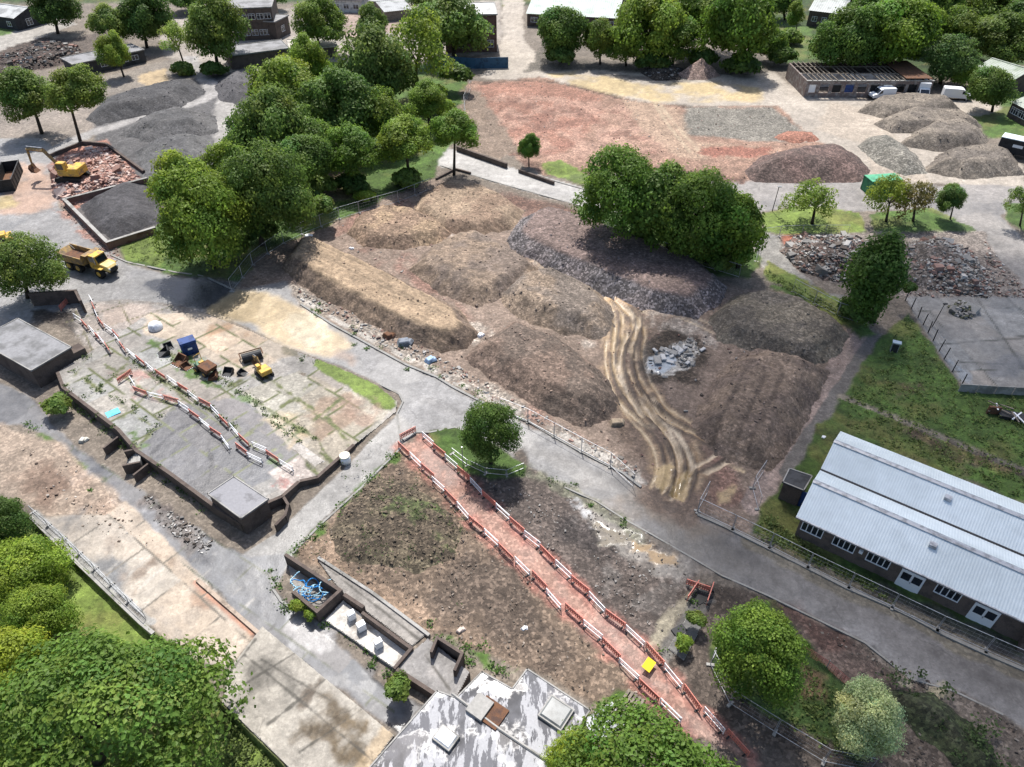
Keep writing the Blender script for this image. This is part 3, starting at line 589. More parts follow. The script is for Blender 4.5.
T.cells([(0, 385), (28, 396), (75, 448), (130, 482), (170, 512), (215, 540), (250, 558), (292, 552), (275, 590), (325, 634), (388, 690), (400, 732), (345, 692), (253, 630), (160, 542), (60, 442)], (75, 448), (215, 540), 6.5, 3.2, .12, A(100, 104, 84), .12, (3, .15, .25), 4)
T.cells([(60, 318), (80, 305), (120, 300), (150, 302), (205, 312), (160, 345), (120, 372), (85, 345)], (92, 350), (206, 313), 5, 4, .10, A(120, 116, 84), .14, seed=6)
for k in range(34):
    x = rnd.uniform(20, 1000); y = rnd.uniform(205, 740); q = [(x, y)]; a_ = rnd.uniform(0, 6.28)
    for j in range(5): a_ += rnd.gauss(0, .5); q.append((q[-1][0] + 9 * math.cos(a_), q[-1][1] + 6 * math.sin(a_)))
    i_ = int(np.argmin((T.px0 - x) ** 2 + (T.py0 - y) ** 2))
    if T.reg[i_] in (ROAD, PAVE): L(q, .14, A(84, 82, 80), .1, .12, 1, alpha=.7, sm=1)
hard = (T.reg == ROAD) | (T.reg == PAVE)
wet = np.where(hard & (T.y < 110), sstep(.05, .45, fbm(T.x, T.y, 7, 5, 301)) * .8 + .5 * sstep(.1, .3, fbm(T.x, T.y, 2.0, 4, 302)), 0); wet = np.clip(wet, 0, 1)
T.col *= (1 - .26 * wet)[:, None]; T.rgh -= .36 * wet * np.clip(T.rgh - .2, 0, 1) / .6
# gentle unevenness
g_ = T.reg == GRS
T.z += np.where(g_, .10 * fbm(T.x, T.y, .8, 3, 5) + .1, 0)
T.z += np.where(T.reg == 0, .12 * fbm(T.x, T.y, 1.6, 4, 6), 0) + np.where(T.reg == RUB, .16 * fbm(T.x, T.y, 1.1, 4, 6), 0)
T.z += np.where(T.reg == PAVE, .02 * fbm(T.x, T.y, 1.5, 3, 6), 0)
gc = np.clip(1 + .32 * fbm(T.x, T.y, 1.4, 4, 88) + .2 * fbm(T.x, T.y, 6, 3, 89), .4, 1.8)
T.col[g_] *= gc[g_][:, None]
yel = sstep(.0, .6, fbm(T.x, T.y, 4.5, 4, 90))[:, None]
T.col[g_] = (T.col * (1 - .45 * yel) + A(150, 138, 78, .5) * .45 * yel)[g_]
# the slab's edge: the lawn at bottom left lies lower
lawn = T.W([(-300, 520), (0, 500), (30, 518), (60, 547), (140, 624), (200, 666), (222, 705), (300, 782), (360, 872), (-300, 872)])
T.z -= .8 * sstep(0, .15, poly_sd(T.x, T.y, np.array(lawn)) * (T.y < 60) - (T.y >= 60) * 9)
REG = T.reg[T.faces()[:, 0]]
for nm, code, kind in (('ground', 0, 'structure'), ('road', ROAD, 'structure'), ('grass', GRS, 'stuff'), ('pavement', PAVE, 'structure'), ('puddle_water', WATER, 'structure'), ('rubble_ground', RUB, 'structure')):
    o = T.emit(nm, lambda F, c=code: REG == c); tag(o, kind=kind)

# ------------------------------------------------------------------ the raised platform of old floors
pa, pb, pc = np.array(G(62, 388, 1.2)), np.array(G(212, 506, 1.2)), np.array(G(240, 345, .1))
nrm = np.cross(pb - pa, pc - pa)
def zplat(x, y):
    z = pa[2] - (nrm[0] * (x - pa[0]) + nrm[1] * (y - pa[1])) / nrm[2]
    return np.maximum(z, .12)
PLAT = [(56, 372), (62, 388), (117, 430), (135, 451), (170, 475), (212, 506), (241, 524), (269, 503), (283, 497), (300, 482), (318, 478), (355, 445), (396, 412), (398, 402), (378, 386), (345, 370), (312, 357), (282, 345), (252, 331), (206, 313), (150, 312), (92, 350)]
K = px_canvas(40, 412, 296, 540, 1.0, zplat)
PW = np.array(K.W(PLAT)); P = K.paint; L = K.line
K.col[:] = A(170, 164, 156); K.spk[:] = .15; K.bmp[:] = .35; K.rgh[:] = .8
P([(150, 312), (206, 313), (252, 331), (282, 345), (290, 355), (240, 378), (190, 350), (140, 330)], A(196, 178, 156), .3, .5, 2, .1)
P([(200, 320), (240, 326), (262, 345), (240, 362), (205, 345)], A(176, 146, 116), .8, 1.0, 2, .1, patch=(3, -.1, .4))
P([(135, 452), (172, 407), (215, 400), (300, 455), (268, 480), (212, 506), (170, 476)], A(104, 104, 108), .15, .2, 1.5, .1, .45, .3)
P([(210, 402), (250, 395), (310, 440), (300, 456)], A(120, 118, 121), .2, .3, 1.5, .1, .5)
P([(240, 392), (300, 370), (392, 412), (318, 476), (296, 452)], A(176, 168, 152), .2, .3, 1.5, .2)
P([(300, 405), (345, 395), (365, 420), (320, 440)], A(162, 142, 122), .5, .9, 2, .2, patch=(2.5, 0, .4))
P([(255, 420), (300, 400), (330, 420), (290, 445)], A(188, 170, 138), .4, .8, 2, .2, patch=(3, 0, .4))
P([(62, 380), (92, 352), (150, 345), (200, 372), (172, 405), (135, 450), (117, 430)], A(170, 166, 158), .2, .3, 1.5, .15)
P([(100, 370), (150, 372), (172, 400), (140, 395)], A(186, 140, 130), .5, .8, 1.5, .3, patch=(1.5, .0, .3), alpha=.7)
K.cells(PLAT, (62, 388), (212, 506), 4.6, 3.6, .16, A(104, 110, 66), .20, (2.2, -.05, .25), 9, .05)
for q in ([(66, 386), (92, 352)], [(84, 402), (120, 370), (128, 362)], [(112, 426), (150, 392), (162, 380)], [(84, 378), (150, 425)], [(105, 365), (172, 407)], [(128, 358), (240, 430)], [(135, 450), (175, 408)], [(240, 392), (318, 440), (330, 462)], [(240, 440), (310, 385)], [(275, 450), (345, 395)], [(296, 452), (318, 476)], [(205, 398), (262, 370)], [(160, 350), (235, 385)], [(262, 375), (330, 420), (350, 445)]):
    L(q, .30, A(112, 118, 70), .18, .3, .8, .3, patch=(1.5, -.25, .4), sm=0)
for q in ([(150, 340), (190, 375), (230, 395), (262, 402)], [(165, 345), (215, 372)], [(125, 425), (138, 447)], [(275, 460), (285, 482)]):
    L(q, 1.0, GRASS, .3, .6, 1, .2, patch=(1.2, 0, .3))
for q in ([(150, 455), (175, 430), (200, 420), (215, 440), (230, 455)], [(200, 495), (214, 470), (208, 445)], [(235, 470), (215, 490)]):
    L(q, .28, A(70, 70, 74), .12, .25, 1, .1, .4)
P([(318, 357), (345, 370), (380, 386), (396, 401), (392, 412), (378, 408), (345, 385), (314, 366)], GRASSY, .15, .25, 1, .1, reg=GRS, bmp=1)
P([(282, 346), (300, 348), (300, 358), (285, 356)], OLIVE, .3, .5, 1, .1, alpha=.8)
P([(270, 472), (300, 455), (316, 478), (300, 483), (286, 497), (280, 500), (280, 482)], A(204, 190, 180), .2, .4, 1.5, .3)
P([(275, 475), (300, 470), (306, 485), (290, 495)], A(200, 140, 130), .3, .8, .8, .3, patch=(.8, .1, .2), alpha=.7)
P([(345, 398), (372, 400), (385, 412), (362, 428), (345, 415)], A(168, 138, 118), .5, .7, 1.5, .2, alpha=.7, patch=(2, -.1, .3))
P([(212, 506), (234, 476), (270, 500), (241, 524)], A(120, 118, 118), .1, 0)
K.z += np.where(K.reg == GRS, .08 + .08 * fbm(K.x, K.y, .7, 3, 5), .02 * fbm(K.x, K.y, 1, 3, 5))
sd_ = poly_sd(K.x, K.y, PW)
plat = empty('concrete_platform', (0, 0, 0), 0, 'raised patchwork of old concrete and tarmac floors with weedy joints beside the brick box', 'platform')
K.emit('floor', lambda F: sd_[F].min(1) > -.02, plat)
# brick side wall under the platform edge
mw = MB(); EDGE = PW[:13]
for a_, b_ in zip(EDGE[:-1], EDGE[1:]):
    d_ = b_ - a_; ln = np.linalg.norm(d_); nx = np.array([-d_[1], d_[0]]) / ln; c_ = (a_ + b_) / 2
    if zplat(*c_) < .32: continue
    q = [a_ - .04 * nx, b_ - .04 * nx, b_ + .30 * nx, a_ + .30 * nx]
    mw.prism(q, -.3, lambda x, y: float(zplat(x, y)) + .05)
mw.build('side_wall', M_BRICK, plat)
# ------------------------------------------------------------------ spoil heaps
def chunks(pos, size, cols, flat=.6, seed=0):
    r = np.random.default_rng(seed); n = len(pos); pos = np.asarray(pos, float); size = np.asarray(size, float)
    base = np.array([(-1, -1, -1), (1, -1, -1), (1, 1, -1), (-1, 1, -1), (-1, -1, 1), (1, -1, 1), (1, 1, 1), (-1, 1, 1)], float)
    v = base[None] * r.uniform(.55, 1.0, (n, 8, 3)) * (size[:, None] * np.stack([r.uniform(.7, 1.5, n), r.uniform(.5, 1, n), r.uniform(.3, .8, n) * flat / .6], 1))[:, None] * .5
    a, b = r.uniform(0, 6.28, n), r.normal(0, .35, n)
    ca, sa, cb, sb = np.cos(a)[:, None], np.sin(a)[:, None], np.cos(b)[:, None], np.sin(b)[:, None]
    y = v[..., 1] * cb - v[..., 2] * sb; z = v[..., 1] * sb + v[..., 2] * cb; x = v[..., 0]
    V = np.stack([x * ca - y * sa, x * sa + y * ca, z], 2) + pos[:, None]
    f = np.array([(3, 2, 1, 0), (4, 5, 6, 7), (0, 1, 5, 4), (1, 2, 6, 5), (2, 3, 7, 6), (3, 0, 4, 7)])
    F = (np.arange(n) * 8)[:, None, None] + f[None]
    pal = np.asarray(cols, float); c = pal[r.integers(0, len(pal), n)] * r.uniform(.65, 1.25, (n, 1))
    return V.reshape(-1, 3), F.reshape(-1, 4), np.repeat(c, 8, 0)
def heap(name, label, cat, poly, h, col, col2=None, slope=.68, spk=.5, bmp=1.0, soft=.35, rs=3.0, rough=.05, rip=None, step=None, group=None, paint=None, top=None, seed=0, mat=None, k=.15, stones=0):
    Q = np.array([G2(*p) for p in poly]); cx, cy = Q.mean(0); st = step or max(.22, 1.6 / scale_at(np.mean([p[1] for p in poly])))
    xs = np.arange(Q[:, 0].min() - 1, Q[:, 0].max() + 1, st); ys = np.arange(Q[:, 1].min() - 1, Q[:, 1].max() + 1, st)
    X, Y = np.meshgrid(xs, ys); c = Canvas(X.ravel(), Y.ravel(), np.zeros(X.size), X.shape)
    d = poly_sd(c.x, c.y, Q) + .28 * fbm(c.x, c.y, rs, 4, seed + 1) + .12 * fbm(c.x, c.y, .8, 3, seed + 2)
    if group == GH: h *= .86
    if group == GH or group == GW: slope = max(slope, .82); col = np.asarray(col) * 1.16; col2 = None if col2 is None else np.asarray(col2) * 1.16
    t = d * slope
    z = -k * np.log(np.exp(-np.clip(t, -2, 30) / k) + np.exp(-h / k))            # soft minimum of slope and height
    z = z + rough * fbm(c.x, c.y, 2.2, 5, seed + 3) * sstep(0, .8, d) + .07 * np.abs(fbm(c.x, c.y, 1.6, 3, seed + 6)) * sstep(.2, 1, d) + .035 * fbm(c.x, c.y, .6, 2, seed + 4) * sstep(0, .4, d)
    if rip is None and group == GH: rip = (.5 + .37 * seed, .75, .035)
    if rip:
        a_, ln, amp = rip; u = c.x * math.cos(a_) + c.y * math.sin(a_)
        z += amp * np.sin(2 * math.pi * (u + .25 * fbm(c.x, c.y, 3, 3, 8)) / ln) * sstep(.1, .8, d)
    c.z = z; c.col[:] = col; c.spk[:] = spk; c.bmp[:] = bmp
    if col2 is not None:
        m = sstep(-.25, .45, fbm(c.x, c.y, 4.0, 5, seed + 7))[:, None]; c.col = c.col * (1 - m) + np.array(col2) * m
    if top is not None:
        m = (sstep(.75, .97, z / h) * .85)[:, None]; c.col = c.col * (1 - m) + np.array(top) * m; c.spk *= 1 - .6 * m[:, 0]
    if paint: paint(c, h)
    keep = lambda F: d[F].max(1) > -.15
    c.z = np.where(d < .1, np.minimum(c.z, -.02 + d * .3), c.z)
    o = c.emit(name, keep, None, mat); tag(o, label, cat, group)
    if stones:
        r = np.random.default_rng(seed + 500); ii = np.nonzero(d > .2)[0]; ii = ii[r.integers(0, len(ii), stones)]; sz = .07 + .24 * r.random(stones) ** 4
        V, F, cc = chunks(np.stack([c.x[ii] + r.normal(0, .1, stones), c.y[ii] + r.normal(0, .1, stones), c.z[ii] + sz * .1], 1), sz, [np.array(col) * q for q in (1.0, 1.1, 1.3, 1.6)], .8, seed)
        q = fast_mesh('clods', V, F, MC, o, None if False else cc, None, False); q['kind'] = 'stuff'
    return o
GW = 'row of earth windrows below the vans'
GH = 'spoil heaps in the brown demolition field'
SOIL = A(150, 125, 103); SOILD = A(116, 102, 92); TAN = A(172, 146, 116); STONE = A(122, 114, 112)
def hz(px, h):     # ground polygon from pixels seen at height h
    return [G2(p[0], p[1], h) for p in px]
def tracks(lines, w=.5, colr=None, dz=-.08):
    def f(c, h):
        for q in lines:
            c.line([G2(p[0], p[1], h) for p in q], w, colr if colr is not None else A(96, 82, 70), .15, .06, 1, world=True, dz=dz, alpha=.7)
    return f
heap('spoil_heap', 'long flat-topped windrow of tan soil alongside the puddled road', 'spoil heap', [(280, 270), (331, 304), (396, 338), (441, 354), (466, 348), (480, 335), (462, 312), (385, 272), (318, 240), (296, 244)], 2.3, A(139, 118, 98), A(124, 106, 91), .95, .45, top=A(194, 167, 134), stones=320, group=GH, seed=1, k=.10, rough=.08,  # sunlight on the flat top is painted in; the soil is the same
     paint=tracks([[(300, 245), (380, 285), (450, 320)], [(318, 243), (395, 280), (455, 312)], [(308, 246), (385, 284), (448, 315)]], .35, A(154, 133, 108)))
heap('spoil_heap', 'small rounded soil dome with pale chippings beside the wooded bank fence', 'spoil heap', [(348, 234), (356, 218), (382, 207), (412, 210), (440, 222), (452, 234), (440, 243), (405, 250), (365, 246)], 1.6, SOIL, TAN, .5, .5, stones=320, group=GH, seed=2)
heap('spoil_heap', 'broad tan soil heap closest to the pale middle path', 'spoil heap', [(412, 214), (420, 196), (448, 183), (475, 184), (505, 198), (526, 212), (512, 228), (480, 238), (440, 232)], 1.7, A(165, 142, 117), SOIL, .45, .35, stones=320, group=GH, seed=3)
heap('spoil_heap', 'rutted brown heap with curved track marks, second in from the wooded bank', 'spoil heap', [(408, 270), (428, 250), (455, 236), (480, 233), (515, 250), (542, 270), (530, 284), (505, 298), (478, 308), (440, 294)], 2.0, A(131, 115, 102), A(154, 133, 112), .5, .4, stones=320, group=GH, seed=4, rip=(1.0, 1.6, .05))
heap('spoil_heap', 'large grey stony heap running along the dark tree clump', 'spoil heap', [(505, 242), (520, 220), (545, 209), (590, 222), (640, 240), (700, 264), (728, 288), (722, 304), (694, 320), (640, 308), (565, 276), (520, 256)], 2.4, A(137, 127, 125), A(117, 111, 111), .62, 1.0, stones=320, group=GH, seed=5, top=A(146, 123, 113), rough=.12, k=.25)
heap('spoil_heap', 'grey-brown rounded heap inside the curve of the wheel ruts', 'spoil heap', [(497, 296), (515, 278), (550, 268), (590, 286), (610, 306), (616, 326), (600, 340), (560, 334), (510, 314)], 2.2, A(133, 120, 108), A(155, 135, 114), .55, .5, stones=320, group=GH, seed=6, rip=(.5, 1.3, .03))
heap('spoil_heap', 'dark brown heap bordering the road kerb opposite the lone small tree', 'spoil heap', [(464, 358), (480, 342), (515, 322), (556, 338), (602, 370), (618, 398), (612, 420), (590, 430), (540, 410), (490, 382)], 2.6, A(134, 113, 98), A(115, 100, 88), .6, .5, stones=320, group=GH, seed=7, rip=(.9, 1.1, .04))
heap('spoil_heap', 'low olive-brown heap in the field corner next to the concrete strip', 'spoil heap', [(708, 318), (732, 298), (762, 292), (800, 300), (835, 320), (850, 336), (838, 356), (812, 368), (758, 356), (720, 340)], 2.0, A(120, 111, 99), A(142, 131, 113), .52, .5, stones=320, group=GH, seed=8, rip=(2.2, 1.2, .04))
heap('spoil_heap', 'brown heap scored by straight bulldozer tracks beside the white foundation ruin', 'spoil heap', [(692, 428), (702, 395), (724, 366), (755, 350), (800, 360), (828, 372), (806, 428), (772, 474), (745, 470), (712, 450)], 2.6, A(131, 113, 100), A(152, 131, 112), .5, .4, stones=320, group=GH, seed=9, rip=(.35, 1.5, .05), rough=.15,
     paint=tracks([[(735, 440), (765, 375)], [(750, 445), (782, 375)], [(715, 430), (745, 370)]], .5, A(108, 93, 81)))
heap('spoil_heap', 'dark reddish crushed-brick heap behind the leafy verge bushes', 'spoil heap', [(742, 172), (758, 158), (790, 150), (830, 146), (858, 156), (872, 172), (860, 182), (800, 184), (755, 182)], 2.6, A(132, 107, 98), A(115, 96, 88), .55, .7, seed=10, rough=.12)
heap('spoil_heap', 'pale grey gravel heap between the green skip and the brown windrows', 'spoil heap', [(856, 146), (870, 137), (890, 136), (916, 154), (930, 174), (905, 176), (880, 166)], 1.8, A(159, 153, 140), A(144, 140, 128), .5, .7, seed=11)
GW = 'row of earth windrows below the vans'
for q, lb, sd_, hh in (([(856, 112), (872, 101), (905, 97), (950, 102), (962, 112), (935, 118), (885, 119)], 'olive-brown windrow closest to the parked vans', 12, 1.8),
                   ([(872, 124), (905, 111), (962, 115), (985, 128), (942, 134), (892, 133)], 'narrow earth windrow, second down from the vans', 13, 1.8),
                   ([(898, 145), (922, 127), (958, 123), (988, 140), (985, 152), (935, 152)], 'rounded grey-brown windrow, third down from the vans', 14, 2.4),
                   ([(922, 172), (938, 154), (985, 148), (1016, 160), (1024, 175), (965, 180)], 'earth windrow farthest from the vans, beside the dark lorry', 15, 2.2)):
    heap('spoil_heap', lb, 'spoil heap', q, hh, A(147, 135, 120), A(125, 115, 104), .55, .45, group=GW, seed=sd_, stones=250)
heap('spoil_heap', 'pinkish conical stone heap under the trees at the yellow pad', 'spoil heap', [(676, 76), (690, 68), (706, 68), (720, 76), (706, 80), (690, 80)], 4.0, A(186, 157, 141), None, .95, .7, seed=16, rough=.1)
heap('spoil_heap', 'low orange-red brick dust heap on the grey gravel', 'spoil heap', [(772, 138), (786, 131), (812, 132), (820, 140), (795, 144)], .6, A(186, 128, 104), None, .4, .6, seed=17)
GA = 'dark ash windrows by the pale haul track'
heap('ash_heap', 'long dark ash windrow on the far side of the pale haul track', 'ash heap', [(84, 120), (104, 102), (150, 89), (196, 81), (206, 92), (182, 107), (130, 119), (98, 125)], 2.2, A(104, 102, 102), A(90, 89, 90), .55, .4, stones=250, group=GA, seed=20, rough=.12)
heap('ash_heap', 'grey ash heap with a broken crest just below the pale haul track', 'ash heap', [(118, 136), (138, 120), (184, 108), (216, 116), (218, 132), (192, 138), (150, 142)], 2.2, A(117, 115, 114), A(101, 100, 100), .5, .3, stones=250, group=GA, seed=21)
heap('ash_heap', 'grey ash heap behind the bright yellow-green tree', 'ash heap', [(134, 152), (152, 142), (190, 134), (216, 140), (214, 158), (165, 194), (142, 178)], 2.0, A(119, 118, 117), A(104, 103, 104), .45, .3, stones=250, group=GA, seed=22)
heap('ash_heap', 'dark ash heap against the low flat-roofed block', 'ash heap', [(214, 86), (230, 73), (256, 74), (262, 90), (240, 105), (220, 101)], 2.2, A(99, 97, 99), None, .5, .3, stones=250, group=GA, seed=23)
heap('ash_heap', 'nearly black fine ash heap filling the brick-walled bay', 'ash heap', [(80, 206), (120, 184), (146, 180), (166, 222), (112, 240), (94, 230)], 1.5, A(88, 86, 88), A(79, 77, 79), .5, .35, seed=24, rough=.1)
heap('earth_mound', 'low weedy dark earth mound beside the red and white walkway', 'earth mound', [(326, 540), (345, 505), (372, 478), (405, 480), (440, 500), (462, 530), (456, 560), (420, 572), (372, 568), (338, 556)], 1.1, A(114, 100, 82), A(130, 118, 94), .30, .8, 1.2, group=None, stones=900, seed=25, rough=.2,
     paint=lambda c, h: c.paint([G2(*p) for p in [(385, 500), (440, 505), (470, 545), (420, 562), (370, 540)]], GRASS * .9, .5, 1, 1.2, world=True, patch=(1.3, .15, .3), alpha=.6))
heap('scrub_bank', 'bank of dark scrub and cuttings between the silver tree and the road', 'scrub bank', [(893, 690), (930, 692), (955, 712), (990, 742), (1010, 775), (985, 790), (950, 760), (915, 735), (890, 710)], 1.0, A(84, 84, 66), A(70, 80, 50), .5, .8, 1.2, seed=26, rough=.35)

# ------------------------------------------------------------------ broken masonry
def scatter(name, poly, n, smin, smax, cols, kind='stuff', zf=None, seed=0, flat=.6, label=None, cat=None, edge=0.0):
    r = np.random.default_rng(seed + 100); Q = np.array([G2(*p) for p in poly]); pts = []
    while len(pts) < n:
        x = r.uniform(Q[:, 0].min(), Q[:, 0].max(), 4000); y = r.uniform(Q[:, 1].min(), Q[:, 1].max(), 4000)
        d = poly_sd(x, y, Q); w = np.clip(d / max(edge, 1e-3), 0, 1); ok = (d > 0) & (r.random(4000) < w * np.clip(.75 + .8 * fbm(x, y, 3, 3, seed), .05, 1))
        pts += list(zip(x[ok], y[ok], d[ok]))
    pts = np.array(pts[:n]); z = zf(pts[:, 0], pts[:, 1], pts[:, 2]) if zf else np.zeros(n)
    s = .6 * smin + (.62 * smax - .6 * smin) * r.random(n) ** 3
    if n > 150 and smax >= 1: s[:n // 45] *= 2.6
    V, F, c = chunks(np.stack([pts[:, 0], pts[:, 1], z + s * .12], 1), s, cols, flat, seed)
    o = fast_mesh(name, V, F, MC, None, c, None, False); return tag(o, label, cat, None, kind)
BR = [A(158, 120, 106), A(172, 136, 122), A(190, 156, 142), A(140, 108, 96)]; CN = [A(190, 186, 178), A(160, 156, 150), A(206, 202, 196)]; DK = [A(90, 82, 76), A(110, 98, 88), A(72, 66, 62)]
def pile(name, label, poly, h, n, smin, smax, cols, base, seed, slope=.5):
    heap(name, label, 'rubble pile', poly, h, base, None, slope, .9, 1.3, seed=seed, rough=.3)
    o = bpy.context.scene.objects[-1] if False else None
    zf = lambda x, y, d: np.minimum(np.clip(d, 0, 9) * slope, h) * .95
    r = scatter('broken_masonry', poly, int(n * 1.5), smin, smax, cols, 'stuff', zf, seed, .7)
    return r
pile('rubble_pile', 'brick and concrete rubble pile on the left of the ivy-covered tree', [(780, 252), (794, 237), (850, 235), (872, 248), (868, 276), (835, 282), (800, 270)], 1.5, 2600, .25, 1.0, BR[:2] + CN + CN + DK[:2] + [A(160, 140, 126)] * 2, A(118, 102, 92), 30)
pile('rubble_pile', 'grey concrete and brick rubble pile on the right of the ivy-covered tree', [(898, 246), (930, 238), (972, 252), (988, 278), (990, 296), (940, 294), (905, 282)], 1.6, 3000, .25, 1.0, CN + CN + BR[:2] + DK[:2] + [A(160, 148, 138)] * 2, A(122, 112, 104), 31)
pile('rubble_pile', 'small pale rubble pile alone on the concrete yard', [(948, 308), (960, 301), (974, 307), (976, 317), (964, 320), (951, 315)], .9, 160, .3, 1.0, CN + [A(110, 112, 84)], A(118, 108, 92), 32)
pile('rubble_pile', 'pale pink broken-brick spread under the yellow excavator', [(50, 170), (72, 156), (108, 147), (141, 180), (110, 192), (78, 206), (58, 198)], .8, 1500, .3, 1.5, [A(208, 164, 146), A(190, 142, 124), A(222, 190, 174), A(228, 206, 194), A(170, 122, 106)], A(196, 152, 134), 33, .3)
pile('rubble_pile', 'dark demolition rubble field beside the pale far road', [(-10, 62), (40, 44), (74, 45), (88, 57), (54, 66), (26, 72), (0, 82), (-20, 80)], 1.3, 900, .4, 1.6, DK + BR[:1] + CN[:1], A(88, 74, 66), 34, .4)
pile('rubble_pile', 'dark heap of debris at the foot of the pink stone cone', [(640, 72), (660, 66), (684, 70), (680, 80), (655, 81)], 1.2, 200, .4, 1.2, DK + CN[:1], A(84, 76, 68), 35)
scatter('rubble', [(985, 240), (1000, 262), (1024, 290), (1024, 298), (905, 297), (905, 290), (985, 292)], 500, .2, .8, BR + CN + DK, 'stuff', None, 36, label=None)
scatter('rubble', [(468, 84), (540, 78), (640, 102), (690, 108), (770, 108), (812, 140), (850, 154), (740, 178), (640, 167), (590, 170), (545, 172), (490, 140)], 900, .15, .5, BR + CN[:1] + DK[:1], 'stuff', None, 37)
scatter('rubble', [(300, 300), (290, 285), (340, 305), (440, 356), (480, 380), (560, 425), (640, 468), (638, 482), (552, 434), (436, 375)], 700, .15, .8, CN + BR[:2] + [A(180, 170, 158)], 'stuff', None, 38)
scatter('rubble', [(330, 225), (430, 185), (560, 215), (860, 330), (790, 440), (750, 505), (640, 470), (440, 350)], 900, .15, .6, CN[:2] + BR + DK, 'stuff', None, 39)
scatter('rubble', [(300, 555), (405, 455), (520, 560), (640, 695), (560, 690), (440, 635)], 1500, .1, .38, [A(150, 136, 120), A(90, 80, 70), A(176, 160, 144), A(120, 104, 90)], 'stuff', None, 40)
scatter('rubble', [(470, 480), (600, 505), (690, 560), (690, 610), (650, 640), (560, 560)], 700, .1, .4, [A(150, 140, 132), A(80, 74, 70), A(170, 166, 160)], 'stuff', None, 41)
scatter('rubble', [(700, 580), (860, 645), (1000, 715), (1100, 790), (900, 790), (905, 690), (800, 620)], 800, .1, .4, [A(120, 110, 100), A(80, 70, 64), A(150, 140, 128)], 'stuff', None, 42)
scatter('rubble', [(58, 205), (66, 202), (118, 250), (128, 262), (110, 262)], 220, .15, .6, BR, 'stuff', None, 43)
scatter('rubble', [(20, 440), (90, 470), (160, 545), (105, 555), (40, 510)], 180, .1, .5, [A(190, 170, 150), A(120, 100, 86), A(206, 196, 184)], 'stuff', None, 44)
scatter('rubble', [(140, 490), (215, 540), (205, 556), (150, 520)], 300, .1, .6, CN + DK, 'stuff', None, 45)
scatter('rubble', [(646, 362), (668, 345), (694, 338), (702, 350), (692, 372), (662, 380)], 160, .2, .9, CN + DK[:1], 'stuff', None, 46, .3)

# ------------------------------------------------------------------ trees
def leaf_quads(cen, nor, size, cols, r):
    n = len(cen); nor = nor / (np.linalg.norm(nor, axis=1, keepdims=True) + 1e-9)
    a = r.normal(size=(n, 3)); t = np.cross(nor, a); t /= np.linalg.norm(t, axis=1, keepdims=True) + 1e-9; b = np.cross(nor, t)
    s = size[:, None]; w = r.uniform(.55, .85, (n, 1))
    V = np.stack([cen - t * s, cen - b * s * w + nor * s * .15, cen + t * s, cen + b * s * w + nor * s * .15], 1)
    return V.reshape(-1, 3), np.arange(n * 4).reshape(n, 4), np.repeat(cols, 4, 0)
def crown_mesh(name, seed, lobes, per, leaf, va=.8, lobe_r=(.26, .40), flatb=.55, cvar=.25, inner=.45, base=(.152, .222, .046)):
    """crown of radius 1 round the origin: leaf clumps gathered on many small lobes"""
    r = np.random.default_rng(seed); C = []; k = 0
    while len(C) < lobes:
        d = r.normal(size=3); d /= np.linalg.norm(d)
        if d[2] < -flatb: continue
        rad = r.uniform(inner, 1) ** .6; lr = r.uniform(*lobe_r); p = d * rad * (1 - lr * .85) * r.uniform(.86, 1.08); C.append((p, lr))
    P_, N_, S_, K_ = [], [], [], []
    for p, lr in C:
        n = int(per * (lr / .33) ** 2); d = r.normal(size=(n, 3)); d[:, 2] += .25; d /= np.linalg.norm(d, axis=1, keepdims=True)
        rr = lr * (1 - .35 * r.random((n, 1)) ** 2) * (1 + .18 * r.normal(size=(n, 1)))
        q = p + d * rr * np.array([1, 1, .8]); out = q / (np.linalg.norm(q, axis=1, keepdims=True) + 1e-9)
        dmin = np.min([np.linalg.norm(q - p2, axis=1) / l2 for p2, l2 in C], axis=0); ok = (dmin > .55) | (r.random(n) < .15)
        nn = d * .8 + out * .35 + np.array([0, 0, .35]) + r.normal(size=(n, 3)) * .45
        shade = r.uniform(1 - cvar, 1 + cvar); yel = r.normal(0, .12)
        c = np.array(base) * shade * np.array([1 + yel, 1 + .3 * yel, 1]) * r.uniform(.75, 1.3, (n, 1))
        P_.append(q[ok]); N_.append(nn[ok]); S_.append((leaf * r.uniform(.6, 1.25, n))[ok]); K_.append(c[ok])
    q = np.concatenate(P_); q[:, 2] *= va
    zn = q[:, 2] / va; q[:, :2] *= (1.04 - .07 * zn - .10 * zn * zn)[:, None]; ph = r.uniform(0, 6.28, 4); az = np.arctan2(q[:, 1], q[:, 0]); f_ = 1 + .10 * np.sin(2 * az + ph[0]) + .08 * np.sin(3 * az + ph[1] + 2 * q[:, 2]) + .05 * np.sin(5 * az + ph[2]); q[:, :2] *= f_[:, None]
    V, F, c = leaf_quads(q, np.concatenate(N_), np.concatenate(S_), np.concatenate(K_), r)
    o = fast_mesh(name, V, F, ML, None, c, None, False); me = o.data; bpy.data.objects.remove(o); return me
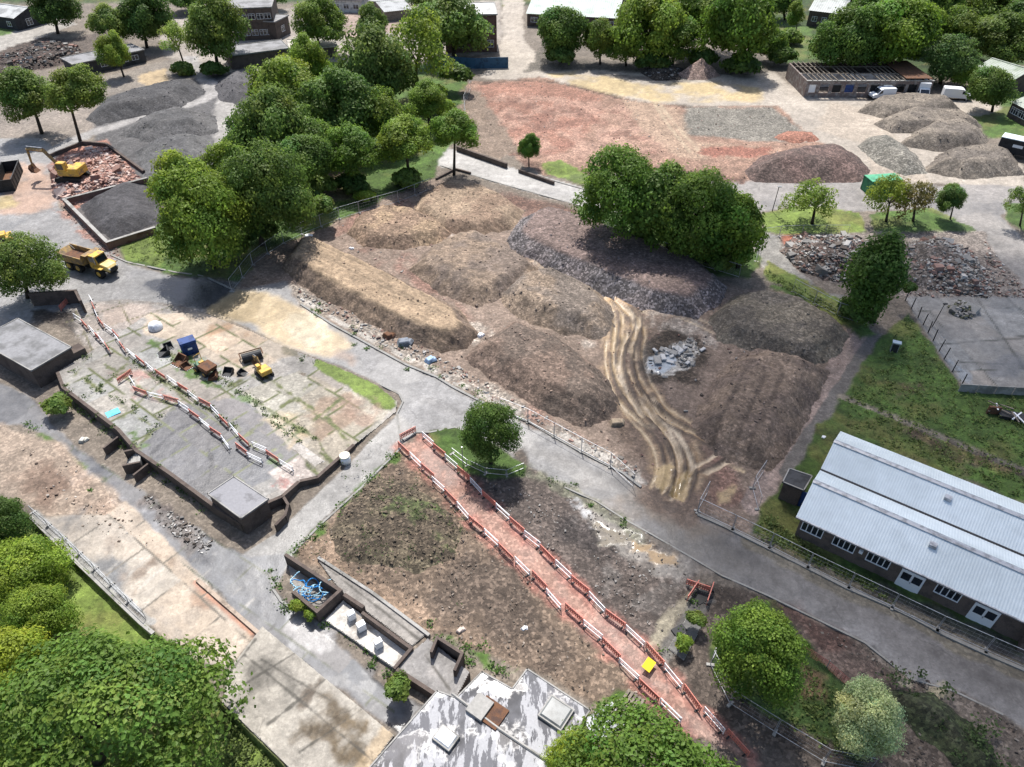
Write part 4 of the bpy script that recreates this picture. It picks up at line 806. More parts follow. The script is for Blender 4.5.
CR = {'broad': [crown_mesh('crown_leaves', s, 52, 620, .038, .92, (.16, .36), .78) for s in (1, 2, 3, 4)],
      'round': [crown_mesh('crown_leaves', s, 46, 640, .042, .95, (.18, .38), .8) for s in (5, 6, 7)],
      'airy': [crown_mesh('crown_leaves', s, 38, 260, .038, .85, (.16, .30), .5, .2, .35) for s in (8, 9)],
      'tall': [crown_mesh('crown_leaves', s, 30, 420, .06, 1.7, (.28, .42), .9) for s in (10, 11)],
      'near': [crown_mesh('crown_leaves', s, 150, 620, .023, .72, (.12, .24), .35, .22, .6) for s in (12, 13)],
      'mid': [crown_mesh('crown_leaves', s, 70, 800, .028, .90, (.17, .32), .75, .22, .5) for s in (14,)],
      'ivy': [crown_mesh('crown_leaves', 15, 40, 420, .055, 1.75, (.26, .42), .95, .12, .4)],
      'bush': [crown_mesh('crown_leaves', s, 16, 130, .13, .7, (.32, .5), .3) for s in (16, 17, 18)]}
def limb_mesh(name, seed, n=5, spread=.55, bot=-1.5, r0=.055):
    r = random.Random(seed); m = MB(); top = (r.uniform(-.05, .05), r.uniform(-.05, .05), -.35)
    m.tube((0, 0, bot), ((top[0]) * .5, top[1] * .5, (bot + top[2]) / 2), r0 * 1.2, r0 * .9, 7); m.tube((top[0] * .5, top[1] * .5, (bot + top[2]) / 2), top, r0 * .9, r0 * .7, 7)
    for k in range(n):
        a = k * 6.283 / n + r.uniform(-.4, .4); s = spread * r.uniform(.7, 1.2); q = (top[0] + math.cos(a) * s * .5, top[1] + math.sin(a) * s * .5, top[2] + r.uniform(.2, .4))
        e = (math.cos(a) * s, math.sin(a) * s, r.uniform(.1, .45)); m.tube(top, q, r0 * .55, r0 * .35, 5); m.tube(q, e, r0 * .35, r0 * .12, 5)
    o = m.build(name, M_BARK, None, 0, True); me = o.data; bpy.data.objects.remove(o); return me
LIMB = [limb_mesh('trunk_limbs', s) for s in (1, 2, 3)]
TN = [0]
def tree(base, crown, rpx, kind='broad', tint=(1, 1, 1), label='', name='broadleaf_tree', cat='tree', group=None, trunk=True, z0=0.0):
    """base: pixel where the trunk meets the ground, crown: pixel of the crown's centre, rpx its half width"""
    B = G(base[0], base[1], z0); v = (crown[1] - 383.5) / FPX; u = (crown[0] - 512) / FPX
    t = B[1] / (CT - v * ST); zc = CAMH - t * (ST + v * CT); xc = u * t; r = rpx / FPX * t
    TN[0] += 1; k = TN[0]; ms = CR[kind]
    if zc < r * .35 + z0: zc = z0 + r * .35
    va = {'near': .72, 'mid': .9, 'broad': .92, 'round': .95, 'airy': .85, 'tall': 1.7, 'ivy': 1.75, 'bush': .7}[kind]
    sz = r * rnd.uniform(.92, 1.06) if kind in ('near', 'ivy', 'bush', 'tall') or 'stem' in label or 'trunk' in label or 'leaning' in label else min(max((1.02 if 'clump' in label else .97) * (zc - z0) / va, .85 * r), (1.2 if 'clump' in label else 1.28) * r)
    e = empty(name, B, 0, label, cat, group)
    c = bpy.data.objects.new('crown', ms[k % len(ms)]); COL.objects.link(c); c.parent = e
    c.location = (xc - B[0], 0, zc - z0); c.scale = (r, r, sz); c.rotation_euler = (0, 0, rnd.uniform(0, 6.28)); c.color = (*tint, 1)
    if trunk:
        w = bpy.data.objects.new('trunk', LIMB[k % 3]); COL.objects.link(w); w.parent = e
        hz_ = max(.6, (zc - z0)); w.location = ((xc - B[0]) * .5, 0, hz_ * .98); w.scale = (r, r, hz_ / 1.5 + .02)
        # lean the trunk so its foot stands on the base point
        w.rotation_euler = (0, math.atan2((xc - B[0]) * .5, hz_), 0)
    return e
BRIGHT = (1.35, 1.3, .9); YEL = (1.9, 1.6, .9); DKG = (.62, .72, .75); GREY = (1.1, 1.0, 1.3); MIDG = (1, 1, 1); BLU = (.75, .85, 1.05)
GT = 'trees on the wooded bank'
TR = [
 ((58, 34), (52, 4), 26, 'broad', DKG, 'dark tree beside the black-walled garage at the far road'),
 ((118, 50), (110, 24), 22, 'broad', MIDG, 'leafy tree leaning over the dark rubble field, left of a darker one'),
 ((147, 48), (146, 16), 26, 'round', DKG, 'tall dark tree behind the small bright round-headed tree'),
 ((124, 77), (112, 51), 17, 'broad', BRIGHT, 'small bright round-headed tree in front of the low dark-windowed block'),
 ((186, 70), (175, 39), 17, 'airy', (1.8, 1.6, 1.5), 'slim pale feathery tree at the end of the haul track'),
 ((218, 68), (216, 28), 31, 'broad', MIDG, 'big mid-green tree in front of the brick block'),
 ((42, 134), (27, 93), 31, 'broad', MIDG, 'round-headed yard tree nearest the frame edge, trunk shaded, above the black skip'),
 ((81, 144), (74, 90), 29, 'broad', (1.15, 1.1, .95), 'round-headed yard tree with bare dark trunk behind the excavator'),
 ((320, 56), (319, 22), 27, 'broad', (1.1, 1.1, .9), 'lone clear-stemmed tree between pale flat roofs'),
 ((28, 298), (24, 266), 37, 'mid', MIDG, 'loose grey-green tree by the dark wall and small brick building'),
 ((268, 176), (272, 128), 40, 'broad', MIDG, 'broad dark-green tree below the spiky yellow-green one on the bank'),
 ((278, 118), (283, 84), 38, 'broad', BRIGHT, 'spreading yellow-green tree at the top of the wooded bank'),
 ((338, 152), (340, 110), 44, 'broad', (.85, .95, .95), 'wide grey-green dome tree in the middle of the wooded bank'),
 ((192, 258), (184, 186), 34, 'broad', BRIGHT, 'bright tree behind the ash bay, partly hid by the bigger bright one'),
 ((262, 246), (266, 192), 48, 'mid', (.78, .85, .8), 'tall dull dark-green tree right of the big bright tree'),
 ((214, 268), (203, 216), 50, 'mid', (1.25, 1.25, .85), 'big bright yellow-green tree overhanging the wet road'),
 ((353, 188), (350, 150), 31, 'broad', (.95, 1.1, .8), 'low round tree with a clear stem at the bank foot'),
 ((410, 182), (406, 140), 32, 'broad', (1.1, 1.15, .8), 'tree at the head of the fence corner, left of the slim-trunked path tree'),
 ((454, 175), (455, 128), 26, 'broad', (1.0, 1.1, .75), 'slim-trunked tree at the start of the pale middle path'),
 ((388, 112), (374, 66), 44, 'airy', (1.0, .95, 1.05), 'tall greyish thin-leaved tree rising over the wooded bank'),
 ((386, 112), (380, 70), 38, 'broad', (.9, .92, .95), 'dense grey-green tree behind the thin-leaved grey tree'),
 ((414, 98), (420, 50), 40, 'airy', (1.35, 1.25, .9), 'tall olive thin-crowned tree left of the blue hoarding'),
 ((455, 60), (448, 22), 40, 'broad', (1.0, 1.05, 1.05), 'broad silvery tree in front of the tall brown block'),
 ((376, 46), (372, 24), 17, 'round', MIDG, 'small round tree beside the grey-roofed shed'),
 ((562, 62), (562, 32), 26, 'round', (.75, .9, .85), 'dark bushy tree in front of the pale-roofed hall'),
 ((600, 64), (600, 38), 18, 'round', (.95, .95, .75), 'narrow olive tree beside the bushy dark one before the hall'),
 ((650, 66), (648, 24), 37, 'broad', BRIGHT, 'broad bright tree behind the debris strip'),
 ((702, 52), (700, 14), 34, 'round', (.85, .95, .7), 'tall tree peeping between the broad bright one and the one over the stone cone'),
 ((742, 70), (740, 24), 38, 'round', (.85, 1.0, .65), 'tall dense tree just past the pink stone cone'),
 ((529, 166), (529, 147), 12, 'round', (.75, .95, .7), 'small round-headed tree on the verge of the pink brick area'),
 ((812, 224), (812, 202), 29, 'airy', (1.4, 1.3, 1.0), 'airy multi-stemmed tree on the verge under the dark red heap'),
 ((886, 222), (888, 197), 23, 'airy', (1.5, 1.3, .9), 'olive thin tree on the verge behind the ivy-covered tree'),
 ((913, 222), (914, 200), 23, 'airy', (1.3, .75, 1.1), 'purple-tinged thin tree on the verge'),
 ((950, 220), (951, 198), 14, 'round', (.8, .9, 1.0), 'narrow grey-green tree at the end of the verge, right of the purple-tinged one'),
 ((1020, 226), (1018, 201), 15, 'airy', MIDG, 'small thin tree on the grass island at the right'),
 ((852, 78), (848, 38), 35, 'broad', (.75, .9, .8), 'dark dense tree right behind the roofless brick shell'),
 ((898, 76), (896, 34), 42, 'round', (.9, 1.05, .6), 'tallest rich green tree behind the roofless brick shell'),
 ((940, 84), (948, 58), 30, 'airy', BLU, 'bluish-grey tree behind the white box van'),
 ((940, 84), (952, 62), 24, 'broad', BLU, 'grey-green bushy tree at the end of the roofless shell'),
 ((992, 112), (990, 88), 22, 'round', (.8, .9, .85), 'round dark tree on the lawn by the mossy roofs'),
 ((1004, 66), (1000, 40), 34, 'broad', (.85, .85, .75), 'olive wood tree above the mossy roofs'),
 ((934, 36), (936, 2), 26, 'broad', (.65, .8, .7), 'dark wood tree at the top edge, left of an olive one'),
 ((990, 34), (992, 4), 30, 'broad', (1.0, .95, .75), 'olive wood tree at the top right corner'),
 ((796, 34), (796, 14), 9, 'tall', (1.1, 1.15, .8), 'slim upright tree on the grass left of the dark gabled block'),
 ((785, 20), (776, -4), 22, 'broad', (.8, .9, .8), 'tree at the top edge behind the slim upright one'),
 ((850, 4), (858, -14), 26, 'broad', (.7, .8, .7), 'dark tree at the top edge behind the gabled block roof'),
 ((880, 14), (884, -6), 28, 'round', (.85, .95, .7), 'mid-green wood tree at the top edge above the tallest rich green tree'),
 ((968, 56), (962, 30), 24, 'broad', (.95, 1.0, .8), 'light wood tree between two olive ones at the top right'),
 ((1030, 50), (1026, 22), 28, 'broad', (.75, .85, .75), 'dark wood tree cut by the right frame edge'),
 ((962, 14), (962, -8), 24, 'broad', (.8, .9, .75), 'wood tree at the top edge between dark and olive neighbours'),
 ((868, 60), (874, 22), 30, 'broad', (.8, .95, .75), 'tree filling the gap between the dark dense tree and the tallest one'),
 ((918, 52), (922, 26), 24, 'round', (1.15, 1.2, .8), 'bright wood tree behind the bluish-grey tree'),
 ((985, 88), (966, 74), 16, 'broad', (1.2, 1.3, .8), 'small bright tree between the bluish-grey tree and mossy roofs'),
 ((590, 4), (640, -6), 18, 'broad', (.9, 1, .8), 'tree top at the top edge behind the pale-roofed hall'),
 ((690, 10), (682, -6), 24, 'broad', (.8, .95, .75), 'tree at the top edge behind the broad bright tree'),
 ((740, 8), (742, -8), 22, 'broad', (.85, .95, .75), 'tree at the top edge behind the tall dense one'),
 ((300, 100), (308, 62), 24, 'broad', (1.25, 1.25, .8), 'yellow-green tree between the spreading yellow-green one and the thin grey one'),
 ((304, 205), (304, 160), 30, 'round', (.7, .85, .75), 'dark tree in the gap behind the low clear-stemmed round tree'),
 ((240, 170), (246, 140), 26, 'round', (.8, .95, .8), 'dull tree behind the tall dark-green tree on the bank'),
 ((262, 12), (262, -8), 24, 'broad', (.9, 1, .8), 'tree at the top edge above the two-storey brick block'),
 ((190, 12), (186, -6), 22, 'broad', (.75, .9, .75), 'dark tree at the top edge behind the big tree by the brick block'),
 ((420, 10), (424, -6), 22, 'broad', (.9, .95, .9), 'tree at the top edge behind the grey-roofed shed'),
 ((776, 62), (772, 44), 18, 'round', (.9, 1, .75), 'rounded tree beside the stone cone, right of the tall dense one'),
 ((672, 66), (676, 38), 26, 'round', (.85, .95, .7), 'dark-stemmed round tree between the broad bright one and the tall dense one'),
 ((626, 66), (622, 44), 20, 'broad', (1, 1.05, .8), 'low spreading tree between the narrow olive and the broad bright one'),
 ((236, 205), (232, 172), 30, 'broad', (1.05, 1.1, .8), 'mid-green tree wedged between the big bright tree and the bank'),
 ((314, 178), (312, 142), 30, 'broad', (.9, 1.0, .8), 'rounded tree on the bank left of the low clear-stemmed one'),
 ((392, 150), (388, 118), 28, 'broad', (1.05, 1.1, .8), 'leafy tree filling the bank above the fence-corner tree'),
 ((430, 130), (428, 100), 24, 'broad', (1.1, 1.15, .8), 'bright tree on the bank behind the slim-trunked path tree'),
 ((622, 246), (620, 190), 46, 'mid', (.8, .95, .68), 'tall dark tree at the path end of the middle clump'),
 ((668, 252), (662, 204), 42, 'round', (.72, .85, .65), 'darkest narrow tree in the middle clump'),
 ((706, 262), (700, 212), 46, 'mid', (.85, .95, .7), 'broad olive-dark tree in the middle clump'),
 ((738, 268), (731, 231), 38, 'round', (.9, 1.05, .65), 'shorter tree at the right end of the middle clump'),
 ((874, 322), (876, 275), 32, 'ivy', (.55, .72, .62), 'tall column tree smothered in dark ivy beside the rubble piles'),
 ((491, 464), (490, 429), 31, 'mid', (.7, .8, .75), 'lone dark small tree on the grass corner of the junction'),
 ((762, 692), (760, 650), 49, 'mid', (1.0, 1.08, .8), 'rounded bright-green tree on the fenced lawn'),
 ((866, 744), (868, 716), 37, 'mid', (3.3, 2.6, 6.5), 'whitish silver-leaved tree beside the scrub bank'),
 ((655, 850), (655, 808), 108, 'near', (.9, 1.0, .8), 'wide dark-green tree top cut off by the bottom edge'),
 ((570, 790), (574, 764), 32, 'mid', YEL, 'yellow-green tree top beside the derelict wet roof'),
 ((100, 760), (100, 728), 122, 'near', (.95, 1.05, .9), 'huge dark-green tree covering the lower left corner'),
 ((12, 700), (8, 672), 52, 'mid', YEL, 'yellow-green tree at the frame edge beside the huge dark-green tree'),
 ((42, 634), (38, 614), 36, 'mid', (1.35, 1.3, .85), 'medium green tree above the huge dark-green tree'),
 ((20, 588), (22, 572), 46, 'mid', (1.45, 1.4, .8), 'bright leafy tree beside the long wire fence'),
 ((-6, 540), (0, 520), 28, 'mid', DKG, 'dark tree cut by the frame edge above the bright leafy one')]
LAWN_Z = -.8
for b_, c_, r_, kd, tn, lb in TR:
    tree(b_, c_, r_, kd, tn, lb, trunk=True, z0=LAWN_Z if (b_[0] < 110 and b_[1] > 530) else 0.0, name='ivy_covered_tree' if kd == 'ivy' else 'broadleaf_tree')
BU = [
 ((182, 74), (182, 71), 12, MIDG, 'low shrub round the foot of the pale feathery tree'), ((213, 76), (213, 69), 13, DKG, 'dark shrub at the foot of the big tree by the brick block'),
 ((455, 92), (453, 74), 17, DKG, 'dark upright bush in front of the blue hoarding'), ((324, 228), (322, 206), 15, MIDG, 'thin young bush inside the wire fence on the bank'),
 ((58, 414), (57, 404), 14, MIDG, 'leafy bush at the corner of the raised platform wall'), ((297, 612), (297, 606), 9, BRIGHT, 'small bush in front of the blue-pipe bay, nearer the alley kerb'),
 ((312, 620), (311, 615), 8, BRIGHT, 'lower small bush at the corner of the blue-pipe bay'), ((397, 698), (397, 687), 14, MIDG, 'round green bush growing at the ruined wall end'),
 ((698, 628), (698, 619), 10, MIDG, 'dark bush behind the red plastic barrier box'), ((683, 648), (683, 641), 10, BRIGHT, 'light green bush beside the broken paving'),
 ((762, 562), (760, 556), 0, MIDG, ''), ((792, 44), (790, 36), 13, MIDG, 'grey-green bush on the grass left of the roofless shell'), ((786, 66), (784, 56), 14, DKG, 'bush at the end wall of the roofless shell'),
 ((905, 310), (908, 288), 9, DKG, 'small dark bush beside the ivy-covered tree'), ((366, 204), (366, 196), 10, BRIGHT, 'low bush on the bank lawn by the wire fence'),
 ((420, 100), (432, 96), 17, BRIGHT, 'sunlit bush on the bank lawn under the olive tree'), ((140, 330 + 22), (141, 350), 0, MIDG, ''),
 ((352, 192), (350, 184), 18, DKG, 'undergrowth at the foot of the low clear-stemmed bank tree'), ((408, 186), (406, 178), 16, MIDG, 'undergrowth at the foot of the fence-corner tree'), ((322, 196), (320, 186), 18, MIDG, 'bank undergrowth left of the low clear-stemmed tree'), ((650, 70), (650, 62), 18, DKG, 'undergrowth under the broad bright tree'), ((740, 74), (742, 64), 18, DKG, 'undergrowth at the foot of the tall dense tree by the cone'), ((562, 66), (562, 56), 16, DKG, 'undergrowth under the dark bushy tree before the hall'), ((700, 68), (702, 58), 16, DKG, 'undergrowth behind the pink stone cone'),
 ((300, 210), (298, 196), 20, DKG, 'dark thicket under the wooded bank trees'), ((440, 118), (440, 108), 16, BRIGHT, 'bright bush at the fence by the pink brick area'),
 ((258, 244), (258, 232), 17, DKG, 'dark thicket at the foot of the tall dull dark-green tree'), ((238, 258), (236, 246), 15, MIDG, 'undergrowth between the big bright tree and the wire fence'),
 ((690, 262), (690, 252), 17, DKG, 'dark undergrowth at the foot of the middle clump'), ((640, 246), (642, 238), 16, DKG, 'undergrowth under the darkest narrow tree in the clump'), ((724, 270), (722, 260), 15, MIDG, 'undergrowth at the right foot of the middle clump'), ((860, 320), (858, 312), 18, DKG, 'dark bush at the foot of the ivy-covered tree')]
for b_, c_, r_, tn, lb in BU:
    if r_: tree(b_, c_, r_, 'bush', tn, lb, 'bush', 'bush', trunk=False)
def weeds(name, pts, size, n, seed, tint=(.06, .11, .025), zs=None, rad=.24):
    """small leaf tufts"""
    r = np.random.default_rng(seed); C, Nn, S, K_ = [], [], [], []
    for i, (x, y) in enumerate(pts):
        z = zs[i] if zs is not None else 0.0; m = int(n * r.uniform(.5, 1.5)); q = r.normal(size=(m, 3)) * rad * r.uniform(.5, 1.3); q[:, 2] = np.abs(q[:, 2]) * .8
        C.append(q + np.array([x, y, z])); Nn.append(r.normal(size=(m, 3)) * .5 + np.array([0, 0, .8])); S.append(size * r.uniform(.6, 1.3, m)); K_.append(1.55 * np.array(tint) * r.uniform(.6, 1.4, (m, 1)) * r.uniform(.75, 1.25))
    V, F, c = leaf_quads(np.concatenate(C), np.concatenate(Nn), np.concatenate(S), np.concatenate(K_), r)
    return tag(fast_mesh(name, V, F, ML, None, c, None, False), kind='stuff')
def along(px, step, jit, z=0.0):
    Q = [np.array(G2(p[0], p[1], z)) for p in px]; out = []
    for a, b in zip(Q[:-1], Q[1:]):
        n = max(1, int(np.linalg.norm(b - a) / step))
        for k in range(n): out.append(a + (b - a) * (k + rnd.random()) / n + np.array([rnd.gauss(0, jit), rnd.gauss(0, jit)]))
    return out
W1 = along([(70, 396), (130, 446)], 1.2, .3) + along([(292, 553), (330, 520), (402, 450)], 1.0, .35) + along([(430, 632), (480, 655), (505, 672)], .5, .5) + along([(330, 625), (360, 645), (392, 672)], .8, .3) + along([(270, 570), (278, 600), (290, 610)], .6, .4) + along([(286, 480), (284, 498)], .5, .3) + along([(100, 475), (85, 500)], 2.5, .8) + along([(665, 655), (700, 600)], 1.6, .6) + along([(590, 715), (612, 712)], .5, .4) + along([(527, 468), (597, 504), (640, 537)], 1.6, .5) + along([(300, 300), (400, 358), (436, 376), (530, 424)], 1.8, .8) + along([(38, 430), (20, 424)], 1.0, .5)
weeds('weeds', W1, .10, 30, 3)
W2 = along([(895, 708), (940, 728), (970, 755), (985, 780)], .28, 1.3)
weeds('scrub', W2, .12, 40, 4, (.045, .07, .025), [.5] * len(W2), .38)
W3 = along([(330, 520), (390, 490), (450, 535), (390, 560), (340, 545)], .4, 2.2)
weeds('weeds', W3, .08, 12, 5, (.05, .075, .025), [.9] * len(W3), .3)
W5 = []
for q, n_ in (([(908, 318), (966, 396), (1060, 400), (1060, 500), (1024, 500), (846, 430), (850, 395)], 900), ([(825, 430), (1060, 520), (1060, 560), (850, 440)], 400), ([(715, 645), (735, 620), (850, 695), (888, 745), (850, 760), (745, 700)], 350), ([(765, 512), (795, 540), (870, 585), (900, 606), (820, 566), (757, 536)], 200), ([(125, 258), (140, 232), (300, 215), (260, 250), (180, 272)], 350), ([(290, 90), (450, 70), (440, 165), (330, 215)], 500), ([(765, 270), (858, 320), (850, 326), (775, 285)], 150), ([(210, 690), (300, 790), (250, 800), (180, 680)], 250)):
    Q = np.array([G2(*p) for p in q]); k = 0
    while k < n_:
        p = (rnd.uniform(Q[:, 0].min(), Q[:, 0].max()), rnd.uniform(Q[:, 1].min(), Q[:, 1].max()))
        if poly_sd(np.array([p[0]]), np.array([p[1]]), Q)[0] > 0: W5.append(p); k += 1
weeds('grass_tufts', W5, .13, 7, 8, (.10, .13, .04), [.05] * (len(W5) - 250) + [-.75] * 250, .22)
# weeds in the platform's joints
W4, Z4 = [], []
for q in ([(66, 386), (92, 352)], [(84, 402), (120, 370)], [(84, 378), (150, 425)], [(135, 450), (175, 408)], [(128, 358), (240, 430)], [(160, 350), (235, 385), (300, 440)], [(240, 392), (318, 440)], [(290, 350), (318, 360)]):
    for p in along(q, 1.1, .25, .8): W4.append(p); Z4.append(float(zplat(p[0], p[1])))
for q in ([(62, 390), (117, 432), (135, 452), (170, 476), (205, 502)],):
    for p in along(q, .7, .2, 1.2): W4.append(p); Z4.append(float(zplat(p[0], p[1])) if poly_sd(np.array([p[0]]), np.array([p[1]]), PW)[0] > 0 else 0)
weeds('weeds', W4, .10, 18, 6, (.06, .09, .028), Z4, .25)
# ------------------------------------------------------------------ buildings
def frame(p0, p1):
    a = np.array(G2(*p0)); b = np.array(G2(*p1)); d = b - a; return a, math.atan2(d[1], d[0]), float(np.linalg.norm(d))
def to_local(px, py, z, a, rz):
    p = np.array(G2(px, py, z)) - a; c, s = math.cos(rz), math.sin(rz); return p[0] * c + p[1] * s, -p[0] * s + p[1] * c
def window(par, x, z, w, h, panes=3, face='front', off=0.0, fm=None, label=None):
    """framed window on the local -y wall (front) or the local x = off wall (side)"""
    f = MB(); t = .07; m = fm or M_WHITE
    def bar(cx, cz, sx, sz, dp=.10):
        if face == 'front': f.box((cx, off, cz), (sx, dp, sz))
        else: f.box((off, cx, cz), (dp, sx, sz))
    bar(x, z + h / 2, w + t, t); bar(x, z - h / 2, w + t, t, .2)
    for k in range(panes + 1): bar(x - w / 2 + w * k / panes, z, t, h - t)
    if h > 1.0: bar(x, z + h * .2, w, .05, .08)
    o = f.build('window', m, par)
    g = MB(); g.box((x, off, z), (w, .05, h)) if face == 'front' else g.box((off, x, z), (.05, w, h)); g.build('pane', M_GLASS, o)
    return o
def door(par, x, w, h, mat, face='front', off=0.0, glazed=True):
    f = MB(); s = (w, .12, h) if face == 'front' else (.12, w, h); c = (x, off, h / 2) if face == 'front' else (off, x, h / 2)
    o = f.box(c, s).build('door', mat, par, .01)
    if glazed:
        for k in (-1, 1):
            g = MB(); d = .075
            if face == 'front': g.box((x + k * w * .23, off - d, h * .68), (w * .36, .04, h * .38))
            else: g.box((off - d, x + k * w * .23, h * .68), (.04, w * .36, h * .38))
            g.build('glazing', M_GLASS, o)
    hd = MB(); hd.box((x + .04, off - .1, h * .45), (.05, .08, .16)) if face == 'front' else hd.box((off - .1, x + .04, h * .45), (.08, .05, .16)); hd.build('handle', M_STEEL, o)
    return o
def corr(x0, x1, y0, z0, y1, z1, per=.3, amp=.028, th=.0):
    """ribbed sheet between the eave (y0,z0) and the ridge (y1,z1)"""
    n = int((x1 - x0) / (per / 4)); xs = np.linspace(x0, x1, n + 1); w = amp * np.array([0, 1, 1, 0])[np.arange(n + 1) % 4]
    V = np.concatenate([np.stack([xs, np.full(n + 1, y0), z0 + w], 1), np.stack([xs, np.full(n + 1, y1), z1 + w], 1)])
    i = np.arange(n); return V, np.stack([i, i + 1, n + 2 + i, n + 1 + i], 1)
def block(name, label, p0, p1, depth, h, roof='flat', wall=None, rmat=None, wins=(), sidewins=(), rise=1.6, over=.3, cat='building', doors=(), parapet=.12, group=None):
    a, rz, ln = frame(p0, p1); e = empty(name, (a[0], a[1], 0), rz, label, cat, group); wm = wall or M_BRICK
    m = MB()
    if roof == 'gable':
        m.extr([(0, -.5), (depth, -.5), (depth, h), (depth / 2, h + rise), (0, h)], 0, ln)
        m.build('wall', wm, e)
        V, F = [], []; n = 0
        for (y0, z0, y1, z1) in ((-over, h - over * rise * 2 / depth + .06, depth / 2, h + rise + .06), (depth + over, h - over * rise * 2 / depth + .06, depth / 2, h + rise + .06)):
            v, f = corr(-over, ln + over, y0, z0, y1, z1, .6, .04); V.append(v); F.append(f + n); n += len(v)
        r = fast_mesh('roof', np.concatenate(V), np.concatenate(F), rmat or M_GREENROOF, e, None, None, False)
        c = MB(); c.box((ln / 2, depth / 2, h + rise + .1), (ln + 2 * over, .4, .08)).build('ridge_cap', rmat or M_GREENROOF, r)
    else:
        m.box((ln / 2, depth / 2, h / 2 - .25), (ln, depth, h + .5)).build('wall', wm, e)
        r = MB(); r.box((ln / 2, depth / 2, h + .08), (ln + 2 * over, depth + 2 * over, .16)); r.build('roof', rmat or M_ROOFG, e, .03)
        k = MB()
        for cx, cy, sx, sy in ((ln / 2, -over + .1, ln + 2 * over, .18), (ln / 2, depth + over - .1, ln + 2 * over, .18), (-over + .1, depth / 2, .18, depth + 2 * over - .4), (ln + over - .1, depth / 2, .18, depth + 2 * over - .4)):
            k.box((cx, cy, h + .16 + parapet / 2), (sx, sy, parapet))
        k.build('roof_edge', M_CONC, e)
    for w in wins: window(e, w[0] * ln, w[1], w[2], w[3], w[4] if len(w) > 4 else 2)
    for w in sidewins: window(e, w[0] * depth, w[1], w[2], w[3], 2, 'side', 0.0 if w[4] == 'l' else ln)
    for d in doors: door(e, d[0] * ln, d[1], d[2], d[3])
    return e, ln, rz
# the long shed with two ribbed roofs
a, rz, LB = frame((794, 536), (1009, 638)); LB += .6
HB = 2.9; dep = to_local(845.5, 435, HB, a, rz)[1]; hw = dep / 2; rise = hw / 2 * .42
e = empty('brick_hall', (a[0], a[1], 0), rz, 'long low brown-brick hall with two pale ribbed sheet roofs side by side', 'building')
wl = MB()
for k in (0, 1):
    y0 = k * hw; wl.extr([(y0, -.5), (y0 + hw - .01 * (1 - k), -.5), (y0 + hw - .01 * (1 - k), HB), (y0 + hw / 2, HB + rise), (y0, HB)], 0, LB)
wl.build('wall', M('brown_brick', (0.13, 0.10, 0.085), .9, .5, 1.2, .4, (0.09, .072, .062)), e)
for k in (0, 1):
    V, F, n = [], [], 0; y0 = k * hw
    for (ya, yb) in ((y0 - (.4 if k == 0 else -.06), y0 + hw / 2), (y0 + hw + (.35 if k else -.06), y0 + hw / 2)):
        zc = lambda y: HB + rise * (1 - abs(y - (y0 + hw / 2)) / (hw / 2)) + .08
        v, f = corr(-.4, LB + .4, ya, zc(ya), yb, zc(yb), .22, .014); V.append(v); F.append(f + n); n += len(v)
    r = fast_mesh('roof', np.concatenate(V), np.concatenate(F), M_SHEET, e, None, None, False)
    c = MB(); c.extr([(y0 + hw / 2 - .25, HB + rise + .09), (y0 + hw / 2, HB + rise + .16), (y0 + hw / 2 + .25, HB + rise + .09)], -.42, LB + .42).build('ridge_cap', M_STEEL, r)
    c = MB(); c.box((LB * .55, y0 + hw * .33, HB + rise * .66 + .2), (.55, .5, .3)).build('vent', M_STEEL, r)
g = MB(); g.box((LB / 2, hw, HB + .12), (LB + .8, .22, .1)); g.build('valley_gutter', M_BLACK, e)
g = MB(); g.box((LB / 2, -.46, HB - .12), (LB + .8, .12, .12)); g.build('gutter', M_STEEL, e)
for px, py in ((814, 526), (845, 542), (879, 558), (948, 592)):
    window(e, to_local(px, py, 1.7, a, rz)[0], 1.75, 1.75, 1.0, 4)
for px, py in ((911, 578), (984, 611)):
    door(e, to_local(px, py, 1.1, a, rz)[0], 1.8, 2.15, M_WHITE)
b_ = MB(); b_.box((to_local(862, 549, 1.7, a, rz)[0], -.1, 1.9), (.3, .2, .35)); b_.build('wall_lamp', M_WHITE, e)
# brick end block joined on the right
x0, y0 = LB + .01, -.9
q = MB(); q.box((x0 + 4, y0 + hw * .5, 1.1), (8, hw, 3.2)).build('end_block', MATS['brown_brick'], e)
q = MB(); q.box((x0 + 4.2, y0 + hw * .5, 2.78), (8.5, hw + .4, .14)).build('end_block_roof', M_ROOFG, e)
window(e, x0 + 1.2, 1.5, 1.2, .9, 2, off=y0)
def px_prism(name, label, cat, poly, z, wallm, roofm, zb=-.4, over=.2, lip=.12):
    """flat-roofed block whose roof outline is traced at its real height"""
    Q = np.array([G2(p[0], p[1], z) for p in poly]); c = Q.mean(0); e = empty(name, (c[0], c[1], 0), 0, label, cat); q = Q - c
    inn = [tuple(p * (1 - over / max(np.linalg.norm(p), 1))) for p in q]
    MB().prism(inn, zb, z - .12).build('wall', wallm, e); MB().prism([tuple(p) for p in q], z - .12, z).build('roof', roofm, e)
    k = MB(); n = len(q)
    for i in range(n):
        a_, b_ = q[i], q[(i + 1) % n]; d = b_ - a_; l_ = np.linalg.norm(d); nx = np.array([-d[1], d[0]]) / l_
        if np.dot(nx, -(a_ + b_) / 2) < 0: nx = -nx
        k.prism([tuple(a_), tuple(b_), tuple(b_ + nx * .10), tuple(a_ + nx * .10)], z + .003, z + lip * .5)
    k.build('roof_edge', M_CONC, e); return e, c
M_WETROOF = M('damp_felt_roof', (0.17, 0.17, 0.185), .45, .25, .5, .1, (0.09, 0.09, 0.10), (.5, .6))
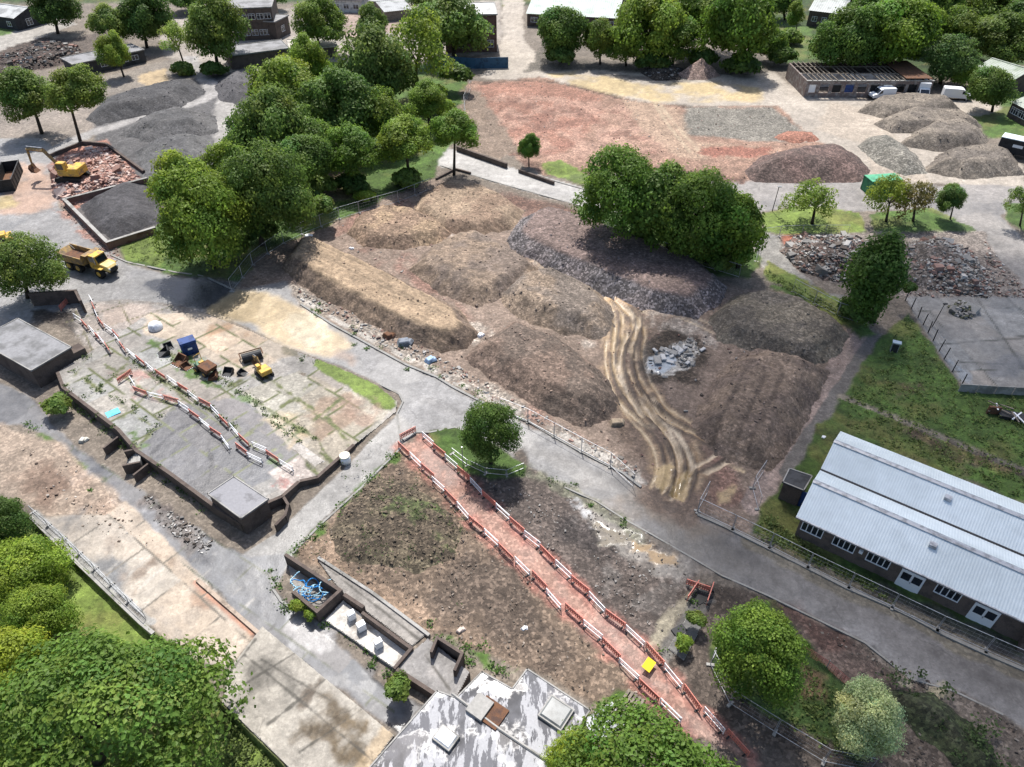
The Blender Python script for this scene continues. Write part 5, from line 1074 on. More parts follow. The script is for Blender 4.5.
px_prism('brick_box', 'dark brick box with a flat grey felt roof at the end of the concrete platform', 'building', [(207, 494), (234, 476), (269, 499), (241, 519)], 2.4, M_BRICK, M_WETROOF)
e, c = px_prism('brick_store', 'small brick store with a grey flat roof at the left frame edge', 'building', [(18, 318), (72, 347), (31, 371), (-24, 340)], 2.6, M_BRICK, M_ROOFG)
a2 = np.array(G2(31, 388)) ; b2 = np.array(G2(84, 362)); rzz = math.atan2(*(b2 - a2)[::-1])
q = MB(); p_ = np.array(G2(77, 352, 1.2)) - c; q.box((p_[0], p_[1], .6), (1.5, 1.5, 2.2), rzz).build('chimney_base', M_BRICK, e)
px_prism('lean_to', 'small dark flat-roofed lean-to with a blue door at the hall end', 'lean-to', [(789, 468), (813, 476), (804, 491), (782, 482)], 2.4, M_BRICK, M('dark_felt', (.05, .052, .056), .8, .3, 1, .1))
lt = bpy.data.objects['lean_to']; p0 = np.array(G2(801, 499, 1.0)) - np.array(lt.location[:2]); r_ = math.atan2(*(np.array(G2(804, 491, 2.4)) - np.array(G2(782, 482, 2.4)))[::-1])
d_ = MB(); d_.box((p0[0], p0[1], 1.0), (.9, .1, 2.0), r_).build('door', M_BLUEP, lt)
# derelict hall with the wet flat roof
def wet_roof_material():
    m, nt, b = new_mat('wet_peeling_roof'); tc = nt.nodes.new('ShaderNodeTexCoord'); v = tc.outputs['Object']
    mp = nt.nodes.new('ShaderNodeMapping'); mp.inputs['Rotation'].default_value = (0, 0, R(-32)); mp.inputs['Scale'].default_value = (1.5, .42, 1); nt.links.new(v, mp.inputs[0])
    n1 = noise_node(nt, mp.outputs[0], .8, 10, .72); n2 = noise_node(nt, v, 7, 5)
    k = ramp01(nt, n1.outputs[0], .495, .52)
    n3 = noise_node(nt, v, .22, 5); c = mixc(nt, ramp01(nt, n3.outputs[0], .42, .56), (.10, .10, .11), (.045, .045, .05)); c = mixc(nt, k, c, (.30, .30, .31)); k2 = ramp01(nt, noise_node(nt, v, .38, 7, .6).outputs[0], .47, .55); c = vscale(nt, c, math_node(nt, 'MULTIPLY_ADD', n2.outputs[0], .6, .7)); nt.links.new(c, b.inputs['Base Color'])
    nt.links.new(math_node(nt, 'MULTIPLY_ADD', k2, -.54, .68), b.inputs['Roughness']); b.inputs['Specular IOR Level'].default_value = .4
    bp = nt.nodes.new('ShaderNodeBump'); bp.inputs['Strength'].default_value = .25; bp.inputs['Distance'].default_value = .03; nt.links.new(n1.outputs[0], bp.inputs['Height']); nt.links.new(bp.outputs[0], b.inputs['Normal'])
    return m
ZD = 3.0
e, c = px_prism('derelict_hall', 'derelict flat-roofed hall with a wet peeling white and grey roof', 'building', [(340, 800), (437, 690), (456, 697), (482, 671), (512, 688), (527, 668), (591, 710), (556, 760), (500, 830), (400, 860)], ZD, M_BRICK, wet_roof_material(), lip=.10)
def on_roof(px, py, z=ZD): p = np.array(G2(px, py, z)) - c; return p[0], p[1]
rr = math.atan2(*(np.array(G2(591, 710, ZD)) - np.array(G2(527, 668, ZD)))[::-1])
for px, py, sx, sy, mt in ((446, 739, 1.3, 1.0, M_WHITE), (556, 714, 1.7, 1.6, M_GLASS)):
    x, y = on_roof(px, py); u = MB(); u.box((x, y, ZD + .15), (sx + .15, sy + .15, .24), rr).build('skylight', M_CONC, e); k = [o for o in e.children if o.name.startswith('skylight')][-1]
    MB().box((x, y, ZD + .32), (sx, sy, .12), rr, .85).build('skylight_lid', M('milky_plastic', (.62, .63, .64), .4, .1, 1, 0) if mt is M_WHITE else M('grey_glazing', (.16, .17, .17), .25, .2, 1, 0), k)
x, y = on_roof(491, 713); MB().box((x, y, ZD + .06), (1.9, 1.6, .12), rr).build('roof_hole_debris', M_RUST, e)
x, y = on_roof(480, 708); MB().box((x, y, ZD + .16), (1.3, 1.5, .3), rr).build('roof_hatch', M_CONC, e)
q = MB(); q.path([(*on_roof(452, 694), ZD + .06), (*on_roof(500, 730), ZD + .06), (*on_roof(560, 770), ZD + .06)], .1, 5).build('roof_seam', M_CONC, e)
# buildings further off
two = [(x, z, 1.6, 1.3, 2) for z in (1.8, 5.6) for x in (.12, .3, .5, .7, .88)]
block('brick_block', 'two-storey brown brick block with rows of windows behind the big mid-green tree', (236, 41), (277, 39), 16, 7.5, 'flat', None, M_ROOFG, two)
block('brick_block', 'lower brick wing with a parapet joined to the two-storey block', (278, 40), (291, 33), 7, 4.2, 'flat', None, M_ROOFG, [(.5, 2, 1.6, 1.4, 2)])
block('flat_roofed_block', 'low brown wall block with a grey flat roof beside the dark ash heap', (233, 70), (291, 62), 8, 3.0, 'flat', None, M_ROOFG, [])
block('flat_roofed_block', 'low block with a pale sandy flat roof behind the lone clear-stemmed tree', (292, 61), (338, 57), 9, 2.4, 'flat', None, M('pale_flat_roof', (.5, .46, .4), .85, .2, .5, .1), [])
block('tall_block', 'tall brown brick block with stacked windows above the blue hoarding', (446, 53), (497, 52), 12, 8.5, 'flat', M('purple_brown_brick', (.14, .085, .072), .9, .4, .9, .3), M('pale_roof', (.5, .5, .48), .8, .2, .5, .1), [(x, z, 1.5, 1.6, 2) for z in (2, 5.4) for x in (.3, .6, .88)], [(.3, 2, 1.5, 1.5, 'r'), (.3, 5.4, 1.5, 1.5, 'r')])
block('white_building', 'white-walled low building at the top edge, left of the grey shed', (331, 12), (363, 13), 9, 3.2, 'flat', M('cream_render', (.55, .55, .52), .85, .15, 1, .1), M_ROOFG, [(.2, 1.6, 1.6, 1.2, 2), (.5, 1.6, 1.6, 1.2, 2), (.8, 1.6, 1.6, 1.2, 2)])
block('shed', 'grey sheet-roofed shed beside the small round tree', (386, 22), (412, 19), 15, 2.6, 'gable', M_WOOD, M('grey_sheet_roof', (.32, .33, .33), .7, .2, .4, .1), rise=1.2)
block('hall', 'hall with a wide pale green-white roof behind two dark bushy trees', (527, 26), (616, 31), 20, 3.2, 'gable', M_BRICK, M('pale_green_roof', (.42, .47, .43), .7, .2, .3, .1, (.32, .38, .33)), [(x, 1.7, 1.8, 1.2, 2) for x in (.08, .25, .42, .6, .78, .93)], rise=2.6)
block('gabled_block', 'dark brick gabled block with a pale roof above the grass at the top', (806, 26), (838, 30), 14, 4.0, 'gable', M_BRICK, M('pale_roof_sheet', (.4, .42, .4), .7, .2, .4, .1), [(.2, 2, 1.3, 1.2, 2), (.5, 2, 1.3, 1.2, 2), (.8, 2, 1.3, 1.2, 2)], rise=2)
block('mossy_hall', 'long hall with a mossy pale roof and white windows at the right frame edge', (1006, 117), (1060, 146), 13, 3.0, 'gable', M_BRICK, M_GREENROOF, [(x, 1.7, 2.0, 1.2, 3) for x in (.1, .25, .4, .55)], [(.5, 1.7, 1.6, 1.2, 'l')], rise=2.2)
block('mossy_hall', 'smaller mossy-roofed hall behind the round dark lawn tree', (968, 84), (1004, 96), 10, 3.0, 'gable', M_BRICK, M_GREENROOF, [(.2, 1.7, 1.6, 1.1, 2)], rise=1.8)
block('garage', 'black-walled garage with a pale sheet roof at the top left corner', (-28, 24), (19, 31), 10, 3.2, 'gable', M('black_boards', (.035, .036, .04), .8, .3, 2, .2), M('pale_garage_roof', (.42, .43, .42), .7, .2, .4, .1), [(.85, 1.5, 1.6, 1.2, 2)], [(.4, 1.5, 1.8, 1.6, 'r')], rise=1.6)
block('low_block', 'low dark block with a grey flat roof behind the small bright round-headed tree', (78, 77), (147, 62), 7, 2.6, 'flat', M('dark_render', (.06, .058, .058), .85, .3, 1, .2), M_ROOFG, [(x, 1.5, 1.5, 1.0, 2) for x in (.4, .55, .7, .85)])
# the roofless brick shell
a, rz, ln = frame((803, 97), (928, 97)); dsh = to_local(864, 63, 3.3, a, rz)[1]; HS = 3.3
e = empty('roofless_shell', (a[0], a[1], 0), rz, 'roofless brick shell with open window bays and bare roof timbers behind the white vans', 'building')
w = MB(); nb = 10; bw = ln / nb
w.box((ln / 2, 0, .45), (ln, .35, .9)); w.box((ln / 2, 0, HS - .3), (ln, .35, .6))
for k in range(nb + 1): w.box((min(max(k * bw, .35), ln - .35), 0, 1.8), (.7, .34, 1.8))
w.build('front_wall', M('grey_brown_brick', (.17, .13, .115), .9, .5, 1.2, .3, (.28, .26, .24)), e)
MB().box((ln / 2, dsh, HS / 2), (ln, .35, HS)).build('back_wall', M_BRICK, e)
MB().box((.175, dsh / 2, HS / 2), (.35, dsh - .36, HS)).build('end_wall', MATS['grey_brown_brick'], e); MB().box((ln - .175, dsh / 2, HS / 2), (.35, dsh - .36, HS)).build('end_wall', MATS['grey_brown_brick'], e)
MB().box((ln / 2, dsh * .5, HS / 2 - .1), (ln - .8, .2, HS - .4)).build('inner_wall', M('white_plaster', (.5, .49, .46), .9, .3, 1, .2, (.3, .28, .26)), e)
MB().box((ln / 2, -.02, HS + .08), (ln + .2, .5, .14)).build('wall_plate', M_CONC, e)
for k in range(1, 26):
    if k in (7, 13, 14): continue
    MB().box((ln * k / 26, dsh / 2, HS + .24), (.16, dsh + .3, .16), rnd.gauss(0, .01)).build('roof_beam', M_WOOD, e)
for yy in (.3, .68): MB().box((ln / 2, dsh * yy, HS + .38), (ln, .16, .12)).build('purlin', M_WOOD, e)
MB().box((ln - 3.2, dsh / 2, HS + .5), (5.6, dsh, .1)).build('remaining_roof', M_RUST, e)
for k in range(nb):
    if k % 3 != 1: MB().box((bw * (k + .5), .1, 1.7), (bw - .9, .06, 1.5)).build('bay_panel', (M_WHITE, M_BLUEP, M_DARK)[k % 3 if k != 3 else 1], e)  # white and blue boards; black panels paint the shade of open bays

# ------------------------------------------------------------------ low walls, slabs, ruins, kerbs
def wall_run(name, label, pts, h, t=.3, mat=None, z0=-.3, cat='wall', zs=None, cap=None, group=None):
    Q = [np.array(G2(p[0], p[1], h if zs is None else zs)) for p in pts]; o0 = Q[0]; m = MB(); cm = MB()
    for i, (a_, b_) in enumerate(zip(Q[:-1], Q[1:])):
        d = b_ - a_; l_ = np.linalg.norm(d); d /= l_; nx = np.array([-d[1], d[0]]) * t / 2
        a_ = a_ + d * (t / 2 + .002 if i else 0); b_ = b_ + d * (t / 2)
        P_ = [tuple(a_ - nx - o0), tuple(b_ - nx - o0), tuple(b_ + nx - o0), tuple(a_ + nx - o0)]; m.prism(P_, z0, h)
        if cap: nx2 = nx * 1.25; cm.prism([tuple(a_ - nx2 - o0), tuple(b_ - nx2 - o0), tuple(b_ + nx2 - o0), tuple(a_ + nx2 - o0)], h + .002, h + .06)
    o = m.build(name, mat or M_BRICK); o.location = (o0[0], o0[1], 0); tag(o, label, cat, group)
    if cap: cm.build('coping', cap, o)
    return o
wall_run('brick_wall', 'brick bay wall round the nearly black ash, pale coping on top', [(155, 227), (107, 242), (64, 199), (146, 178)], 1.1, .4, M_BRICKR, cap=M_CONC)
wall_run('brick_wall', 'low dark kerb wall round the pink brick spread under the excavator', [(50, 154), (82, 141), (106, 143), (143, 170)], .6, .4, M_BRICK)
wall_run('brick_wall', 'tall dark brick corner wall behind the loose grey-green tree', [(28, 293), (75, 290), (80, 300)], 1.9, .3)
wall_run('brick_wall', 'long dark low wall on the far side of the pale middle path', [(457, 146), (506, 163)], .9, .4)
wall_run('brick_wall', 'short dark low wall beside the small round-headed verge tree', [(519, 169), (553, 181)], .6, .4)
wall_run('retaining_wall', 'weathered retaining wall between the stained slab and the lower lawn', [(30, 516), (60, 546), (140, 622), (152, 632)], .12, .3, M_CONC, -1.0)
wall_run('brick_wall', 'brick bay wall holding the heap of blue pipes', [(285, 554), (340, 590), (317, 611), (294, 592)], 1.35, .28, M_BRICK)
wall_run('kerb_wall', 'thin pale kerb wall between the bare soil plot and the ruins', [(318, 557), (372, 592), (428, 634)], .35, .25, M_CONC)
wall_run('brick_wall', 'dark stub wall behind the white-painted ruin floor', [(344, 594), (362, 606)], 1.0, .3)
wall_run('brick_wall', 'long dark wall along the back of the white-painted ruin floor', [(362, 612), (411, 648), (395, 667)], 1.2, .25)
wall_run('brick_wall', 'dark brick wall dropping from the grey ruin floor to the alley', [(394, 667), (434, 693)], 1.1, .3)
wall_run('brick_wall', 'U-shaped dark brick wall on the grey ruin floor', [(431, 652), (437, 637), (462, 653), (455, 669)], 1.8, .22)
wall_run('brick_wall', 'curved brick wall at the foot of the brick box beside the side road', [(283, 496), (288, 504), (285, 515), (276, 524)], .9, .25)
wall_run('brick_wall', 'long dark low wall on the upper edge of the pale middle path, nearest the bank', [(436, 178), (455, 168), (470, 172)], .4, .3)
wall_run('brick_wall', 'dark bay wall beside the platform steps, left side', [(103, 448), (117, 437)], 1.0, .2)
wall_run('brick_wall', 'dark bay wall beside the platform steps, right side', [(133, 475), (147, 464)], 1.0, .2)
def slab(name, label, poly, z, cols, zb=-.3, lines=(), stains=(), st=1.1, cat='floor slab', rough=.85, edge=None):
    xs = [p[0] for p in poly]; ys = [p[1] for p in poly]
    c = px_canvas(min(xs) - 4, max(xs) + 4, min(ys) - 4, max(ys) + 4, st, lambda x, y: np.full_like(x, z) if hasattr(x, 'shape') else z)
    c.zf = lambda x, y: z
    c.col[:] = cols; c.spk[:] = .12; c.bmp[:] = .35; c.rgh[:] = rough
    for s_ in stains: c.paint(*s_[:2], **s_[2])
    for q in lines: c.line(q, .16, A(96, 92, 84), .08, .1, .8, sm=0, alpha=.8)
    c.z += .015 * fbm(c.x, c.y, 1, 3, 5)
    Q = np.array(c.W(poly)); sd = poly_sd(c.x, c.y, Q); e = empty(name, (0, 0, 0), 0, label, cat)
    c.emit('floor', lambda F: sd[F].min(1) > -.03, e)
    m = MB(); m.prism([tuple(p) for p in Q], zb, z - .05); m.build('side', edge or M_CONC, e); return e
slab('concrete_slab', 'stained concrete slab with dark joints above the lawn, along the alley', [(262, 626), (394, 735), (360, 780), (300, 778), (222, 702), (230, 668)], .2, A(196, 188, 174), -1.0,
     [[(262, 660), (330, 700)], [(238, 688), (300, 650)], [(268, 724), (335, 672)], [(300, 752), (366, 706)], [(255, 640), (230, 672)], [(245, 655), (378, 765)]],
     [([(240, 660), (262, 650), (300, 690), (270, 712), (240, 690)], A(140, 134, 124), dict(soft=.5, rag=1, rs=2, patch=(3, 0, .4))), ([(290, 715), (330, 700), (345, 725), (310, 755), (292, 740)], A(118, 104, 84), dict(soft=.5, rag=1, rs=2, patch=(2.5, -.15, .4))), ([(330, 740), (370, 720), (370, 770), (330, 775)], A(128, 112, 88), dict(soft=.5, rag=1, rs=2, patch=(2, 0, .4))), ([(300, 690), (320, 680), (312, 700), (298, 708)], A(120, 108, 94), dict(soft=.3, rag=.5, rs=1)), ([(384, 726), (398, 730), (365, 775), (352, 770)], A(204, 178, 140), dict(soft=.2, rag=.2, rs=1, alpha=.7))])
slab('ruin_floor', 'white-painted ruin floor with stub blocks, beside the alley', [(343, 600), (411, 652), (394, 668), (325, 620)], .3, A(228, 222, 212, .62), -.3, [], [([(330, 615), (350, 606), (400, 655), (390, 664)], A(190, 180, 168), dict(soft=.4, rag=.8, rs=1.2, patch=(1.5, .1, .3)))])
slab('ruin_floor', 'grey ruin floor below the U-shaped brick wall', [(411, 652), (428, 638), (470, 672), (456, 698), (434, 692), (396, 668)], .9, A(158, 154, 150), -.3, [[(425, 655), (450, 690)]], [([(430, 668), (455, 660), (462, 680), (440, 690)], A(184, 178, 172), dict(soft=.4, rag=.6, rs=1.2, patch=(1.5, 0, .3)))], edge=M_BRICK)
slab('ruin_floor', 'narrow cracked floor strip between the kerb wall and the dark ruin walls', [(318, 560), (372, 594), (426, 634), (412, 646), (362, 608), (340, 590)], .2, A(172, 166, 158), -.3, [[(330, 570), (420, 640)]])
slab('ruin_floor', 'concrete floor of the blue-pipe bay', [(287, 558), (338, 592), (317, 609), (294, 592)], .12, A(170, 164, 156), -.3)
slab('paving', 'broken grey paving beside the dark bush and red barrier box', [(668, 648), (690, 612), (704, 622), (684, 660)], .12, A(128, 126, 122), -.2, [[(676, 636), (694, 646)]])
slab('floor_slab', 'thin pale concrete slab on the platform edge beside the white drum', [(291, 448), (298, 441), (325, 461), (315, 467)], .62, A(206, 198, 188), -.2)
for k, (px, py, s_) in enumerate(((352, 618, .6), (362, 629, .65), (379, 646, .6))):
    x, y, _ = G(px, py, .3); o = MB().box((0, 0, .4), (s_, s_ * .8, .8), .6).build('concrete_block', M_WHITE, None, .02); o.location = (x, y, .3); tag(o, ('rough white stub block nearest the blue-pipe bay on the ruin floor', 'middle white stub block on the ruin floor', 'white stub block nearest the grey ruin floor')[k], 'block', 'white stub blocks on the ruin floor')
def ribbon(name, pts, w, z0, z1, mat, off=0.0):
    Q = [np.array(G2(*p)) for p in pts]; m = MB(); n = len(Q); nr = []
    for i in range(n):
        d = Q[min(i + 1, n - 1)] - Q[max(i - 1, 0)]; d /= np.linalg.norm(d); nr.append(np.array([-d[1], d[0]]))
    for i in range(n - 1):
        a_, b_ = Q[i] + nr[i] * off, Q[i + 1] + nr[i + 1] * off
        m.prism([tuple(a_), tuple(b_), tuple(b_ + nr[i + 1] * w), tuple(a_ + nr[i] * w)], z0, z1)
    return tag(m.build(name, mat), kind='structure')
ribbon('kerb', RD_UP[2:10], .28, -.2, .13, M_KERB); ribbon('kerb', RD_UP[9:15], .25, -.2, .12, M_KERB); ribbon('kerb', RD_UP[16:], .3, -.2, .13, M_KERB)
ribbon('kerb', RD_LO[2:13], .16, -.2, .07, M_KERB); ribbon('kerb', RD_LO[15:24], .2, -.2, .11, M_KERB); ribbon('kerb', [(402, 446), (360, 488), (320, 524), (292, 553)], .2, -.2, .08, M_KERB)
ribbon('kerb', [(235, 290), (205, 276), (175, 272), (128, 262), (112, 255)], .25, -.2, .12, M_KERB); ribbon('kerb', [(520, 172), (592, 192), (640, 206)], .2, -.2, .1, M_KERB); ribbon('kerb', [(440, 166), (500, 184), (582, 207)], .2, -.2, .1, M_KERB)
ribbon('kerb', [(196, 582), (258, 636)], .3, -.2, .18, M('tan_kerb', (.36, .29, .23), .9, .3, 1, .2)); ribbon('kerb', [(268, 572), (272, 590), (280, 602), (294, 612)], .2, -.2, .12, M_KERB)
# steps from the platform down to the alley
a_ = np.array(G2(141, 456, 1.0)); b_ = np.array(G2(127, 466, .1)); d_ = b_ - a_; ln = np.linalg.norm(d_); e = empty('steps', (a_[0], a_[1], 0), math.atan2(d_[1], d_[0]), 'flight of grey concrete steps from the platform down to the alley', 'steps')
for k in range(7): MB().box((ln * (k + .5) / 7, 0, (1.1 - .15 * k) / 2 - .1), (ln / 7 - .004, 1.7, 1.1 - .15 * k + .2)).build('step', M_CONC, e)
MB().box((ln / 2, 1.0, .55), (ln, .2, 1.3)).build('side_wall', M_BRICK, e); MB().box((ln / 2, -1.0, .55), (ln, .2, 1.3)).build('side_wall', M_BRICK, e)

# ------------------------------------------------------------------ fences and barriers
def resample(Q, step):
    Q = [np.array(p, float) for p in Q]; out = []; d0 = 0.0
    for a_, b_ in zip(Q[:-1], Q[1:]):
        l_ = np.linalg.norm(b_ - a_); t = d0
        while t < l_: out.append((a_ + (b_ - a_) * t / l_, math.atan2(*(b_ - a_)[::-1]))); t += step
        d0 = t - l_
    return out
M_MESH = M('fence_wire', (.40, .41, .42), .5, .2, 2, 0, metal=.4)
def barrier(red):
    e = empty('pedestrian_barrier', (0, 0, 0)); L_ = 1.94; p = MB(); m = M_REDP if red else M_WHITE
    for s in (-1, 1): p.box((s * (L_ / 2 - .04), 0, .55), (.07, .06, .94))
    p.box((0, 0, .99), (L_, .08 if red else .06, .09 if red else .07)); p.box((0, 0, .30), (L_ - .19, .05, .06))
    if red:
        for k in range(9): p.box((-.75 + k * .1875, 0, .63), (.10, .035, .58))
        p.box((0, 0, .64), (L_ - .19, .05, .08))
    p.build('panel', m, e)
    b = MB(); b.box((0, -.05, .74), (L_ - .2, .03, .20 if red else .06)); b.build('board', M_REDP if red else M_WHITE, e)
    for s in (-1, 1):
        MB().box((s * (L_ / 2 - .25), 0, .04), (.12, .62, .08)).build('foot', M_BLACK, e)
    return e
PROTO = {True: barrier(True), False: barrier(False)}; USED = {True: False, False: False}
def barrier_row(px, first_red, group, where, zf=None, pat=None, step=2.02):
    sc = (1, .75, .75) if zf else (1, .8, .85)
    Q = [G2(p[0], p[1]) for p in px]
    if zf:
        Q = []
        for p in px:
            q = G(p[0], p[1])
            for _ in range(6): q = G(p[0], p[1], float(zf(q[0], q[1])))
            Q.append((q[0], q[1]))
    S = resample(Q, step)[:-1]; cnt = {True: 0, False: 0}
    for k, (p, an) in enumerate(S):
        red = (k % 2 == 0) == first_red if pat is None else pat[k % len(pat)]
        p = p + np.array([math.cos(an), math.sin(an)]) * step / 2
        o = PROTO[red] if not USED[red] else copy_tree(PROTO[red]); USED[red] = True; cnt[red] += 1
        o.location = (p[0], p[1], float(zf(p[0], p[1])) if zf else 0.0); o.scale = sc; o.rotation_euler = (rnd.gauss(0, .04), 0, an + rnd.gauss(0, .06) + (math.pi if rnd.random() < .3 else 0))
        tag(o, '%s barrier, %s %s one along %s' % ('red' if red else 'white', ordinal(cnt[red]), 'red' if red else 'white', where), 'barrier', group)
GB = 'red and white barriers lining the walkway'
barrier_row(WALK_L, True, GB, "the walkway's soil-plot side, from the junction")
barrier_row(WALK_R, False, GB, "the walkway's muddy side, from the junction")
barrier_row([(400, 441), (411, 435), (420, 431)], True, GB, 'the short end row at the junction')
GC = 'red and white barriers winding over the platform'
barrier_row([(135, 391), (147, 396), (160, 399), (174, 403), (187, 411), (200, 421), (212, 431), (222, 441), (235, 447), (247, 456), (260, 463), (275, 470)], True, GC, "the platform row nearer the brick box", zplat)
barrier_row([(92, 299), (95, 312), (101, 324), (114, 335), (122, 347), (135, 358), (147, 367), (160, 376), (172, 383), (185, 391), (196, 401), (210, 408), (222, 421), (232, 430), (242, 440), (255, 447), (267, 455), (280, 463), (294, 474)], False, GC, "the long row from yard to platform", lambda x, y: float(zplat(np.array(x), np.array(y))) if poly_sd(np.array([x]), np.array([y]), PW)[0] > 0 else 0.0)
barrier_row([(75, 318), (90, 331), (100, 341), (110, 352), (118, 360)], False, GC, 'the short yard row by the brick store', lambda x, y: float(zplat(np.array(x), np.array(y))) if poly_sd(np.array([x]), np.array([y]), PW)[0] > 0 else 0.0)
barrier_row([(62, 312), (72, 300), (80, 296)], True, GC, 'the row by the tall dark corner wall')
barrier_row([(118, 384), (128, 378), (140, 392)], True, GC, 'the loose group on the pink platform patch', zplat)
# three red barriers round the hole by the road
def fence_run(name, label, px, h=2.0, panel=3.4, cat='fence', zf=None, mesh=True, group=None):
    Q = resample([G2(*p) for p in px], panel); o0 = Q[0][0]; e = empty(name, (o0[0], o0[1], 0), 0, label, cat, group)
    for i, ((p, an), (p2, _)) in enumerate(zip(Q[:-1], Q[1:])):
        a_ = np.array([*(p - o0), 0.08]); b_ = np.array([*(p2 - o0), 0.08]); up = np.array([0, 0, h - .1]); d = (b_ - a_) / np.linalg.norm(b_ - a_); a_ = a_ + d * .04; b_ = b_ - d * .04
        m = MB(); r = .026
        m.tube(a_, a_ + up, r); m.tube(b_, b_ + up, r); m.tube(a_ + up, b_ + up, r); m.tube(a_ + (0, 0, .1), b_ + (0, 0, .1), r); f = m.build('panel_frame', M_STEEL, e)
        if mesh:
            w = MB(); n = 8
            for k in range(1, n): q = a_ + (b_ - a_) * k / n; w.tube(q + (0, 0, .1), q + up, .0035, None, 3)
            for k in range(1, 4): z = np.array([0, 0, .1 + (h - .2) * k / 4]); w.tube(a_ + z, b_ + z, .004, None, 3)
            w.build('wire_infill', M_MESH, f)
        MB().box((a_[0], a_[1], .06), (.6, .22, .14), an + 1.57).build('foot_block', M_CONC, e)
    return e
fence_run('mesh_fence', 'wire mesh fence along the foot of the wooded bank', [(232, 292), (256, 262), (290, 240), (343, 218), (400, 202), (440, 186)])
fence_run('mesh_fence', 'wire mesh fence along the road kerb from the lone small tree to the field entrance', [(500, 411), (530, 423), (575, 448), (622, 473), (638, 494)], 1.9)
fence_run('mesh_fence', 'wire mesh fence along the road kerb in front of the brick hall', [(697, 512), (752, 538), (820, 573), (880, 602), (940, 631), (1024, 668), (1060, 684)], 1.9)
fence_run('mesh_fence', 'crooked wire mesh fence round the fenced lawn and rounded bright tree', [(726, 632), (709, 655), (712, 688), (740, 714), (770, 730), (852, 780), (888, 762)])
fence_run('mesh_fence', 'wire mesh fence in front of the middle tree clump', [(590, 228), (640, 248), (700, 266), (752, 282)])
fence_run('mesh_fence', 'wire mesh fence beside the ivy-covered tree and field corner', [(792, 292), (840, 318), (880, 330)])
fence_run('mesh_fence', 'leaning mesh panels at the right side of the field entrance', [(697, 512), (708, 492), (712, 484)], 1.8, 2.6)
fence_run('mesh_fence', 'short mesh fence between the field entrance debris and the lean-to', [(758, 510), (752, 488), (765, 470)], 1.8, 2.6)
fence_run('mesh_fence', 'wire fence on the stained slab edge above the lower lawn', [(33, 513), (70, 545), (110, 584), (150, 622)], 1.1, 2.6)
fence_run('railing', 'low double rail round the grass corner below the lone small tree', [(452, 454), (470, 468), (495, 478), (522, 474), (527, 462)], .9, 2.2, 'railing', mesh=False)
fence_run('mesh_fence', 'wire mesh fence beside the yellow-pad corner by the blue hoarding', [(466, 128), (464, 104), (472, 86)], 1.8)
fence_run('mesh_fence', 'wire mesh fence on the grass verge under the airy multi-stemmed tree', [(756, 262), (760, 238), (800, 236), (862, 236)], 1.8)
# red net fence beside the lawn
Q = [np.array(G2(*p)) for p in ((800, 650), (826, 668), (856, 694))]; e = empty('net_fence', (*Q[0], 0), 0, 'sagging red plastic net fence between the fenced lawn and the soil strip', 'fence')
n_ = MB(); f_ = MB()
for a_, b_ in zip(Q[:-1], Q[1:]):
    for k in range(9):
        p = a_ + (b_ - a_) * k / 9 - Q[0]; q = a_ + (b_ - a_) * (k + 1) / 9 - Q[0]
        for z in (.1, .3, .5, .7, .9): n_.tube((*p, z), (*q, z), .02, None, 4)
        n_.tube((*p, .1), (*p, .9), .015, None, 4)
for p in Q: f_.tube((*(p - Q[0]), 0), (*(p - Q[0]), 1.15), .03)
n_.build('net', M('faded_red_net', (.36, .10, .085), .7, .2, 2, 0), e); f_.build('posts', M_STEEL, e)
# concrete posts with wire beside the yard
PP = [(905, 301), (911, 309), (918, 318), (923, 325), (928, 333), (933, 341), (939, 351), (944, 359), (952, 372), (961, 386)]
o0 = np.array(G2(*PP[0])); e = empty('post_fence', (*o0, 0), 0, 'row of leaning dark posts with wire along the concrete yard edge', 'fence'); pr = None
for p in PP:
    q = np.array(G2(*p)) - o0; l = (rnd.gauss(0, .07), rnd.gauss(0, .07)); m = MB(); m.tube((q[0], q[1], -.2), (q[0] + l[0], q[1] + l[1], 1.7), .07, .06, 5); m.build('post', M_BLACK, e)
    if pr is not None:
        w = MB()
        for z in (.6, 1.1, 1.55): w.tube((*pr, z), (*q, z), .012, None, 4)
        w.build('wire', M_MESH, e)
    pr = q
o0 = np.array(G2(957, 392)); b0 = np.array(G2(1060, 398)); e = empty('panel_fence', (*o0, 0), math.atan2(*(b0 - o0)[::-1]), 'row of upright grey concrete panels at the near end of the yard', 'fence')
for k in range(8): MB().box((.95 + k * 1.9, 0, .55), (1.82, .1, 1.2), rnd.gauss(0, .02)).build('panel', M_CONC, e)
wall_run('hoarding', 'blue timber hoarding in front of the tall brown block', [(440, 56), (475, 58), (508, 57)], 2.4, .12, M('hoarding_blue', (.03, .085, .15), .6, .25, 1, .1), cat='hoarding')
# ------------------------------------------------------------------ vehicles and machines
def wheel(par, x, y, r, w, hub=None):
    t = MB(); t.tube((x, y - w / 2, r), (x, y + w / 2, r), r, None, 16); o = t.build('wheel', M_RUBBER, par, .03)
    h = MB(); h.tube((x, y - w / 2 - .02, r), (x, y + w / 2 + .02, r), r * .5, None, 10); h.build('rim', hub or M_STEEL, o); return o
def heading(a, b): p, q = np.array(G2(*a)), np.array(G2(*b)); return (p + q) / 2, math.atan2(*(q - p)[::-1]), float(np.linalg.norm(q - p))
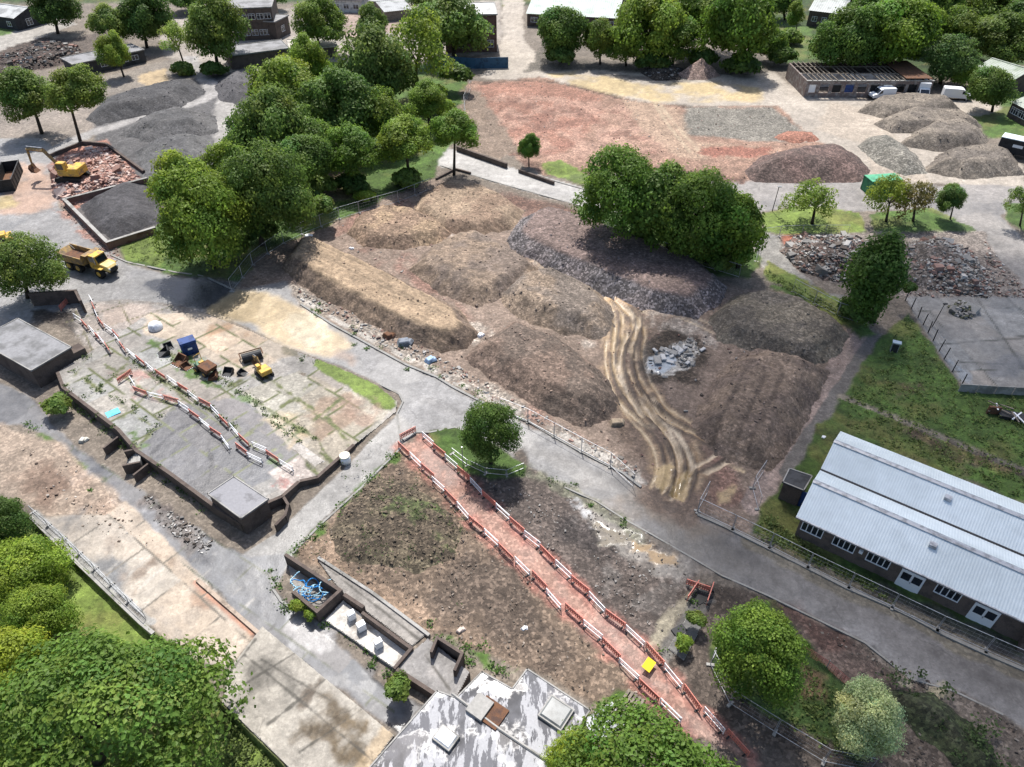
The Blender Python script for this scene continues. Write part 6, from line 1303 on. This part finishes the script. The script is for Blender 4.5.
# articulated dump truck
c, an, ln = heading((72, 264), (114, 276)); e = empty('dump_truck', (c[0], c[1], 0), an, 'yellow articulated dump truck with a muddy empty tipper body on the yard road', 'dump truck')
for x, y in ((2.9, 1.0), (2.9, -1.0), (-1.0, 1.0), (-1.0, -1.0), (-2.7, 1.0), (-2.7, -1.0)): wheel(e, x, y, .72, .6, M_YEL)
MB().box((.1, 0, .95), (8.0, 1.0, .5)).build('chassis', M_BLACK, e)
b = MB(); b.extry([(-4.6, 2.45), (.4, 2.45), (.75, 3.0), (.55, 1.55), (-3.3, 1.35)], -1.35, -1.22); b.extry([(-4.6, 2.45), (.4, 2.45), (.75, 3.0), (.55, 1.55), (-3.3, 1.35)], 1.22, 1.35)
b.extry([(-3.3, 1.33), (.55, 1.53), (.55, 1.42), (-3.3, 1.22)], -1.22, 1.22); b.extry([(.55, 1.53), (.75, 3.0), (.62, 3.0), (.42, 1.53)], -1.22, 1.22); b.extry([(-4.6, 2.3), (-3.3, 1.33), (-3.3, 1.22), (-4.7, 2.3)], -1.22, 1.22); b.box((1.1, 0, 3.02), (.9, 2.5, .08))
bed = b.build('tipper_body', M_MUDY, e); MB().extry([(-3.9, 1.8), (.45, 1.75), (.45, 1.54), (-3.2, 1.36)], -1.2, 1.2).build('bed_floor', M_RUST, bed)
cb = MB(); cb.extry([(1.2, 1.2), (3.0, 1.2), (2.9, 2.1), (2.65, 2.95), (1.25, 2.95)], -.85, .85); cab = cb.build('cab', M_YEL, e, .04)
MB().extry([(2.93, 2.12), (2.97, 2.12), (2.72, 2.85), (2.68, 2.85)], -.75, .75).build('windscreen', M_GLASS, cab)
for s in (-1, 1): MB().box((2.0, s * .86, 2.45), (1.2, .03, .7)).build('side_window', M_GLASS, cab)
MB().box((1.95, 0, 3.0), (1.5, 1.7, .08)).build('cab_roof', M_YEL, cab)
hd = MB(); hd.extry([(2.95, 1.15), (4.5, 1.05), (4.55, 1.55), (4.2, 1.85), (2.95, 2.0)], -.75, .75); hood = hd.build('bonnet', M('pale_yellow_paint', (.66, .5, .2), .45, .2, 1, .05), e, .05)
MB().box((4.57, 0, 1.35), (.05, 1.2, .5)).build('grille', M_BLACK, hood)
for s in (-1, 1):
    MB().box((2.9, s * 1.05, 1.55), (1.7, .55, .1)).build('mudguard', M_YEL, e); MB().tube((4.5, s * .6, 1.5), (4.6, s * .6, 1.5), .12, None, 8).build('headlight', M_WHITE, hood)
MB().tube((2.6, -.95, 1.9), (2.6, -.95, 3.1), .07).build('exhaust', M_STEEL, e)
# tracked excavator
def excavator(name, label, pos, an, s, boom, cat='excavator', yel=None):
    y_ = yel or M_YEL; e = empty(name, (pos[0], pos[1], pos[2]), an, label, cat); k = s
    for sd in (-1, 1):
        t = MB(); t.extry([(-1.9 * k, .25 * k), (-1.6 * k, 0), (1.6 * k, 0), (1.9 * k, .25 * k), (1.9 * k, .6 * k), (1.6 * k, .85 * k), (-1.6 * k, .85 * k), (-1.9 * k, .6 * k)], sd * 1.25 * k - .28 * k, sd * 1.25 * k + .28 * k); t.build('track', M_RUBBER, e, .02)
    MB().box((0, 0, .7 * k), (1.6 * k, 1.9 * k, .5 * k)).build('undercarriage', M_BLACK, e)
    h = MB(); h.box((-.35 * k, 0, 1.45 * k), (3.2 * k, 2.5 * k, .75 * k)); h.box((-1.2 * k, 0, 2.0 * k), (1.5 * k, 2.5 * k, .5 * k)); up = h.build('house', y_, e, .08 * k)
    cbm = MB(); cbm.extry([(-.2 * k, 1.83 * k), (1.35 * k, 1.83 * k), (1.3 * k, 2.3 * k), (.95 * k, 3.0 * k), (-.2 * k, 3.0 * k)], .35 * k, 1.22 * k); cb = cbm.build('cab', y_, e, .04 * k)
    MB().extry([(1.36 * k, 2.0 * k), (1.34 * k, 2.32 * k), (1.0 * k, 2.92 * k), (1.04 * k, 2.92 * k), (1.38 * k, 2.32 * k)], .45 * k, 1.12 * k).build('windscreen', M_GLASS, cb); MB().box((.5 * k, 1.235 * k, 2.45 * k), (1.0 * k, .02, .8 * k)).build('side_window', M_GLASS, cb)
    P_ = [np.array((x * k, -.1 * k, z * k)) for x, z in boom]
    for i, (nm, w0, w1) in enumerate((('boom', .28, .34), ('boom', .34, .22), ('dipper_arm', .24, .16))):
        MB().tube(P_[i], P_[i + 1], w0 * k, w1 * k, 4).build(nm, M_MUDY, e)
    MB().tube((1.2 * k, .1 * k, 1.5 * k), tuple(P_[1] * .8 + P_[0] * .2 + np.array((0, .1 * k, -.2 * k))), .07 * k).build('hydraulic_ram', M_STEEL, e); MB().tube(tuple(P_[1] + np.array((0, 0, .3 * k))), tuple(P_[2] + np.array((0, 0, .35 * k))), .07 * k).build('hydraulic_ram', M_STEEL, e)
    q = P_[3]; bk = MB(); bk.extry([(q[0] + .15 * k, q[2] + .2 * k), (q[0] + .45 * k, q[2] - .3 * k), (q[0] + .2 * k, q[2] - .85 * k), (q[0] - .6 * k, q[2] - .9 * k), (q[0] - .1 * k, q[2] - .5 * k)], -.65 * k, .5 * k); bk.build('bucket', M_RUST, e); return e
c, an, ln = heading((84, 184), (44, 182)); excavator('excavator', 'yellow tracked excavator with a raised boom on the pink broken brick', (*G2(75, 182), .35), an, 1.15, [(1.3, 1.7), (3.0, 4.3), (5.4, 4.4), (5.7, 1.9)])
c, an, ln = heading((266, 374), (258, 366)); excavator('mini_excavator', 'small yellow mini excavator on the platform beside the black roller drum', (*G2(265, 376), .2), an, .5, [(1.3, 1.7), (2.6, 3.4), (4.2, 3.0), (4.4, 1.4)], 'excavator')
def skip_box(name, label, cat, px0, px1, w, h, mat, closed=False, z0=0.0, ribs=5, lid=None):
    c, an, ln = heading(px0, px1); e = empty(name, (c[0], c[1], z0), an, label, cat); t = .08
    b = MB(); b.box((0, 0, .12), (ln, w, .16))
    for s in (-1, 1): b.box((0, s * (w / 2 - t / 2), h / 2 + .1), (ln, t, h)); b.box((s * (ln / 2 - t / 2), 0, h / 2 + .1), (t, w - 2 * t - .004, h))
    b.build('body', mat, e)
    r = MB()
    for k in range(ribs):
        x = -ln / 2 + ln * (k + .5) / ribs
        for s in (-1, 1): r.box((x, s * (w / 2 + .035), h / 2 + .1), (.1, .07, h))
    for s in (-1, 1): r.box((0, s * (w / 2 + .02), h + .1), (ln + .1, .14, .1))
    r.build('rib', mat, e)
    if closed: MB().box((0, 0, h + .22), (ln + .06, w + .06, .12)).build('lid', lid or mat, e, .03)
    else: MB().box((0, 0, .25), (ln - .2, w - .2, .12)).build('inner_floor', M_RUST, e)
    return e
skip_box('skip', 'black open-topped waste skip on the dusty yard, left of the excavator', 'skip', (7, 192), (15, 172), 2.6, 1.9, M_BLACK)
e = skip_box('skip', 'green covered waste container beside the pale gravel heap', 'skip', (864, 192), (894, 190), 2.6, 2.1, M_GREENP, True, lid=M('light_green_paint', (.08, .33, .18), .5, .2, 1, .05)); 
c_ = np.array(G2(191, 355)); zc_ = float(zplat(*c_))
e = skip_box('storage_box', 'dark blue metal storage box beside the rusty buckets', 'storage box', (184, 357), (199, 352), 1.3, 1.5, M_BLUEP, True, zc_); MB().box((0, -.74, .9), (.5, .03, .25)).build('panel', M_WHITE, e)
def van(name, label, px0, px1, mat, L_=5.2, box=False, cat='van'):
    c, an, ln = heading(px0, px1); e = empty(name, (c[0], c[1], 0), an, label, cat); w = 1.0; h = L_ / 2
    b = MB()
    if box:
        b.extry([(-h, .55), (h * .42, .55), (h * .42, 3.1), (-h, 3.1)], -1.1, 1.1); b.build('box_body', mat, e, .03); b = MB(); b.extry([(h * .42, .45), (h, .45), (h, 1.1), (h * .85, 1.25), (h * .62, 2.05), (h * .43, 2.1)], -w, w)
    else: b.extry([(-h, .45), (h, .45), (h, .95), (h * .9, 1.15), (h * .62, 1.3), (h * .36, 2.1), (h * .2, 2.3), (-h * .97, 2.3), (-h, 2.1)], -w, w)
    bd = b.build('body', mat, e, .05)
    ws = [(h * .83, 1.3), (h * .85, 1.32), (h * .66, 1.98), (h * .64, 1.96)] if box else [(h * .615, 1.36), (h * .64, 1.36), (h * .39, 2.06), (h * .365, 2.06)]
    MB().extry(ws, -w * .86, w * .86).build('windscreen', M_GLASS, bd)
    for s in (-1, 1):
        MB().extry([(h * .22, 1.35), (h * .54, 1.35), (h * .36, 1.95), (h * .22, 1.95)] if not box else [(h * .48, 1.3), (h * .8, 1.3), (h * .64, 1.9), (h * .48, 1.9)], s * (w + .004) - .012, s * (w + .004) + .012).build('side_window', M_GLASS, bd)
        MB().box((h + .01, s * .72, .85), (.06, .35, .2)).build('headlight', M_STEEL, bd); MB().box((h * .5, s * 1.13, 1.4), (.12, .2, .22)).build('mirror', M_BLACK, bd)
        wheel(e, h * .62, s * .86, .34, .24); wheel(e, -h * .6, s * .86, .34, .24)
    MB().box((h + .02, 0, .5), (.1, 1.9, .2)).build('bumper', M_BLACK, bd); return e
van('van', 'small white van parked in front of the roofless shell', (891, 98), (870, 99), M_WHITE, 5.0)
van('box_van', 'white square-backed box van between the two parked vans', (917, 92), (923, 101), M_WHITE, 5.6, True)
van('van', 'long white van nearest the round dark lawn tree', (943, 98), (968, 100), M_WHITE, 5.8)
# lorry trailer at the right edge
c, an, ln = heading((996, 152), (1040, 162)); e = empty('box_lorry', (c[0], c[1], 0), an, 'dark-sided box lorry with a pale roof beside the windrows at the right edge', 'lorry')
MB().box((.0, 0, 1.9), (ln, 2.5, 2.4)).build('box_body', M_BLACK, e, .04); MB().box((0, 0, 3.16), (ln + .1, 2.6, .12)).build('roof', M_SHEET, e); MB().box((-ln / 2 - .04, 0, 1.9), (.06, 2.4, 2.3)).build('rear_door', M_STEEL, e); MB().box((-.6, -1.27, 2.1), (1.6, .03, .5)).build('side_panel', M_WHITE, e)
for x in (-ln * .3, -ln * .15, ln * .35):
    for s in (-1, 1): wheel(e, x, s * 1.0, .5, .3)
# yellow machine cut by the left edge
c, an, ln = heading((-16, 248), (4, 244)); e = empty('wheeled_loader', (c[0], c[1], 0), an, 'yellow wheeled loader cut off by the left edge beside the yard tree', 'loader')
for x in (-1.2, 1.3):
    for s in (-1, 1): wheel(e, x, s * .95, .65, .5, M_YEL)
MB().box((.2, 0, 1.3), (3.6, 1.5, .8)).build('body', M_YEL, e, .06); cb = MB().box((-.3, 0, 2.2), (1.3, 1.3, 1.2), 0, .88).build('cab', M_BLACK, e); MB().box((-.3, 0, 2.85), (1.35, 1.3, .1)).build('cab_roof', M_WHITE, cb); MB().box((2.3, 0, .8), (.6, 2.2, .9)).build('bucket', M_YEL, e)
# small site dumper, roller drum, buckets
def pl(px, py): q = G(px, py); 
def plat_pt(px, py):
    q = G(px, py)
    for _ in range(6): q = G(px, py, float(zplat(np.array(q[0]), np.array(q[1]))))
    return q
p = plat_pt(206, 372); e = empty('site_dumper', p, R(-35), 'small green and yellow site dumper with a rusty skip beside the buckets', 'dumper')
for x in (-.75, .75):
    for s in (-1, 1): wheel(e, x, s * .6, .4, .3, M_YEL)
MB().box((-.5, 0, .75), (1.5, .9, .5)).build('body', M('dull_green_paint', (.10, .2, .13), .6, .3, 1, .05), e, .04)
MB().extry([(.1, .8), (1.3, .7), (1.6, 1.3), (-.05, 1.35)], -.7, .7).build('dumper_skip', M_RUST, e); MB().box((-.3, 0, 1.2), (.4, .5, .4)).build('seat', M_YEL, e); MB().path([(-.8, -.4, 1), (-.8, -.4, 2.1), (-.8, .4, 2.1), (-.8, .4, 1)], .04).build('roll_bar', M_YEL, e)
p = plat_pt(253, 360); e = empty('roller', p, R(28), 'black towed roller drum lying on the concrete beside the yellow mini excavator', 'roller'); MB().tube((-1.1, 0, .55), (1.1, 0, .55), .55, None, 16).build('drum', M_BLACK, e); MB().path([(-1.25, 0, .55), (-1.25, 1.1, .6), (1.25, 1.1, .6), (1.25, 0, .55)], .07).build('tow_frame', M_RUST, e)
def bucket(label, px, py, rz, s, mat):
    s *= .75
    p = plat_pt(px, py); e = empty('excavator_bucket', p, rz, label, 'excavator bucket', 'spare buckets lying on the concrete')
    MB().extry([(-.6 * s, .0), (.5 * s, .0), (.75 * s, .35 * s), (.6 * s, .8 * s), (.5 * s, .78 * s), (.62 * s, .38 * s), (.42 * s, .1 * s), (-.6 * s, .1 * s)], -.6 * s, .6 * s).build('shell', mat, e)
    for k in (-1, 1): MB().extry([(-.6 * s, 0), (.5 * s, 0), (.75 * s, .35 * s), (.6 * s, .8 * s)], k * .6 * s - .03, k * .6 * s + .03).build('cheek', mat, e)
    for k in range(4): MB().box((-.68 * s, (-.45 + .3 * k) * s, .05 * s), (.2 * s, .08 * s, .06 * s)).build('tooth', M_STEEL, e)
for lb, px, py, r_, s, m in (('black bucket farthest from the blue box, beside the weedy joint', 164, 354, .5, 1.3, M_BLACK), ('black bucket touching the pair of rusty ones', 169, 348, 2.2, 1.0, M_BLACK), ('largest rusty bucket, in front of the blue box', 180, 363, 1.0, 1.5, M_RUST), ('small rusty bucket behind the site dumper', 187, 368, 2.6, 1.0, M_RUST),
                         ('rusty bucket at the dumper nose', 213, 378, 0.2, 1.1, M_RUST), ('black bucket between the dumper and the roller drum', 228, 374, 1.4, 1.1, M_BLACK), ('small black bucket below the roller drum', 243, 374, 2.9, .9, M_BLACK)):
    bucket(lb, px, py, r_, s, m)
# smaller things
def lathe(prof, n=20):
    m = MB(); vs = [(r * math.cos(6.2832 * k / n), r * math.sin(6.2832 * k / n), z) for r, z in prof for k in range(n)]; fs = [(i * n + k, i * n + (k + 1) % n, (i + 1) * n + (k + 1) % n, (i + 1) * n + k) for i in range(len(prof) - 1) for k in range(n)]
    return m.add(vs, fs + [tuple(range(n))[::-1], tuple((len(prof) - 1) * n + k for k in range(n))])
p = G(157, 331); o = lathe([(.5, 0), (.8, .15), (.85, .6), (.75, 1.0), (.45, 1.25), (.12, 1.32)]).build('bulk_bag', M('white_sack', (.72, .74, .76), .7, .15, 2, .2), None, 0, True); o.location = p; tag(o, 'plump white bulk bag standing on the yard edge near the platform', 'bag')
p = G(346, 462); e = empty('drum', p, 0, 'short white drum standing on the side-road edge of the platform', 'drum'); lathe([(.5, 0), (.5, .9)]).build('barrel', M_WHITE, e, 0, True); lathe([(.52, .9), (.52, .98)]).build('lid', M('cream_lid', (.66, .62, .5), .6, .15, 1, 0), e)
p = G(648, 668); o = MB().box((0, 0, .5), (1.0, .7, .04), .9, 1, .2).build('warning_board', M('bright_yellow_sheet', (.85, .58, .02), .5, .1, 1, 0)); o.location = p; tag(o, 'bright yellow board lying across the walkway barriers', 'board')
p = plat_pt(113, 413); o = MB().box((0, 0, .03), (1.3, 1.0, .04), .7).build('tarpaulin', M('cyan_sheet', (.12, .55, .78), .5, .15, 2, .1)); o.location = (p[0], p[1], p[2] + .02); tag(o, 'small pale blue sheet lying flat on the platform', 'sheet')
for k, (px, py, lb) in enumerate(((632, 702, 'grey timber pallet by the bottom tree, resting against the lower one'), (622, 712, 'grey timber pallet partly hid by the bottom dark-green tree'))):
    e = empty('pallet', G(px, py), R(-38), lb, 'pallet')
    for j in range(5): MB().box((-.6 + j * .3, 0, .16), (.2, 1.3, .03)).build('deck_board', M_WOOD, e)
    for y in (-.55, 0, .55): MB().box((0, y, .07), (1.4, .1, .13)).build('bearer', M_WOOD, e)
p = G(605, 722); o = MB().box((0, 0, .06), (2.6, 1.8, .08), .55).build('concrete_sheet', M('light_grey_sheet', (.4, .41, .43), .7, .25, 1.5, .2)); o.location = p; tag(o, 'pale grey sheet lying between the derelict hall and the pallets', 'sheet')
p = G(893, 352); e = empty('cabinet', p, R(-25), 'grey metal utility cabinet standing alone on the lawn', 'cabinet'); MB().box((0, 0, .7), (.8, .5, 1.4)).build('body', M_STEEL, e, .02); MB().box((0, 0, 1.44), (.95, .62, .08)).build('lid', M_SHEET, e); MB().box((0, -.26, .7), (.66, .03, 1.1)).build('door', M_BLACK, e)
p = G(932, 327); e = empty('lamp_post', p, 0, 'thin dark leaning lamp post at the edge of the concrete yard', 'lamp post'); MB().tube((0, 0, 0), (.25, 0, 3.4), .06, .04).build('post', M_BLACK, e); MB().box((.32, 0, 3.42), (.5, .2, .12)).build('lamp_head', M_BLACK, e)
p = G(772, 212); e = empty('lamp_post', p, 0, 'thin lamp post on the verge left of the airy multi-stemmed tree', 'lamp post'); MB().tube((0, 0, 0), (.1, 0, 4.2), .07, .05).build('post', M_BLACK, e); MB().box((.2, 0, 4.2), (.6, .25, .12)).build('lamp_head', M_STEEL, e)
p = G(463, 466); e = empty('sign_post', p, 0, 'bare grey post standing in the grass corner left of the lone small tree', 'post'); MB().tube((0, 0, 0), (0, 0, 2.6), .05).build('post', M_STEEL, e); MB().box((0, 0, 2.6), (.12, .12, .06)).build('cap', M_STEEL, e)
# red barriers round a hole at the road edge
for k, (px, py, an, lb) in enumerate(((697, 589, -.4, 'bright red barrier on the road side of the hole'), (709, 597, 1.1, 'bright red barrier on the bush side of the hole'), (692, 594, .9, 'bright red barrier on the muddy side of the hole'))):
    o = copy_tree(PROTO[True]); o.location = G(px, py); o.rotation_euler = (0, 0, an); tag(o, lb, 'barrier', 'red barriers round the hole by the road')
p = G(702, 596); o = MB().box((0, 0, .02), (1.5, 1.1, .06), .5).build('pit_dark', M_DARK); o.location = p; tag(o, 'black sheet standing for the shaded pit between the three bright red barriers', 'pit')  # flat black box paints the darkness of the hole
p = G(679, 631); o = MB().box((0, 0, .08), (1.1, .7, .16), .5).build('manhole', M_DARK); o.location = p; tag(o, 'black block standing for the shaded opening of a manhole in the broken paving', 'manhole')  # black box in place of the shaded shaft
# blue pipes in the bay
e = empty('pipe_coil', (*G2(313, 590, .5), .2), 0, 'tangle of bright blue plastic pipe heaped in the brick bay', 'pipes')
for k in range(12):
    cx, cy, r_, z = rnd.gauss(0, .6), rnd.gauss(0, .4), rnd.uniform(.5, 1.0), rnd.uniform(.15, .9); a0 = rnd.uniform(0, 6.28); sp = rnd.uniform(2.5, 6.3); q = [(cx + r_ * math.cos(a0 + sp * t / 14), cy + r_ * .8 * math.sin(a0 + sp * t / 14), z + .15 * math.sin(t * .8 + k)) for t in range(15)]
    MB().path(q, .05, 6).build('pipe', M_BLUEL if k % 2 else M('pale_blue_pipe', (.35, .58, .70), .5, .2, 2, 0), e, 0, True)
# wreck of timber on the lawn at the right
e = empty('timber_wreck', G(1000, 416), R(-20), 'heap of broken timber and rusty sheet on the lawn by the grey panels', 'timber heap'); MB().box((-.8, 0, .5), (1.2, .25, 1.1), .2).build('rusty_sheet', M_RUST, e); MB().box((1.2, 0, .25), (3.0, 1.2, .5)).build('frame', M_BLACK, e)
for k in range(9): MB().box((rnd.gauss(.8, 1.0), rnd.gauss(0, .5), .5 + .08 * k), (rnd.uniform(1, 2.4), .14, .06), rnd.uniform(0, 3.1), 1, .1).build('plank', M_WOOD if k % 3 else M_WHITE, e)
# broken pale floor pieces inside the field ring
e = empty('broken_slab', G(672, 356), 0, 'broken white foundation slab in the ring of dark soil', 'slab')
for k in range(26):
    x, y = rnd.gauss(0, 1.6), rnd.gauss(0, .9); MB().box((x, y, .1 + rnd.random() * .25), (rnd.uniform(.4, 1.4), rnd.uniform(.3, .9), .12), rnd.uniform(0, 3), .85, rnd.gauss(0, .2)).build('piece', M_CONC if k % 2 else M('pale_concrete', (.5, .49, .47), .9, .2, 1.2, .2), e)
# bits of sheeting and blocks on the verge
for px, py, s, m, lb in ((430, 361, 1.2, M('pale_blue_sheet', (.3, .42, .58), .6, .2, 2, .2), 'crumpled pale blue sheet on the debris verge'), (404, 344, 1.6, M('grey_bundle', (.2, .22, .25), .8, .4, 2, .3), 'grey bundle of wire on the debris verge'), (388, 337, 1.3, M_RUST, 'rusty sheet lying in the debris verge'), (480, 336, .8, M_WHITE, 'white boulder at the end of the long tan windrow'), (308, 237, 1.0, M_WHITE, 'white sheet scrap at the head of the long tan windrow'), (351, 249, .6, M_WHITE, 'small white lump behind the long tan windrow'), (83, 441, .8, M('cream_lump', (.5, .48, .42), .8, .2, 1, .2), 'cream lump of masonry on the alley near the bush'), (524, 629, .5, M_WHITE, 'white stone alone on the bare soil plot'), (460, 631, .6, M('pinkish_stone', (.5, .42, .37), .9, .2, 1, .2), 'pinkish flat stone on the soil plot by the kerb wall'), (823, 438, .5, M_WHITE, 'white bag on the lawn behind the hall'), (616, 424, 1.3, M('tan_boulder', (.34, .27, .19), .95, .3, 1, .3), 'tan boulder between the dark brown heap and the ruts'), (82, 484 - 40, .7, M_WHITE, '')):
    if not lb: continue
    m_ = MB(); r_ = random.Random(int(px)); m_.box((0, 0, .2 * s), (s, s * .7, .45 * s), r_.random() * 3, .7, .15)
    m_.box((s * .3, s * .15, .15 * s), (s * .7, s * .8, .3 * s), r_.random() * 3, .6, -.2); o = m_.build('debris_lump', m, None, .05 * s); o.location = G(px, py); tag(o, lb, 'debris')

# ------------------------------------------------------------------ the passing cloud that shades the lower right
def cloud_material():
    m = bpy.data.materials.new('cloud_vapour'); m.use_nodes = True; nt = m.node_tree; nt.nodes.clear()
    out = nt.nodes.new('ShaderNodeOutputMaterial'); tr = nt.nodes.new('ShaderNodeBsdfTransparent'); df = nt.nodes.new('ShaderNodeBsdfDiffuse'); df.inputs[0].default_value = (.9, .9, .9, 1)
    lw = nt.nodes.new('ShaderNodeLayerWeight'); lw.inputs[0].default_value = .5
    k = ramp01(nt, lw.outputs['Facing'], .98, .30); k = math_node(nt, 'MULTIPLY', k, .55)
    mx = nt.nodes.new('ShaderNodeMixShader'); nt.links.new(k, mx.inputs[0]); nt.links.new(tr.outputs[0], mx.inputs[1]); nt.links.new(df.outputs[0], mx.inputs[2]); nt.links.new(mx.outputs[0], out.inputs[0]); return m
ALT = 420.0; sv = np.array([math.sin(SUN_AZ) * math.cos(SUN_EL), math.cos(SUN_AZ) * math.cos(SUN_EL), math.sin(SUN_EL)]); off_ = sv * ALT / sv[2]
bm = bmesh.new()
for gx, gy, rx, ry in CLOUD:
    v = bmesh.ops.create_icosphere(bm, subdivisions=4, radius=1.0)['verts']
    for q in v:
        n = 1 + .10 * math.sin(q.co.x * 5 + gx) * math.cos(q.co.y * 4 + gy); q.co.x = q.co.x * rx * n + gx + off_[0]; q.co.y = q.co.y * ry * n + gy + off_[1]; q.co.z = q.co.z * min(rx, ry) * .5 * n + ALT
me = bpy.data.meshes.new('cloud'); bm.to_mesh(me); bm.free(); me.polygons.foreach_set('use_smooth', [True] * len(me.polygons))
o = link_mesh('cloud', me, cloud_material()); tag(o, kind='structure')
